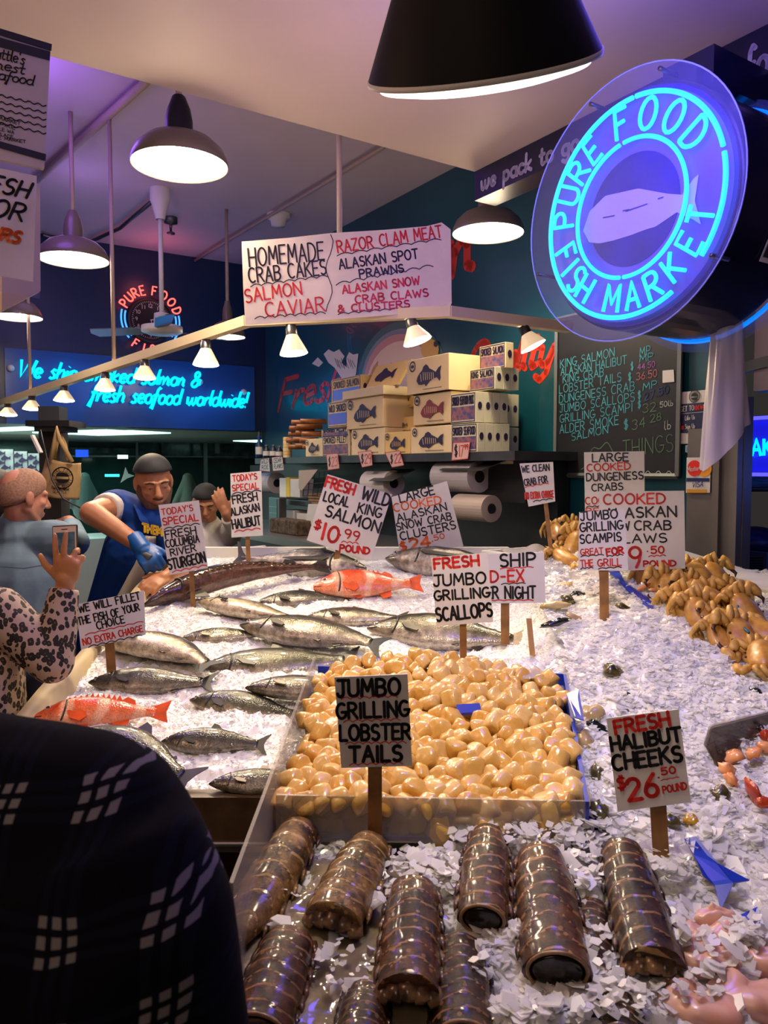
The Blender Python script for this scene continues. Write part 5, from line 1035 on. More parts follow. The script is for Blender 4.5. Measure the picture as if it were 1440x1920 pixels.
# ================================================================== LOBSTER TAILS
def lob_mat(name, c1, c2, c3):
    m = bpy.data.materials.new(name); m.use_nodes = True; nt = m.node_tree; b = nt.nodes['Principled BSDF']; L = nt.links
    tc = nt.nodes.new('ShaderNodeTexCoord'); at_ = nt.nodes.new('ShaderNodeAttribute'); at_.attribute_name = 'along'
    no = nt.nodes.new('ShaderNodeTexNoise'); no.inputs['Scale'].default_value = 70; no.inputs['Detail'].default_value = 8; no.inputs['Roughness'].default_value = .7; L.new(tc.outputs['Object'], no.inputs['Vector'])
    r = nt.nodes.new('ShaderNodeValToRGB'); e = r.color_ramp.elements; e[0].position = .43; e[0].color = (*c1, 1); e[1].position = .60; e[1].color = (*c2, 1); n9 = nt.nodes.new('ShaderNodeTexNoise'); n9.inputs['Scale'].default_value = 22; n9.inputs['Detail'].default_value = 3; L.new(tc.outputs['Object'], n9.inputs['Vector']); av = nt.nodes.new('ShaderNodeMixRGB'); av.inputs['Fac'].default_value = .5; L.new(no.outputs['Fac'], av.inputs['Color1']); L.new(n9.outputs['Fac'], av.inputs['Color2']); L.new(av.outputs['Color'], r.inputs['Fac'])
    vo = nt.nodes.new('ShaderNodeTexVoronoi'); vo.inputs['Scale'].default_value = 60; L.new(tc.outputs['Object'], vo.inputs['Vector'])
    lt = nt.nodes.new('ShaderNodeMath'); lt.operation = 'LESS_THAN'; lt.inputs[1].default_value = .20; L.new(vo.outputs['Distance'], lt.inputs[0])
    sp = nt.nodes.new('ShaderNodeMath'); sp.operation = 'MULTIPLY'; sp.inputs[1].default_value = .5; L.new(lt.outputs[0], sp.inputs[0])
    rg = nt.nodes.new('ShaderNodeMath'); rg.operation = 'GREATER_THAN'; rg.inputs[1].default_value = .86; L.new(at_.outputs['Fac'], rg.inputs[0])
    nk = nt.nodes.new('ShaderNodeMath'); nk.operation = 'MULTIPLY'; L.new(rg.outputs[0], nk.inputs[0]); n8 = nt.nodes.new('ShaderNodeMath'); n8.operation = 'MULTIPLY'; n8.inputs[1].default_value = 1.5; L.new(no.outputs['Fac'], n8.inputs[0]); L.new(n8.outputs[0], nk.inputs[1])
    mx = nt.nodes.new('ShaderNodeMath'); mx.operation = 'MAXIMUM'; L.new(sp.outputs[0], mx.inputs[0]); L.new(nk.outputs[0], mx.inputs[1])
    mm = nt.nodes.new('ShaderNodeMixRGB'); mm.inputs['Color2'].default_value = (*c3, 1); L.new(mx.outputs[0], mm.inputs['Fac']); L.new(r.outputs['Color'], mm.inputs['Color1']); L.new(mm.outputs['Color'], b.inputs['Base Color'])
    bp = nt.nodes.new('ShaderNodeBump'); bp.inputs['Strength'].default_value = .6; bp.inputs['Distance'].default_value = .005; L.new(no.outputs['Fac'], bp.inputs['Height']); L.new(bp.outputs['Normal'], b.inputs['Normal'])
    b.inputs['Roughness'].default_value = .3; b.inputs['Coat Weight'].default_value = .5; b.inputs['Coat Roughness'].default_value = .12; b.inputs['Specular IOR Level'].default_value = .25
    return m
LBR = lob_mat('lobster_shell_brown', (.012, .004, .002), (.105, .034, .010), (.40, .21, .085)); LBY = lob_mat('lobster_shell_yellow', (.03, .012, .005), (.27, .135, .035), (.46, .28, .10)); LBD = lob_mat('lobster_shell_dark', (.007, .003, .002), (.065, .025, .008), (.32, .18, .075))
FAN = mat('lobster_tail_fan', (.035, .018, .010), .3, noise=.6, nscale=70, c2=(.24, .13, .06), coat=.5); CUT = mat('lobster_cut_end', (.010, .006, .005), .2); MEM = mat('lobster_membrane', (.34, .20, .10), .3, noise=.5, nscale=60)
def lobster(top, bot, wpx, label, skin, w0=.7, w1=.9, kind='cut', lift=.02, yaw=0, bend=0):
    """top: far end pixel, bot: near end pixel"""
    hp, tp = onI(*top), onI(*bot); L = (tp - hp).length; x = (tp - hp).normalized(); yv = NR.cross(x).normalized(); up = NR
    hw = wpx * (hp.y + tp.y) / 2 / FOC / 2; t = thing('lobster_tail', label, 'lobster tail', hp.lerp(tp, .5), 'lobster tails on the ice')
    NS, NRg = 30, 110; mb = MB(); rings = []; al = []; lph = top[0] * .37
    for i in range(NRg + 1):
        s = i / NRg; seg = s * 8; fr = seg - math.floor(seg)
        w = (w0 + (1 - w0) * math.sin(min(s / .55, 1) * PI / 2)) if s < .55 else 1 - (1 - w1) * ((s - .55) / .45) ** 2
        cap = min(1, math.sqrt(max(s, .0) / .07)) if s < .07 else 1
        ww0 = hw * w * max(cap, .08); cy = bend * math.sin(PI * s); ring = []
        for k in range(NS):
            a = 2 * PI * k / NS; c_, s_ = math.cos(a), math.sin(a)
            sg = seg + .10 * math.sin(3 * a + lph) + .28 * mnoise.noise(V((1.5 * c_ + lph, 1.5 * s_, seg * .6))) - .25 * abs(c_); fr = sg - math.floor(sg); rid = (1 + .030 * fr ** 2 - .035 * (fr > .92)) * (1 + .05 * mnoise.noise(V((3 * c_ + lph, 3 * s_, seg)))); ww = ww0 * rid; hh = ww0 * .80 * rid
            zz = hh * s_ if s_ > 0 else hh * .45 * s_
            ring.append(hp + x * (s * L) + yv * (ww * c_ + cy * L) + up * (zz + lift)); al.append(fr if s_ > -.1 else .3)
        rings.append(ring)
    mb.loft(rings); mb.at = {'along': al}; mb.build('shell', skin, t, True)
    endc = hp + x * L + up * lift; 
    if kind == 'cut':
        mb = MB(); B = Matrix((yv, up, x)).transposed(); mb.ell(endc + up * hw * .16 * w1 + x * .001, (hw * w1 * .78, hw * w1 * .56, .004), B, 20, 6); mb.build('cut_end', CUT, t, True)
        mb = MB(); mb.tube([endc + x * .002 + up * hw * .16 * w1 + yv * (hw * w1 * .86 * math.cos(a)) + up * (hw * w1 * .66 * math.sin(a)) for a in [2 * PI * k / 24 for k in range(24)]], .0028, 6, closed=True); mb.build('membrane', MEM, t, True)
    elif kind == 'fan':
        for k in range(5):
            a = (k - 2) * .30; d = (x * math.cos(a) + yv * math.sin(a)).normalized(); s_ = up.cross(d); fl = hw * .62; b0 = endc + yv * (hw * .28 * (k - 2)) - x * .012 + up * (hw * .28 - abs(k - 2) * .005)
            mb = MB(); zl = up * (.002 * (k % 2)); pts = [b0 + s_ * hw * .20 + zl, b0 + d * fl * .6 + s_ * hw * .30 + zl, b0 + d * fl + s_ * hw * .24 - up * .010 + zl, b0 + d * fl * 1.05 - up * .011 + zl, b0 + d * fl - s_ * hw * .24 - up * .010 + zl, b0 + d * fl * .6 - s_ * hw * .30 + zl, b0 - s_ * hw * .20 + zl]
            mb.prism(pts, up * .005)
            for q in range(4): mb.tube([b0 + s_ * hw * .05 * (q - 1.5) + up * .006, b0 + d * fl * .92 + s_ * hw * .10 * (q - 1.5) - up * .006], .0012, 4)
            mb.build('tail_fan_blade', FAN, t, True)
    for sgn in (-1, 1):       # side points of the shell plates
        mb = MB()
        for k in range(1, 7):
            s = k / 7; w = (w0 + (1 - w0) * math.sin(min(s / .55, 1) * PI / 2)) if s < .55 else 1 - (1 - w1) * ((s - .55) / .45) ** 2
            c = hp + x * (s * L) + yv * (sgn * hw * w * .98 + bend * math.sin(PI * s) * L) + up * (lift - .002); mb.tube([c - x * .014, c + yv * sgn * .004, c + yv * sgn * .006 + x * .016], [.006, .005, .0006], 6)
        mb.build('plate_spines', skin, t, True)
    return t
lobster((572, 1566), (440, 1800), 98, 'yellowish lobster tail tapering to a point, leftmost beside the clear divider', LBY, .8, .30, 'none2', .024)
lobster((700, 1600), (625, 1762), 104, 'lobster tail with ragged fan, just below the lobster card stake', LBY, .62, 1.0, 'fan', .03)
lobster((548, 1772), (485, 1960), 118, 'dark brown lobster tail at the bottom left, behind the tail with ragged fan', LBR, .8, .95, 'cut', .018)
lobster((776, 1692), (765, 1905), 112, 'reddish-brown lobster tail in the centre front with striped tail fan', LBR, .8, .95, 'fan', .035)
lobster((915, 1585), (903, 1768), 92, 'lobster tail with purple-brown shell and blunt end, up against the scallop tray', LBR, .55, .95, 'cut', .036)
lobster((1010, 1625), (1042, 1868), 118, 'long lobster tail with a wide dark cut end, centre right', LBR, .72, 1.0, 'cut', .034)
lobster((860, 1778), (868, 1965), 110, 'dark lobster tail at the bottom, between the centre tail and the ice', LBD, .8, 1.0, 'cut', .012)
lobster((690, 1868), (672, 1985), 90, 'lobster tail mostly cut off by the bottom edge, left of the centre tail', LBD, .8, 1.0, 'cut', .014)
lobster((1108, 1700), (1112, 1842), 78, 'greenish dark lobster tail sunk between two larger tails on the right', LBD, .8, .95, 'cut', .006)
lobster((1160, 1612), (1222, 1850), 104, 'large dark lobster tail furthest right, below the halibut card stake', LBD, .72, 1.0, 'fan', .032)
lobster((1150, 1880), (1165, 1990), 90, 'lobster tail cut off by the bottom edge under the right-hand tails', LBD, .8, 1.0, 'cut', .01)
# big loose flakes lying over the lobster tails
FLK = ice_mat('large_ice_flake', (.95, .95, .95), .5, 0)
rd = random.Random(11); mb = MB()
def flake(mb, p, s, rd):
    n = (NR + V((rd.uniform(-.6, .6), rd.uniform(-.6, .6), 0))).normalized(); e1 = n.orthogonal().normalized(); e1 = Matrix.Rotation(rd.uniform(0, 6.28), 3, n) @ e1; e2 = n.cross(e1)
    mb.prism([p + e1 * s * (x + rd.uniform(-.25, .25)) + e2 * s * (y + rd.uniform(-.25, .25)) for x, y in [(-1, -.6), (.2, -.9), (1, -.2), (.5, .8), (-.6, .7)]], n * s * .10)
for cx, cy, rx, ry, n in [(800, 1630, 110, 45, 150), (930, 1660, 40, 60, 45), (1000, 1560, 160, 34, 220), (1090, 1620, 60, 80, 130), (720, 1680, 50, 30, 30), (1000, 1890, 90, 45, 120), (1120, 1770, 40, 70, 45), (900, 1790, 30, 60, 30), (640, 1800, 60, 60, 22), (1130, 1870, 120, 60, 120), (510, 1690, 60, 70, 14), (1080, 1540, 60, 30, 60), (1240, 1620, 60, 30, 60), (1350, 1780, 70, 60, 40), (1300, 1850, 70, 60, 30), (1400, 1740, 50, 40, 60), (1270, 1740, 30, 40, 40)]:
    for _ in range(int(n * 1.5)):
        a, q = rd.uniform(0, 6.28), math.sqrt(rd.random()); x, y = cx + rx * q * math.cos(a), cy + ry * q * math.sin(a); p = onI(x, y, .03 * (1 - q * q) + rd.uniform(.004, .02)); flake(mb, p, rd.lognormvariate(0, .45) * .0062, rd)
tag(mb.build('ice_flakes', FLK), 'large loose ice flakes strewn over the lobster tails', 'ice', kind='stuff')
# ================================================================== CRABS
CRM = mat('crab_shell', (.42, .18, .025), .4, noise=.55, nscale=36, coat=.15, c2=(.58, .32, .07)); CRL = mat('crab_leg', (.47, .23, .035), .42, noise=.5, nscale=50, c2=(.64, .40, .11)); CRD = mat('crab_claw_tip', (.05, .02, .012), .3)
def make_crab():
    t = thing('cooked_crab', 'x', 'crab', (0, 0, 0), 'cooked crabs piled at the back right'); mb = MB(); rings = []
    for i in range(13):
        a = -PI / 2 + PI * i / 12; q = max(math.cos(a), .03); ring = []
        for k in range(28):
            b = 2 * PI * k / 28; tooth = 1 + (.03 * math.cos(14 * b) if math.sin(b) > 0 else 0); ring.append(V((.072 * q * math.cos(b) * tooth, .047 * q * math.sin(b) * tooth, .030 * math.sin(a) * (1 if a > 0 else .6) + .006 * math.cos(2 * b) * q)))
        rings.append(ring)
    mb.loft(rings); mb.build('carapace', CRM, t, True)
    for sg in (-1, 1):
        for k in range(4):
            y0 = .025 - .020 * k; o1 = .062 + .006 * (k == 1); p0 = V((sg * .058, y0, -.004)); p1 = V((sg * (.098 - .006 * k), y0 - .012 + .012 * (k < 2), .018 - .004 * k)); p2 = V((sg * (.080 - .004 * k), y0 - .030, -.034)); p3 = V((sg * .03, y0 - .036, -.046))
            mb = MB(); mb.tube([p0, p0.lerp(p1, .5) + Z * .004, p1, p1.lerp(p2, .2), p2, p2.lerp(p3, .3), p3], [.008, .0112, .0092, .0100, .0072, .0062, .0015], 8); mb.build('leg', CRL, t, True)
        mb = MB(); c0 = V((sg * .052, .036, -.002)); c1 = V((sg * .085, .062, .004)); c2 = V((sg * .04, .082, -.006)); mb.tube([c0, c0.lerp(c1, .6), c1, c1.lerp(c2, .3), c1.lerp(c2, .75), c2], [.010, .0125, .012, .016, .0145, .006], 9); cl_ = mb.build('claw', CRL, t, True)
        mb = MB(); mb.tube([c2 + V((sg * .004, -.006, 0)), c2 + V((-sg * .012, .004, -.003)), c2 + V((-sg * .026, -.004, -.006))], [.007, .0055, .001], 7); mb.build('claw_tip', CRD, cl_, True)
    for x in (-.012, .012): mb = MB(); mb.ell((x, .046, .006), (.0035, .004, .0035), nu=8, nv=6); mb.build('eye', CRD, t, True)
    return t
crab0 = make_crab(); first = True; rd = random.Random(3)
crabs = [(1050, 1002, .02, 'crab in the left cluster, directly under the WE CLEAN CRAB card'), (1078, 1022, .03, 'crab in the left cluster, behind the scampi card edge'), (1062, 1048, .03, 'lowest crab of the left cluster, above the ice'), (1082, 995, .06, 'topmost crab of the left cluster'),
 (1232, 1098, .02, 'crab just right of the crab claw card stake'), (1258, 1110, .03, 'crab below the corner of the crab claw card'), (1290, 1060, .05, 'upper crab right of the crab claw card'), (1312, 1078, .06, 'topmost crab of the right pile near the steel door frame'), (1345, 1088, .04, 'crab next to the white counter rim'),
 (1300, 1118, .05, 'crab in the middle of the right pile'), (1338, 1128, .05, 'crab with folded legs in the middle of the right pile'), (1375, 1128, .05, 'crab near the blue band on the right pile'), (1318, 1160, .03, 'lower crab at the left edge of the right pile'), (1360, 1165, .045, 'crab in the lower centre of the right pile'), (1402, 1150, .05, 'crab at the right of the pile below the rim'),
 (1395, 1200, .04, 'crab low on the right side of the pile'), (1432, 1185, .05, 'crab at the right photo edge, upper'), (1430, 1230, .04, 'lowest crab at the right photo edge'), (1355, 1205, .02, 'lowest crab toward the ice in the right pile'), (1268, 1082, .04, 'crab behind the lower corner of the crab claw card'), (1285, 1150, .02, 'leftmost low crab at the edge of the ice')]
for k, (x, y, l, lab) in enumerate(crabs):
    p = onI(x, y, l); o = crab0 if first else dup(crab0); first = False; o.location = p; o['label'] = lab
    o.rotation_euler = (rd.uniform(-.2, .5), rd.uniform(-.9, -.2) if k % 2 else rd.uniform(.2, .9), (rd.uniform(.9, 1.7) if k % 2 else rd.uniform(-1.7, -.9))); s = rd.uniform(.88, 1.08) * (1.0 if x > 1200 else .95); o.scale = (s, s, s)
for pts, lab in (([(1368, 1102), (1382, 1118), (1384, 1142)], 'teal rubber band on the crabs'), ([(1395, 1178), (1404, 1186)], 'short blue band low on the crab pile')):
    mb = MB(); mb.tube([onI(x, y, .075) for x, y in pts], .004, 6); tag(mb.build('rubber_band', mat('teal_band', (.01, .12, .22), .4), smooth=True), lab, 'band')
# ================================================================== THINGS LYING IN THE RIGHT-HAND ICE
def blob(name, cat, label, group, p, r, mt, ph=0, R=None, mb_only=False):
    mb = MB(); rings = []; R = R or Matrix.Identity(3)
    for i in range(9):
        a = -PI / 2 + PI * i / 8; q = max(math.cos(a), .04); rings.append([p + R @ V((r[0] * q * math.cos(b) * (1 + .12 * math.sin(3 * b + ph)), r[1] * q * math.sin(b) * (1 + .10 * math.sin(2 * b + ph * 2)), r[2] * (math.sin(a) + .10 * math.sin(2 * b + ph) * q))) * (1 + .45 * mnoise.noise(V((2.2 * q * math.cos(b) + ph * 3, 2.2 * q * math.sin(b), 2 * math.sin(a))))) for b in [2 * PI * k / 16 for k in range(16)]])
    mb.loft(rings); return tag(mb.build(name, mt, None, True), label, cat, group)
OLV = mat('olive_shell', (.16, .12, .03), .25, noise=.6, nscale=30, coat=.5, c2=(.03, .03, .012)); PALE = mat('pale_shellfish_meat', (.55, .40, .20), .25, noise=.3, nscale=25, coat=.4); DKG = mat('dark_green_shell', (.012, .018, .014), .15, noise=.4, nscale=20, coat=.6)
rd = random.Random(8)
for x, y, rx, ry, m, lab in [(1150, 1262, 22, 16, OLV, 'olive prawn shell poking up in the middle of the ice'), (1185, 1310, 28, 11, DKG, 'dark green shell in the ice above the halibut card'), (1215, 1325, 16, 10, OLV, 'small olive shell above the top edge of the halibut card'), (1210, 1198, 13, 7, OLV, 'brown shell in the upper middle of the ice'), (1228, 1218, 8, 6, OLV, 'small brown shell below the upper brown shell'), (1300, 1200, 12, 7, PALE, 'yellowish shellfish on the ice toward the crabs'), (1140, 1200, 10, 6, OLV, 'small shell under the scampi card'), (1178, 1190, 14, 9, PALE, 'pale shellfish tip right of the scampi card stake'), (1040, 1168, 26, 7, DKG, 'dark fish tail in the ice right of the divider'), (1078, 1158, 18, 7, PALE, 'pale green shellfish near the scampi card stake'), (1108, 1340, 22, 18, PALE, 'pale shellfish by the blue corner of the scallop tray'), (1120, 1365, 22, 12, DKG, 'dark shell by the scallop tray corner'), (1095, 1395, 18, 26, PALE, 'pale shellfish pressed against the scallop tray wall'), (1118, 1450, 14, 18, OLV, 'olive shell beside the scallop tray wall'), (1120, 1530, 20, 28, OLV, 'olive shellfish beside the front corner of the scallop tray'), (1258, 1540, 18, 14, OLV, 'olive shell right of the halibut card stake'), (1297, 1538, 14, 12, mat('yellow_snail_shell', (.45, .26, .02), .2, coat=.6), 'shiny yellow snail shell right of the halibut card stake'), (1350, 1490, 18, 16, OLV, 'dark olive snail shell in front of the brown plastic tray'), (1420, 1372, 16, 20, DKG, 'dark shell by the brown plastic tray rim'), (1418, 1300, 14, 10, DKG, 'dark fin sticking up at the right edge'), (1395, 1320, 26, 9, OLV, 'olive shellfish at the right edge of the ice'), (1375, 1320, 12, 5, DKG, 'thin dark shell piece on the right ice'), (1180, 1360, 10, 5, DKG, 'dark sliver of shell by the halibut card corner'), (1260, 1190, 9, 4, DKG, 'dark sliver in the ice below the crab claw card'), (1330, 1245, 10, 4, DKG, 'dark sliver in the ice toward the right crab pile'), (1170, 1140, 16, 8, OLV, 'green shell beside the blue plastic strip'), (1300, 1270, 8, 4, DKG, 'dark sliver in the ice above the brown tray'), (1050, 1105, 22, 12, mat('cream_shellfish', (.60, .45, .22), .3, noise=.3, nscale=20), 'cream shellfish beside the SHIP card'), (1040, 1135, 26, 9, mat('cream_shellfish_b', (.60, .47, .22), .3, noise=.3, nscale=20), 'flat cream shellfish below the SHIP card corner'), (1065, 1125, 14, 9, OLV, 'brown shellfish left of the scampi card stake'), (1090, 1118, 22, 9, DKG, 'dark mussel left of the scampi card stake')]:
    p = onI(x, y, .012); k = p.y / FOC; blob('shellfish', 'shellfish', lab, 'shellfish in the right-hand ice', p, (rx * k, ry * k * 1.3, ry * k * .9), m, rd.uniform(0, 6), Matrix.Rotation(rd.uniform(-.5, .5), 3, 'Y'))
FIL = mat('halibut_cheek_flesh', (.66, .30, .22), .3, noise=.35, nscale=14, coat=.35, c2=(.74, .48, .38))
for x, y, rx, ry, lab in [(1330, 1800, 46, 40, 'pink halibut cheek in the middle of the lower right corner'), (1375, 1760, 50, 28, 'reddest halibut cheek, upper right of the heap'), (1290, 1762, 40, 26, 'small halibut cheek at the left of the heap'), (1310, 1890, 70, 44, 'large halibut cheek at the bottom edge'), (1400, 1870, 60, 50, 'halibut cheek in the bottom right corner'), (1270, 1840, 30, 34, 'pale halibut cheek next to the right-hand lobster tail'), (1420, 1800, 40, 34, 'halibut cheek at the right photo edge'), (1340, 1725, 34, 16, 'halibut cheek uppermost under the ice')]:
    p = onI(x, y, .010); k = p.y / FOC; mb = MB(); ph = rd.uniform(0, 9)
    def ck(a_, q):
        rr = 1 + .22 * math.sin(2 * a_ + ph) + .04 * math.sin(5 * a_ + 2 * ph); return p + V((rx * k * q * rr * math.cos(a_), ry * k * 1.25 * q * rr * math.sin(a_), 0))
    rings = []
    for q, zz in ((1.0, -.012), (1.02, .002), (.93, .011), (.72, .016), (.45, .017), (.2, .014), (.02, .013)):
        rings.append([ck(b, q) + V((0, 0, zz + .007 * mnoise.noise(V((2.5 * math.cos(b) * q + ph, 2.5 * math.sin(b) * q, ph))) + .003 * math.sin(5 * q * math.cos(b) + ph))) for b in [2 * PI * i / 28 for i in range(28)]])
    mb.loft(rings); tag(mb.build('halibut_cheek', FIL, None, True), lab, 'fish fillet', 'halibut cheeks')
# brown acrylic tray with orange prawns at the right edge
t = thing('plastic_tray', 'smoky plastic tray with orange shellfish pieces at the right edge', 'tray', onI(1420, 1440))
a, b = at(1330, 1363, 1.62), at(1480, 1325, 1.70); c_, d_ = at(1345, 1448, 1.50), at(1322, 1400, 1.6)
SMK = mat('smoky_acrylic', (.07, .045, .035), .15, alpha=.75, spec=.6)
mb = MB(); mb.prism([at(1322, 1398, 1.6), at(1332, 1364, 1.62), at(1490, 1325, 1.72), at(1500, 1420, 1.70), at(1360, 1462, 1.55)], V((0, .006, 0))); mb.build('rear_wall', SMK, t)
mb = MB(); mb.tube([at(1322, 1398, 1.6), at(1331, 1366, 1.62), at(1337, 1361, 1.62), at(1490, 1324, 1.72)], .004, 6); mb.build('rim', M['acryg'], t, True)
ORG_ = mat('orange_prawn', (.78, .22, .04), .3, noise=.45, nscale=24, coat=.4, c2=(.80, .42, .20)); RED = mat('red_crab_shell', (.55, .06, .015), .25, noise=.4, nscale=20, coat=.4)
for x, y, rx, ry, m, lab in [(1378, 1418, 18, 14, ORG_, 'orange prawn piece at the left of the smoky tray'), (1412, 1412, 16, 12, ORG_, 'orange prawn piece in the middle of the smoky tray'), (1435, 1402, 16, 14, ORG_, 'orange prawn piece at the right edge of the smoky tray'), (1362, 1442, 16, 14, ORG_, 'pinkish prawn piece at the corner of the smoky tray'), (1370, 1462, 10, 16, ORG_, 'orange shell strip below the smoky tray'), (1412, 1484, 8, 26, RED, 'red pointed shell below the smoky tray'), (1434, 1380, 10, 14, RED, 'red shell at the right edge inside the smoky tray'), (1432, 1505, 16, 12, RED, 'red shell at the right edge below the smoky tray'), (1420, 1214, 16, 14, RED, 'orange-red crab piece below the crab pile'), (1440, 1210, 12, 16, ORG_, 'orange crab piece at the right edge below the crab pile'), (1205, 1102, 16, 5, ORG_, 'orange prawn by the crab claw card stake'), (1225, 1106, 10, 4, ORG_, 'small orange prawn right of the crab claw card stake')]:
    p = onI(x, y, .022); k = p.y / FOC; blob('shellfish_piece', 'shellfish', lab, 'orange shellfish pieces', p, (rx * k, ry * k * 1.1, ry * k * .8), m, rd.uniform(0, 6), Matrix.Rotation(rd.uniform(-.6, .6), 3, 'Y'))
# blue printed film under the ice
def film(name, pts, lab, m='blue', lift=.013):
    mb = MB(); q = [onI(x, y, lift + .006 * ((i * 7) % 3)) for i, (x, y) in enumerate(pts)]; mb.prism(q, NR * -.002); return tag(mb.build(name, M[m]), lab, 'plastic film')
film('plastic_film', [(1140, 1070), (1160, 1068), (1172, 1092), (1205, 1112), (1228, 1132), (1222, 1142), (1190, 1122), (1168, 1098)], 'blue plastic strip on the ice right of the scampi card stake')
film('plastic_film', [(1068, 1070), (1120, 1060), (1128, 1108), (1100, 1120), (1062, 1112)], 'crumpled clear lilac film behind the scampi card stake', 'bag')
film('plastic_film', [(1283, 1572), (1306, 1568), (1345, 1618), (1405, 1650), (1375, 1655), (1352, 1705), (1340, 1660), (1318, 1640), (1300, 1600)], 'torn blue printed film in the ice right of the halibut card')
film('plastic_film', [(1388, 1715), (1420, 1700), (1432, 1730), (1405, 1742)], 'small torn blue film near the halibut cheeks')
film('plastic_film', [(1062, 1300), (1085, 1292), (1095, 1350), (1078, 1345)], 'blue plastic flap at the rear corner of the scallop tray', lift=.06)
# ================================================================== PEOPLE
def frame(f, up=(0, 0, 1), roll=0):
    f = V(f).normalized(); r = f.cross(V(up)).normalized(); u = r.cross(f)
    if roll: q = Matrix.Rotation(math.radians(roll), 3, f); r, u = q @ r, q @ u
    return Matrix((r, f, u)).transposed()      # columns: right, forward, up
def head_parts(mb, c, R, k=1.0, neck=None, ears=True):
    def T(x, y, z): return c + R @ V((x * k, y * k, z * k))
    def E(p, r): mb.ell(T(*p), tuple(q * k for q in r), R, 18, 12)
    E((0, -.012, .032), (.074, .094, .086)); E((0, .028, -.028), (.059, .060, .080)); E((0, .05, -.092), (.032, .032, .024))
    for s in (-1, 1):
        mb.cap(T(s * .05, -.005, -.045), .024 * k, T(s * .022, .052, -.092), .017 * k); E((s * .037, .060, -.018), (.024, .022, .020)); E((s * .0125, .097, -.034), (.009, .010, .007))
        if ears: E((s * .077, -.008, -.006), (.009, .019, .031)); E((s * .073, .0, -.022), (.010, .012, .016))
        mb.cap(T(s * .012, .088, .024), .010 * k, T(s * .046, .070, .022), .010 * k)
        E((s * .031, .079, .003), (.017, .010, .010))
    mb.cap(T(0, .084, .016), .009 * k, T(0, .108, -.028), .0145 * k); E((0, .086, -.062), (.024, .009, .006)); E((0, .084, -.072), (.020, .010, .007))
    if neck is not None: mb.cap(T(0, -.022, -.05), .052 * k, V(neck), .060 * k)
def face_bits(t, c, R, k, body, brow, iris=(.06, .03, .015), closed=.5):
    def T(x, y, z): return c + R @ V((x * k, y * k, z * k))
    for s in (-1, 1):
        mb = MB(); mb.ell(T(s * .031, .0835, .002), (.0125 * k, .007 * k, .0065 * k * (1 - closed * .5)), R, 14, 8); e = mb.build('eye', M['eyew'], t, True)
        mb = MB(); mb.ell(T(s * .031, .0885, .000), (.0052 * k, .0032 * k, .005 * k * (1 - closed * .4)), R, 12, 6); mb.build('iris', mat('iris', iris, .1), e, True)
        mb = MB(); mb.tube([T(s * .014, .094, .022), T(s * .03, .0935, .028), T(s * .05, .080, .021)], [.0035 * k, .0045 * k, .0015 * k], 7); mb.build('eyebrow', brow, t, True)
    mb = MB(); mb.tube([T(-.024, .084, -.067), T(-.010, .0935, -.0665), T(.010, .0935, -.0665), T(.024, .084, -.067)], [.0008, .0022 * k, .0022 * k, .0008], 6); mb.build('mouth', M['lip'], t, True)
M['eyew'] = mat('eye_white', (.22, .16, .13), .25); M['lip'] = mat('lips', (.30, .09, .06), .4)
M['hair'] = mat('dark_hair', (.014, .010, .008), .55, noise=.5, nscale=60); M['stub'] = mat('beard_stubble', (.13, .065, .04), .6, noise=.45, nscale=140)
def cap_shell(name, mt, t, c, R, k, r, z0, tilt=0, voff=(0, -.012, .032), front=1.0, thick=1.06):
    mb = MB(); rings = []
    for i in range(12):
        a = z0 + (PI / 2 - z0) * i / 11; q = max(math.cos(a), .02); ring = []
        for j in range(32):
            b = 2 * PI * j / 32; dz = tilt * math.sin(b) * (1 - i / 11); ring.append(c + R @ (V(voff) * k + V((r[0] * q * math.cos(b) * k * thick, r[1] * q * math.sin(b) * k * thick, r[2] * (math.sin(a)) * k * thick + dz * k))))
        rings.append(ring)
    mb.loft(rings, True); return mb.build(name, mt, t, True)
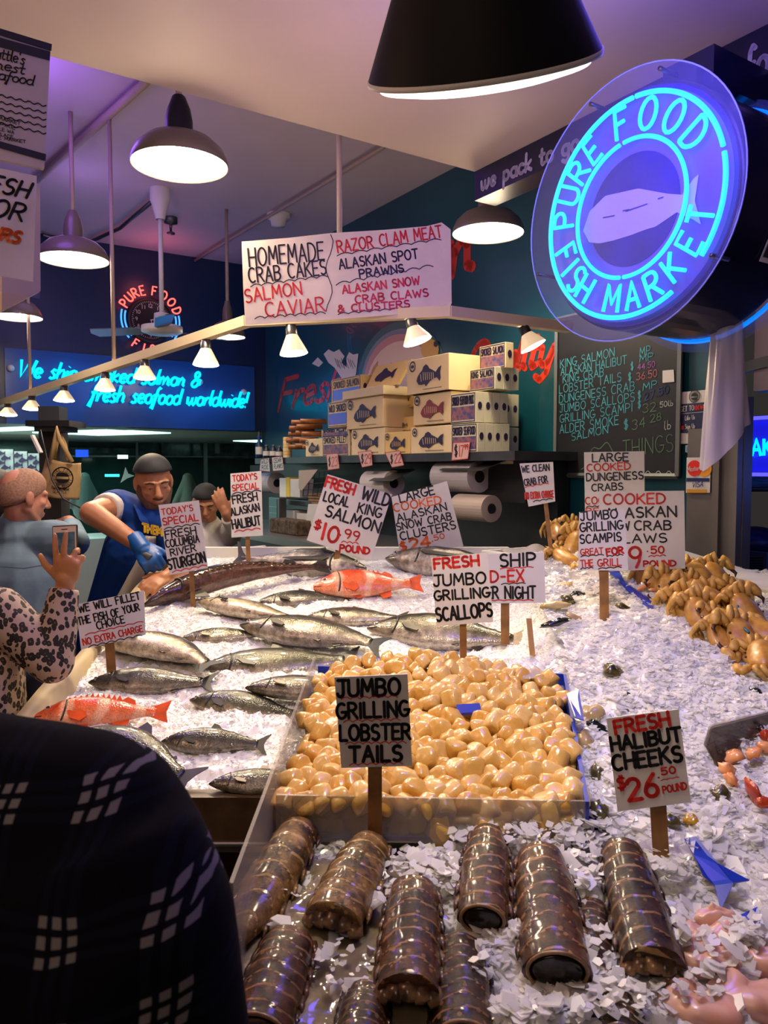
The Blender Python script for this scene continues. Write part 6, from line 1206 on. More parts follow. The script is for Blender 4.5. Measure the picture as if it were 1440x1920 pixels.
def hand(mb, wrist, d, nrm, side_sign, k=1.0, curls=(.5, .5, .5, .5), spread=.08, thumb=.6, thumb_curl=.3, kl=1.0, fr=.0092):
    """d: wrist to knuckles, nrm: out of the back of the hand, side_sign: which side the thumb leaves"""
    d = V(d).normalized(); nrm = (V(nrm) - d * d.dot(V(nrm))).normalized(); sd = d.cross(nrm).normalized() * side_sign
    Rm = Matrix((sd, d, nrm)).transposed(); w = V(wrist)
    mb.ell(w + d * .050 * k, (.040 * k, .052 * k, .0155 * k), Rm, 16, 10); mb.ell(w + d * .075 * k, (.041 * k, .022 * k, .013 * k), Rm, 14, 8)
    mb.cap(w - d * .02 * k, .026 * k, w + d * .03 * k, .027 * k); mb.ell(w + d * .035 * k + sd * .026 * k - nrm * .006 * k, (.018 * k, .03 * k, .015 * k), Rm, 12, 8)
    for i, (off, ln) in enumerate(((.030, .074), (.010, .082), (-.011, .076), (-.031, .060))):
        p = w + d * (.086 - abs(off - .008) * .25) * k + sd * off * k; a = 0; dd = (d + sd * spread * (1.5 - i)).normalized(); pts = [p - d * .02 * k, p]
        ax = sd
        for f, q in ((.45, .8), (.30, 1.15), (.25, .8)):
            a += curls[i] * q; v = (dd * math.cos(a) - nrm * math.sin(a)).normalized(); p = p + v * ln * f * kl * k; pts.append(p)
        rr = [fr * 1.05 * k, fr * 1.08 * k, fr * k, fr * .93 * k, fr * .72 * k]; mb.tube(pts, rr, 10); mb.ell(pts[-1], (rr[-1],) * 3, nu=10, nv=6)
        for q in (1, 2, 3): mb.ell(pts[q], (rr[q] * 1.02,) * 3, nu=10, nv=6)
    p = w + d * .028 * k + sd * .034 * k - nrm * .006 * k; v = (d * (1 - thumb * .5) + sd * thumb).normalized(); pts = [p - v * .015 * k, p]
    p = p + v * .036 * k; pts.append(p); v = (v - nrm * thumb_curl + d * .35).normalized(); p = p + v * .03 * k; pts.append(p)
    mb.tube(pts, [.0125 * k, .0125 * k, .0108 * k, .0085 * k], 10); mb.ell(pts[-1], (.0085 * k,) * 3, nu=10, nv=6); mb.ell(pts[2], (.011 * k,) * 3, nu=10, nv=6)
# ---- fillet worker in blue shirt
wy = 3.45
t = thing('person', 'man in dark backward cap, blue shirt and white apron leaning over the fish', 'person', at(215, 1420, 3.6))
hc = at(288, 903, wy); HR = frame((.42, -.80, -.30), roll=6); k = 1.02
nb = at(262, 968, 3.56); shR = at(222, 952, 3.52); shL = at(322, 992, 3.44); chest = at(266, 1030, 3.52); hip = at(222, 1190, 3.64); elR = at(172, 962, 3.30); wrR = at(262, 1023, 3.20); elL = at(345, 1065, 3.34); wrL = at(318, 1078, 3.18)
mb = MB(); head_parts(mb, hc, HR, k, nb)
mb.cap(nb, .075, chest, .15); mb.cap(shR, .07, shL, .07); mb.cap(chest, .15, hip, .155); mb.cap(shR, .068, elR, .052); mb.cap(elR, .052, wrR, .033); mb.cap(shL, .066, elL, .05); mb.cap(elL, .05, wrL, .031)
hd = (at(284, 1052, 3.16) - wrR).normalized(); hand(mb, wrR, hd, (-.2, -.6, .75), -1, 1.0, (1.0, 1.05, 1.1, 1.1), .02, .4)
hl = (at(290, 1092, 3.12) - wrL).normalized(); hand(mb, wrL, hl, (.1, -.55, .8), 1, 1.0, (.35, .35, .4, .45), .06, .5)
for s in (-1, 1): mb.cap(hip + V((s * .09, 0, 0)), .10, V((hip.x + s * .11, hip.y + .04, .5)), .065); mb.cap(V((hip.x + s * .11, hip.y + .04, .5)), .06, V((hip.x + s * .12, hip.y + .05, .08)), .045)
remesh(mb.build('body', M['skin2'], t, True), .0055, 3)
face_bits(t, hc, HR, k, None, M['hair'], closed=1.2)
mb = MB()
def HT(x, y, z): return hc + HR @ V((x * k, y * k, z * k))
for s in (-1, 1): mb.cap(HT(s * .056, .006, -.042), .024, HT(s * .030, .052, -.088), .026); mb.cap(HT(s * .064, .0, -.005), .013, HT(s * .056, .006, -.04), .023)
mb.ell(HT(0, .054, -.095), (.040, .037, .026), HR); mb.ell(HT(0, .084, -.050), (.027, .012, .0065), HR); mb.ell(HT(0, .080, -.084), (.018, .012, .008), HR)
o = remesh(mb.build('beard_stubble', M['stub'], t, True), .004, 3)
cap_shell('cap', mat('charcoal_cap', (.022, .024, .028), .7, noise=.4, nscale=20), t, hc, HR, k, (.079, .098, .088), .18, tilt=.022, thick=1.07)
SHB = mat('royal_blue_shirt', (.004, .042, .25), .8, spec=.2, noise=.35, nscale=7, bump=.3, bscale=12)
mb = MB(); mb.cap(nb + V((0, .02, -.02)), .086, chest, .172); mb.cap(shR, .088, shL, .088); mb.cap(chest, .172, hip, .182); mid = shR.lerp(elR, .36); mb.tube([shR, shR.lerp(elR, .2), mid], [.088, .086, .082], 18); mid = shL.lerp(elL, .62); mb.tube([shL, mid], [.086, .076], 18); mb.cap(hip, .182, at(190, 1260, 3.66), .17)
remesh(mb.build('shirt', SHB, t, True), .008, 4)
mb = MB(); a = shR.lerp(elR, .30); b = shR.lerp(elR, .52); mb.tube([a, b], [.079, .074], 20); remesh(mb.build('undershirt_sleeve', mat('white_cotton', (.62, .58, .54), .8), t, True), .006, 2)
mb = MB(); n_ = (at(300, 965, 3.36)); mb.tube([at(272, 955, 3.46), at(285, 978, 3.40), at(302, 988, 3.385), at(316, 978, 3.42)], [.015, .013, .012, .012], 10); mb.build('undershirt_collar', M['card'], t, True)
mb = MB(); 
for pts in ([(250, 945), (278, 975), (284, 1000), (262, 975)], [(322, 970), (308, 985), (300, 1003), (318, 996)]): mb.prism([at(x, y, 3.40 - .02 * i) for i, (x, y) in enumerate(pts)], V((0, .012, .0)))
mb.build('collar', SHB, t)
pl = (at(282, 1000, 3.33), V((-.05, -1, .1)).normalized()); mb = MB(); text_px(mb, 'THEM', 268, 996, 304, 1004, 14, pl, .0055, jit=0, vert=True, gap=.12); mb.build('lettering', mat('yellow_print', (.75, .48, .02), .5), t)
def apron(u, v):
    le = [(256, 1004), (232, 1050), (205, 1110), (170, 1190), (120, 1290)]; re = [(312, 1006), (312, 1040), (310, 1070), (306, 1100), (302, 1140)]
    f = v * 4; i = min(int(f), 3); q = f - i; lx, ly = [le[i][m] + (le[i + 1][m] - le[i][m]) * q for m in (0, 1)]; rx, ry = [re[i][m] + (re[i + 1][m] - re[i][m]) * q for m in (0, 1)]
    p = at(lx + (rx - lx) * u, ly + (ry - ly) * u, 3.36 + .10 * (2 * u - .9) ** 2 + .05 * v); p.y += .012 * math.sin(9 * u + 3 * v) - .008 * math.sin(5 * v); return p
mb = MB(); mb.grid(apron, 24, 24); o = mb.build('apron', mat('white_apron', (.60, .56, .50), .6, noise=.18, nscale=6), t, True); o.modifiers.new('t', 'SOLIDIFY').thickness = .003
mb = MB(); mb.grid(lambda u, v: apron(u * .16, v) + V((0, -.006, 0)), 4, 24); o = mb.build('apron_edge', mat('yellowed_apron_edge', (.50, .40, .20), .6), t, True); o.modifiers.new('t', 'SOLIDIFY').thickness = .003
GLO = mat('blue_rubber_glove', (.008, .10, .42), .4, noise=.25, nscale=25)
mb = MB(); hand(mb, wrR, hd, (-.2, -.6, .75), -1, 1.14, (1.0, 1.05, 1.1, 1.1), .02, .4, fr=.0105); mb.tube([wrR - hd * .05, wrR - hd * .01, wrR + hd * .03], [.040, .038, .036], 16); remesh(mb.build('glove', GLO, t, True), .0045, 2)
mb = MB(); mb.tube([at(214, 1003, 3.25), at(248, 1026, 3.20), at(282, 1046, 3.15)], [.011, .011, .013], 10); tag(mb.build('knife_sharpener', M['dsteel'], smooth=True), 'dark metal sharpening rod held in the blue glove', 'tool')
# ---- second worker in the rear
t = thing('person', 'man in black backward cap and white coat standing behind the counter, further back', 'person', at(390, 1300, 4.9))
hc = at(386, 942, 4.75); HR = frame((.15, -.85, -.42)); k = .98
nb = at(392, 985, 4.85); shR = at(348, 1006, 4.85); shL = at(430, 1000, 4.85); ch = at(390, 1045, 4.85); hip = at(390, 1190, 4.9); el = at(440, 985, 4.65); wr = at(414, 952, 4.55)
mb = MB(); head_parts(mb, hc, HR, k, nb); mb.cap(nb, .07, ch, .14); mb.cap(shR, .068, shL, .068); mb.cap(ch, .14, hip, .15); mb.cap(shL, .06, el, .05); mb.cap(el, .05, at(424, 962, 4.55), .034); hand(mb, at(424, 962, 4.55), (-.3, -.2, .8), (0, -1, .2), 1, 1.0, (.3, .3, .3, .3)); eR = at(340, 1060, 4.6); mb.cap(shR, .06, eR, .048); mb.cap(eR, .046, at(385, 1065, 4.45), .034); hand(mb, at(385, 1065, 4.45), (.9, -.2, -.1), (0, -.5, 1), 1, 1.0)
for s in (-1, 1): mb.cap(hip + V((s * .08, 0, 0)), .09, V((hip.x + s * .1, hip.y, .08)), .05)
remesh(mb.build('body', M['skin2'], t, True), .007, 3); face_bits(t, hc, HR, k, None, M['hair'], closed=.8)
cap_shell('cap', mat('black_cap', (.008, .008, .010), .7), t, hc, HR, k, (.079, .098, .088), .15, tilt=.02, thick=1.07)
mb = MB(); mb.ell(hc + HR @ V((0, -.03, -.02)), (.078, .075, .07), HR); mb.build('hair', M['hair'], t, True)
COAT = mat('white_coat', (.60, .57, .52), .7, noise=.2, nscale=6)
mb = MB(); mb.cap(nb, .078, ch, .165); mb.cap(shR, .085, shL, .085); mb.cap(ch, .165, hip, .175); mb.tube([shL, el.lerp(shL, .2), el], [.08, .068, .064], 16); mb.tube([el, el.lerp(at(424, 962, 4.55), .7)], [.062, .052], 16); mb.cap(shR, .078, eR, .064); mb.tube([eR, eR.lerp(at(385, 1065, 4.45), .7)], [.062, .05], 14); remesh(mb.build('coat', COAT, t, True), .009, 4)
# ---- white-haired man in denim shirt, from behind
t = thing('person', 'bald grey-haired man in a light blue denim shirt seen from behind', 'person', at(55, 1330, 3.3))
hc = at(44, 932, 3.3); HR = frame((.62, .72, -.12)); k = 1.02
nb = at(38, 990, 3.32); shR = at(104, 1010, 3.30); shL = at(-28, 1018, 3.36); ch = at(46, 1075, 3.34); hip = at(50, 1210, 3.36); el = at(142, 1018, 3.55); wr = at(130, 978, 3.75)
mb = MB(); head_parts(mb, hc, HR, k, nb); mb.cap(nb, .07, ch, .15); mb.cap(shR, .065, shL, .065); mb.cap(ch, .15, hip, .155); mb.cap(shR, .062, el, .048); mb.cap(el, .046, wr, .032); hand(mb, wr, (-.5, .5, .05), (-.2, -.3, .9), -1, 1.0, (.15, .15, .2, .2)); mb.cap(shL, .062, at(-60, 1120, 3.3), .048)
for s in (-1, 1): mb.cap(hip + V((s * .09, 0, 0)), .10, V((hip.x + s * .1, hip.y, .08)), .055)
remesh(mb.build('body', mat('ruddy_skin', (.52, .23, .15), .5, noise=.2, nscale=18), t, True), .006, 3)
cap_shell('hair', mat('short_grey_hair', (.40, .22, .15), .8, noise=.4, nscale=120), t, hc, HR, k, (.077, .096, .088), -.55, tilt=.035, thick=1.02)
DEN = mat('light_denim', (.19, .30, .40), .8, noise=.3, nscale=9, bump=.35, bscale=9)
mb = MB(); mb.cap(nb, .078, ch, .178); mb.cap(shR, .084, shL, .084); mb.cap(ch, .178, hip, .185); mb.tube([shR, shR.lerp(el, .5), el], [.082, .072, .066], 18); mb.tube([el.lerp(shR, .1), el, el.lerp(wr, .75)], [.066, .064, .052], 16); mb.tube([shL, at(-60, 1120, 3.3)], [.08, .064], 16); mb.cap(at(36, 986, 3.32), .085, at(40, 1005, 3.32), .10); remesh(mb.build('shirt', DEN, t, True), .008, 4)
mb = MB(); mb.ribbon([at(-10, 1062, 3.12), at(45, 1066, 3.13), at(92, 1058, 3.14)], (0, -1, 0), .002); mb.build('yoke_seam', mat('denim_seam', (.10, .17, .24), .8), t)
mb = MB(); 
for s in (-1, 1): mb.cap(hip + V((s * .09, 0, -.02)), .125, V((hip.x + s * .1, hip.y, .10)), .08)
remesh(mb.build('trousers', mat('dark_trousers', (.03, .035, .05), .8), t, True), .01, 3)
# ---- dark-haired shopper at the far left
t = thing('person', 'dark-haired shopper at the far left edge beside the bald man', 'person', at(-20, 1300, 3.7))
hc = at(2, 930, 3.7); HR = frame((.5, .8, -.1)); nb = at(-12, 990, 3.72); ch = at(-16, 1070, 3.72)
mb = MB(); head_parts(mb, hc, HR, 1, nb); mb.cap(nb, .07, ch, .14); mb.cap(ch, .14, at(-16, 1200, 3.72), .14); remesh(mb.build('body', M['skin'], t, True), .008, 2)
mb = MB(); mb.ell(hc + HR @ V((0, -.018, .035)), (.088, .105, .096), HR); mb.ell(hc + HR @ V((0, -.05, -.04)), (.082, .07, .09), HR); remesh(mb.build('hair', M['hair'], t, True), .008, 2)
mb = MB(); mb.cap(at(-75, 1025, 3.72), .08, at(50, 1025, 3.72), .08); mb.cap(ch, .16, V((ch.x, ch.y, .6)), .17); remesh(mb.build('jacket', mat('dark_jacket', (.02, .02, .025), .8), t, True), .01, 3)
# ---- shopper in a leopard-print blouse with a phone
def leopard():
    m = bpy.data.materials.new('leopard_print'); m.use_nodes = True; nt = m.node_tree; b = nt.nodes['Principled BSDF']; L = nt.links
    tc = nt.nodes.new('ShaderNodeTexCoord'); mp = nt.nodes.new('ShaderNodeMapping'); mp.inputs['Scale'].default_value = (1, 1, .8); L.new(tc.outputs['Object'], mp.inputs['Vector'])
    no = nt.nodes.new('ShaderNodeTexNoise'); no.inputs['Scale'].default_value = 40; L.new(mp.outputs[0], no.inputs['Vector'])
    mx = nt.nodes.new('ShaderNodeMixRGB'); mx.blend_type = 'ADD'; mx.inputs['Fac'].default_value = .016; L.new(mp.outputs[0], mx.inputs['Color1']); L.new(no.outputs['Color'], mx.inputs['Color2'])
    vo = nt.nodes.new('ShaderNodeTexVoronoi'); vo.inputs['Scale'].default_value = 62; L.new(mx.outputs['Color'], vo.inputs['Vector'])
    r = nt.nodes.new('ShaderNodeValToRGB'); r.color_ramp.interpolation = 'CONSTANT'; e = r.color_ramp.elements; e[0].position = 0; e[0].color = (.13, .07, .05, 1); e[1].position = .14; e[1].color = (.010, .008, .008, 1); x = e.new(.50); x.color = (.44, .33, .27, 1)
    L.new(vo.outputs['Distance'], r.inputs['Fac']); L.new(r.outputs['Color'], b.inputs['Base Color']); b.inputs['Roughness'].default_value = .7; return m
LEO = leopard(); ly = 2.15
t = thing('person', 'shopper in leopard-print blouse raising a phone, at the left edge', 'person', at(-40, 1500, ly))
sh = at(-4, 1148, ly - .02); el = at(97, 1240, ly - .02); wr = at(122, 1098, ly + .02)
mb = MB(); hc = at(-105, 1010, ly + .05); HR = frame((.45, .85, .0)); head_parts(mb, hc, HR, .95, at(-95, 1105, ly)); ch = at(-62, 1250, ly); hip = at(-60, 1480, ly)
mb.cap(at(-95, 1110, ly), .06, ch, .125); mb.cap(sh, .055, at(-150, 1150, ly), .06); mb.cap(ch, .125, hip, .14); mb.cap(sh, .055, el, .043); mb.cap(el, .043, wr, .026)
for s in (-1, 1): mb.cap(hip + V((s * .07, 0, 0)), .09, V((hip.x + s * .08, hip.y, .08)), .05)
hw = (at(126, 1050, ly - .01) - wr).normalized(); hand(mb, wr, hw, (.1, -1, .1), 1 if hw.cross(V((.1, -1, .1))).x < 0 else -1, .98, (.10, .12, .95, 1.1), .13, .75, .2, fr=.0088)
remesh(mb.build('body', mat('hand_skin', (.55, .25, .11), .45, noise=.15, nscale=25), t, True), .0042, 3)
mb = MB(); mb.ell(hc + HR @ V((0, -.02, .03)), (.088, .105, .098), HR); mb.cap(hc + HR @ V((0, -.05, 0)), .08, hc + HR @ V((0, -.06, -.2)), .06); remesh(mb.build('hair', M['hair'], t, True), .008, 2)
mb = MB(); mb.cap(at(-95, 1125, ly), .075, ch, .155); mb.cap(sh, .074, at(-150, 1158, ly), .075); mb.cap(ch, .15, hip, .165); mb.tube([sh, sh.lerp(el, .5), el], [.074, .068, .062], 18); mb.ell(el, (.062, .062, .062)); mb.tube([el, el.lerp(wr, .5), wr.lerp(el, .04)], [.06, .052, .040], 18); remesh(mb.build('blouse', LEO, t, True), .006, 4)
ph = [at(97, 986, ly + .05), at(145, 983, ly + .05), at(143, 1072, ly + .02), at(98, 1076, ly + .02)]
t = thing('smartphone', 'smartphone in a dark case held up to photograph the fish', 'phone', ph[3].lerp(ph[2], .5))
mb = MB(); mb.prism(ph, V((0, .009, .0))); o = mb.build('case', mat('dark_phone_case', (.03, .02, .018), .4), t); bevel(o, .004)
def phq(a, b, c, d, l): X, Y_ = ph[1] - ph[0], ph[3] - ph[0]; return [ph[0] + X * a + Y_ * b + V((0, -l, 0)), ph[0] + X * c + Y_ * b + V((0, -l, 0)), ph[0] + X * c + Y_ * d + V((0, -l, 0)), ph[0] + X * a + Y_ * d + V((0, -l, 0))]
mb = MB(); mb.prism(phq(.05, .03, .95, .97, .001), V((0, .001, 0))); mb.build('bezel', mat('pale_gold_bezel', (.60, .48, .38), .3), t)
mb = MB(); mb.prism(phq(.10, .15, .90, .90, .002), V((0, .0008, 0))); mb.build('screen', mat('phone_screen', (.05, .08, .10), .15, noise=.8, nscale=70, c2=(.005, .008, .012), emit=.06, ecol=(.3, .5, .6)), t)
mb = MB(); mb.prism(phq(.38, .08, .62, .095, .002), V((0, .0008, 0))); mb.build('speaker_slot', M['black'], t)
# ---- shopper in a plaid shirt close to the camera, from behind
def plaid():
    m = bpy.data.materials.new('dark_plaid_flannel'); m.use_nodes = True; nt = m.node_tree; b = nt.nodes['Principled BSDF']; L = nt.links
    tc = nt.nodes.new('ShaderNodeTexCoord'); no = nt.nodes.new('ShaderNodeTexNoise'); no.inputs['Scale'].default_value = 9; L.new(tc.outputs['Object'], no.inputs['Vector'])
    mx = nt.nodes.new('ShaderNodeMixRGB'); mx.blend_type = 'ADD'; mx.inputs['Fac'].default_value = .035; L.new(tc.outputs['Object'], mx.inputs['Color1']); L.new(no.outputs['Color'], mx.inputs['Color2'])
    sp = nt.nodes.new('ShaderNodeSeparateXYZ'); L.new(mx.outputs['Color'], sp.inputs[0])
    def mth(op, a, v=None, c=None):
        q = nt.nodes.new('ShaderNodeMath'); q.operation = op
        for i, z in enumerate((a, v, c)):
            if z is None: continue
            if isinstance(z, (int, float)): q.inputs[i].default_value = z
            else: L.new(z, q.inputs[i])
        return q.outputs[0]
    def stripes(s, p, off):
        f = mth('FRACT', mth('MULTIPLY_ADD', s, 1 / p, off)); a = mth('LESS_THAN', f, .48); h = mth('FRACT', mth('MULTIPLY', f, 6.25)); return mth('MULTIPLY', a, mth('GREATER_THAN', h, .40))
    A = stripes(sp.outputs[0], .060, 20.18); B = stripes(sp.outputs[2], .056, 20.55)
    AB = mth('MULTIPLY', A, B); S = mth('MAXIMUM', A, B)
    m1 = nt.nodes.new('ShaderNodeMixRGB'); m1.inputs['Color1'].default_value = (.0045, .0045, .007, 1); m1.inputs['Color2'].default_value = (.0065, .007, .016, 1); L.new(S, m1.inputs['Fac'])
    m2 = nt.nodes.new('ShaderNodeMixRGB'); m2.inputs['Color2'].default_value = (.22, .20, .22, 1); L.new(AB, m2.inputs['Fac']); L.new(m1.outputs['Color'], m2.inputs['Color1']); L.new(m2.outputs['Color'], b.inputs['Base Color']); b.inputs['Roughness'].default_value = .95; b.inputs['Specular IOR Level'].default_value = .1; return m
t = thing('person', 'shopper in a dark plaid flannel shirt close to the camera, from behind', 'person', (-.42, .58, 0))
mb = MB(); hc = V((-.45, .60, 1.74)); HR = frame((.2, .95, -.1)); head_parts(mb, hc, HR, 1, V((-.44, .57, 1.58)))
mb.cap((-.44, .57, 1.56), .06, (-.43, .56, 1.3), .14); mb.cap((-.43, .56, 1.3), .14, (-.43, .56, .95), .14); mb.cap((-.245, .56, 1.44), .055, (-.60, .58, 1.46), .055); mb.cap((-.215, .54, 1.42), .05, (-.19, .50, 1.15), .04); mb.cap((-.2, .5, 1.15), .04, (-.20, .70, 1.02), .028); hand(mb, (-.20, .72, 1.01), (0, .9, -.1), (0, .1, 1), -1, 1)
mb.cap((-.61, .57, 1.45), .05, (-.66, .5, 1.15), .04)
for s in (-1, 1): mb.cap((-.43 + s * .09, .56, .92), .10, (-.43 + s * .1, .58, .08), .05)
remesh(mb.build('body', M['skin'], t, True), .008, 2)
mb = MB(); mb.ell(hc + HR @ V((0, -.015, .035)), (.085, .102, .095), HR); remesh(mb.build('hair', M['hair'], t, True), .008, 2)
mb = MB(); mb.cap((-.45, .57, 1.50), .085, (-.42, .55, 1.28), .175); mb.cap((-.42, .55, 1.3), .175, (-.42, .55, .92), .18); mb.cap((-.225, .55, 1.420), .088, (-.46, .57, 1.455), .085); mb.cap((-.46, .57, 1.45), .08, (-.60, .58, 1.45), .08); mb.tube([(-.215, .53, 1.420), (-.193, .515, 1.38), (-.180, .505, 1.28), (-.175, .50, 1.12)], [.088, .090, .090, .075], 20); mb.ell((-.18, .505, 1.12), (.074, .07, .07)); mb.cap((-.18, .505, 1.12), .068, (-.20, .66, 1.03), .045); mb.cap((-.62, .57, 1.44), .08, (-.67, .5, 1.15), .068)
o = remesh(mb.build('plaid_shirt', plaid(), t, True), .009, 6)
mb = MB()
for s in (-1, 1): mb.cap((-.43 + s * .09, .56, .90), .125, (-.43 + s * .1, .58, .10), .08)
remesh(mb.build('trousers', M['black'], t, True), .012, 3)
# ================================================================== SHELF WITH BOXES ON THE RIGHT WALL
OFF = .46; ZS = onR(700, 853, OFF).z
a, b = onR(478, 853, OFF), onR(965, 853, OFF)
mb = MB(); mb.prism([V((a.x, a.y, ZS)), V((b.x, b.y, ZS)), V((b.x, b.y, ZS)) + U * OFF, V((a.x, a.y, ZS)) + U * OFF], -Z * .045)
tag(mb.build('wall_shelf', mat('dark_shelf', (.05, .05, .06), .4, noise=.5, nscale=8)), 'long dark shelf on the teal wall carrying the fish boxes', 'shelf')
CAR = [mat('cream_carton', c, .6, noise=.08, nscale=6) for c in ((.80, .60, .32), (.82, .65, .38), (.82, .56, .20), (.72, .68, .48))]
PRB = mat('indigo_fish_print', (.025, .012, .05), .5); PRR = mat('maroon_fish_print', (.22, .03, .04), .5)
class BoxAt:
    def __init__(s, x0, x1, yb, hp, off=OFF, depth=.24, zb=None):
        A, B = onR(x0, yb, off), onR(x1, yb, off); s.z0 = zb if zb is not None else A.z; s.h = onR(x0, yb - hp, off).z - A.z
        s.A = V((A.x, A.y, s.z0)); s.w = (B - A).dot(W); s.off = off; s.depth = depth
    def P(s, u, v, d=0): return s.A + W * (s.w * u) + Z * (s.h * v) - U * d
    def solid(s, mb, u0=0, u1=1, v0=0, v1=1, d0=0, d1=None, grow=0):
        d1 = -s.depth if d1 is None else d1
        mb.prism([s.P(u0, v0, d0 + grow) - W * grow, s.P(u1, v0, d0 + grow) + W * grow, s.P(u1, v1, d0 + grow) + W * grow, s.P(u0, v1, d0 + grow) - W * grow], U * (d0 - d1 + 2 * grow))
FISHP = [(-.46, -.10), (-.42, .02), (-.34, .12), (-.24, .20), (-.20, .30), (-.10, .36), (-.02, .30), (.02, .22), (.14, .16), (.26, .08), (.36, .20), (.46, .24), (.42, .06), (.44, -.12), (.40, -.20), (.30, -.08), (.18, -.10), (.04, -.16), (-.02, -.22), (-.10, -.30), (-.16, -.22), (-.26, -.24), (-.38, -.22)]
def fish_box(label, b, c=0, pr=None, lid=.22, ls=1.0):
    t = thing('fish_box', label, 'box', b.P(.5, 0) + U * b.depth / 2, 'fish cartons on the shelf')
    mb = MB(); b.solid(mb, 0, 1, 0, 1 - lid * .0); bevel(mb.build('carton', CAR[c], t), .004)
    if lid: mb = MB(); b.solid(mb, 0, 1, 1 - lid if lid > 0 else 0, 1.0, grow=.006); bevel(mb.build('lid', CAR[(c + 1) % 2], t), .003)
    d = .0075; sx = min(b.w * 1.5, b.h * 1.25)
    cx, cy = (.54, .46); mb = MB(); mb.prism([b.P(cx, cy, d) + W * (x * b.w * .66 * ls) + Z * (y * b.h * .95 * ls) for x, y in FISHP], -U * .0008); f = mb.build('fish_print', pr or PRB, t)
    mb = MB()
    for q in range(6): x = -.20 + .075 * q; mb.ribbon([b.P(cx, cy, d + .0015) + W * (x * b.w * .66) + Z * (.12 - .01 * q) * b.h, b.P(cx, cy, d + .0015) + W * ((x + .015) * b.w * .66) + Z * (-.10 * b.h)], -U, .006 * b.w)
    mb.ribbon([b.P(cx, cy, d + .0015) + W * (-.30 * b.w * .66) + Z * (.08 * b.h), b.P(cx, cy, d + .0015) + W * (-.27 * b.w * .66) - Z * (.12 * b.h)], -U, .006 * b.w); mb.build('print_linework', CAR[c], f)
    mb = MB(); q = b.P(.13, .80 if lid < .01 else .72, d); r = min(.07 * b.w, .14 * b.h); mb.ribbon(circ(q, W, Z, r, 0, 360, 18), -U, r * .14); mb.prism([q + W * (r * .6 * math.cos(k * PI / 8)) + Z * (r * .35 * math.sin(k * PI / 8)) for k in range(16)], -U * .0006); mb.build('round_logo', PRB, t)
    mb = MB(); mb.ribbon([b.P(.40, .10, d), b.P(.85, .10, d)], -U, .0015); mb.build('small_print', PRB, t)
    return t
fish_box('large cream fish box at the right end of the bottom row', BoxAt(770, 846, 850, 49, zb=ZS), 1, None, 0)
fish_box('cream fish box with maroon fish print, middle of the tall stack', BoxAt(775, 845, 798, 56), 0, PRR, 0)
fish_box('large cream fish box topmost on the tall stack', BoxAt(766, 842, 741, 64, OFF + .02, .30), 1, None, -.25)
b5 = BoxAt(659, 721, 856, 48, zb=ZS); fish_box('cream fish box in the bottom row under the open box', b5, 1, None, 0)
bo = BoxAt(650, 718, 806, 56, OFF + .01, .26); fish_box('cream fish box with its lid flipped open, left stack', bo, 0, None, 0)
fish_box('small cream fish box between the two stacks on the bottom row', BoxAt(722, 769, 852, 41, zb=ZS), 2, None, 0)
fish_box('little white fish box at the left of the bottom row', BoxAt(573, 604, 861, 33, zb=ZS), 1, None, 0)
fish_box('yellow box tucked behind the middle of the bottom row', BoxAt(738, 778, 812, 28, OFF - .14, .14), 2, None, 0, .5)
fish_box('yellow box standing behind the open box', BoxAt(752, 775, 765, 30, OFF - .18, .14), 2, None, 0, .6)
t = thing('open_carton', 'open cream carton with a raised flap on top of the left stack', 'box', bo.P(.5, 1) + U * .1)
mb = MB(); mb.prism([bo.P(-.05, 1.0, .02), bo.P(1.08, 1.0, .02), bo.P(1.08, 1.28, .02), bo.P(-.05, 1.28, .02)], U * .27); bevel(mb.build('rim', CAR[1], t), .004)
mb = MB(); p0, p1 = bo.P(.30, 1.30, -.06), bo.P(1.15, 1.30, -.06); up = (Z * .9 + U * .45) * .17; mb.prism([p0, p1, p1 + up + W * .04, p0 + up + W * .02], U * .02); fl = mb.build('flap', CAR[2], t)
mb = MB(); c_ = p0.lerp(p1, .5) + up * .5 - U * .004; mb.prism([c_ + W * (x * bo.w * .55) + up * (y * .9) for x, y in FISHP], -U * .001); mb.build('fish_print', PRB, fl)
PIC = mat('printed_seafood_picture', (.05, .06, .20), .4, noise=.9, nscale=38, c2=(.36, .13, .10)); PICB = mat('blue_lit_print', (.08, .22, .75), .25, noise=.6, nscale=20, c2=(.22, .16, .60))  # second print has the blue light on the left packs in its colour
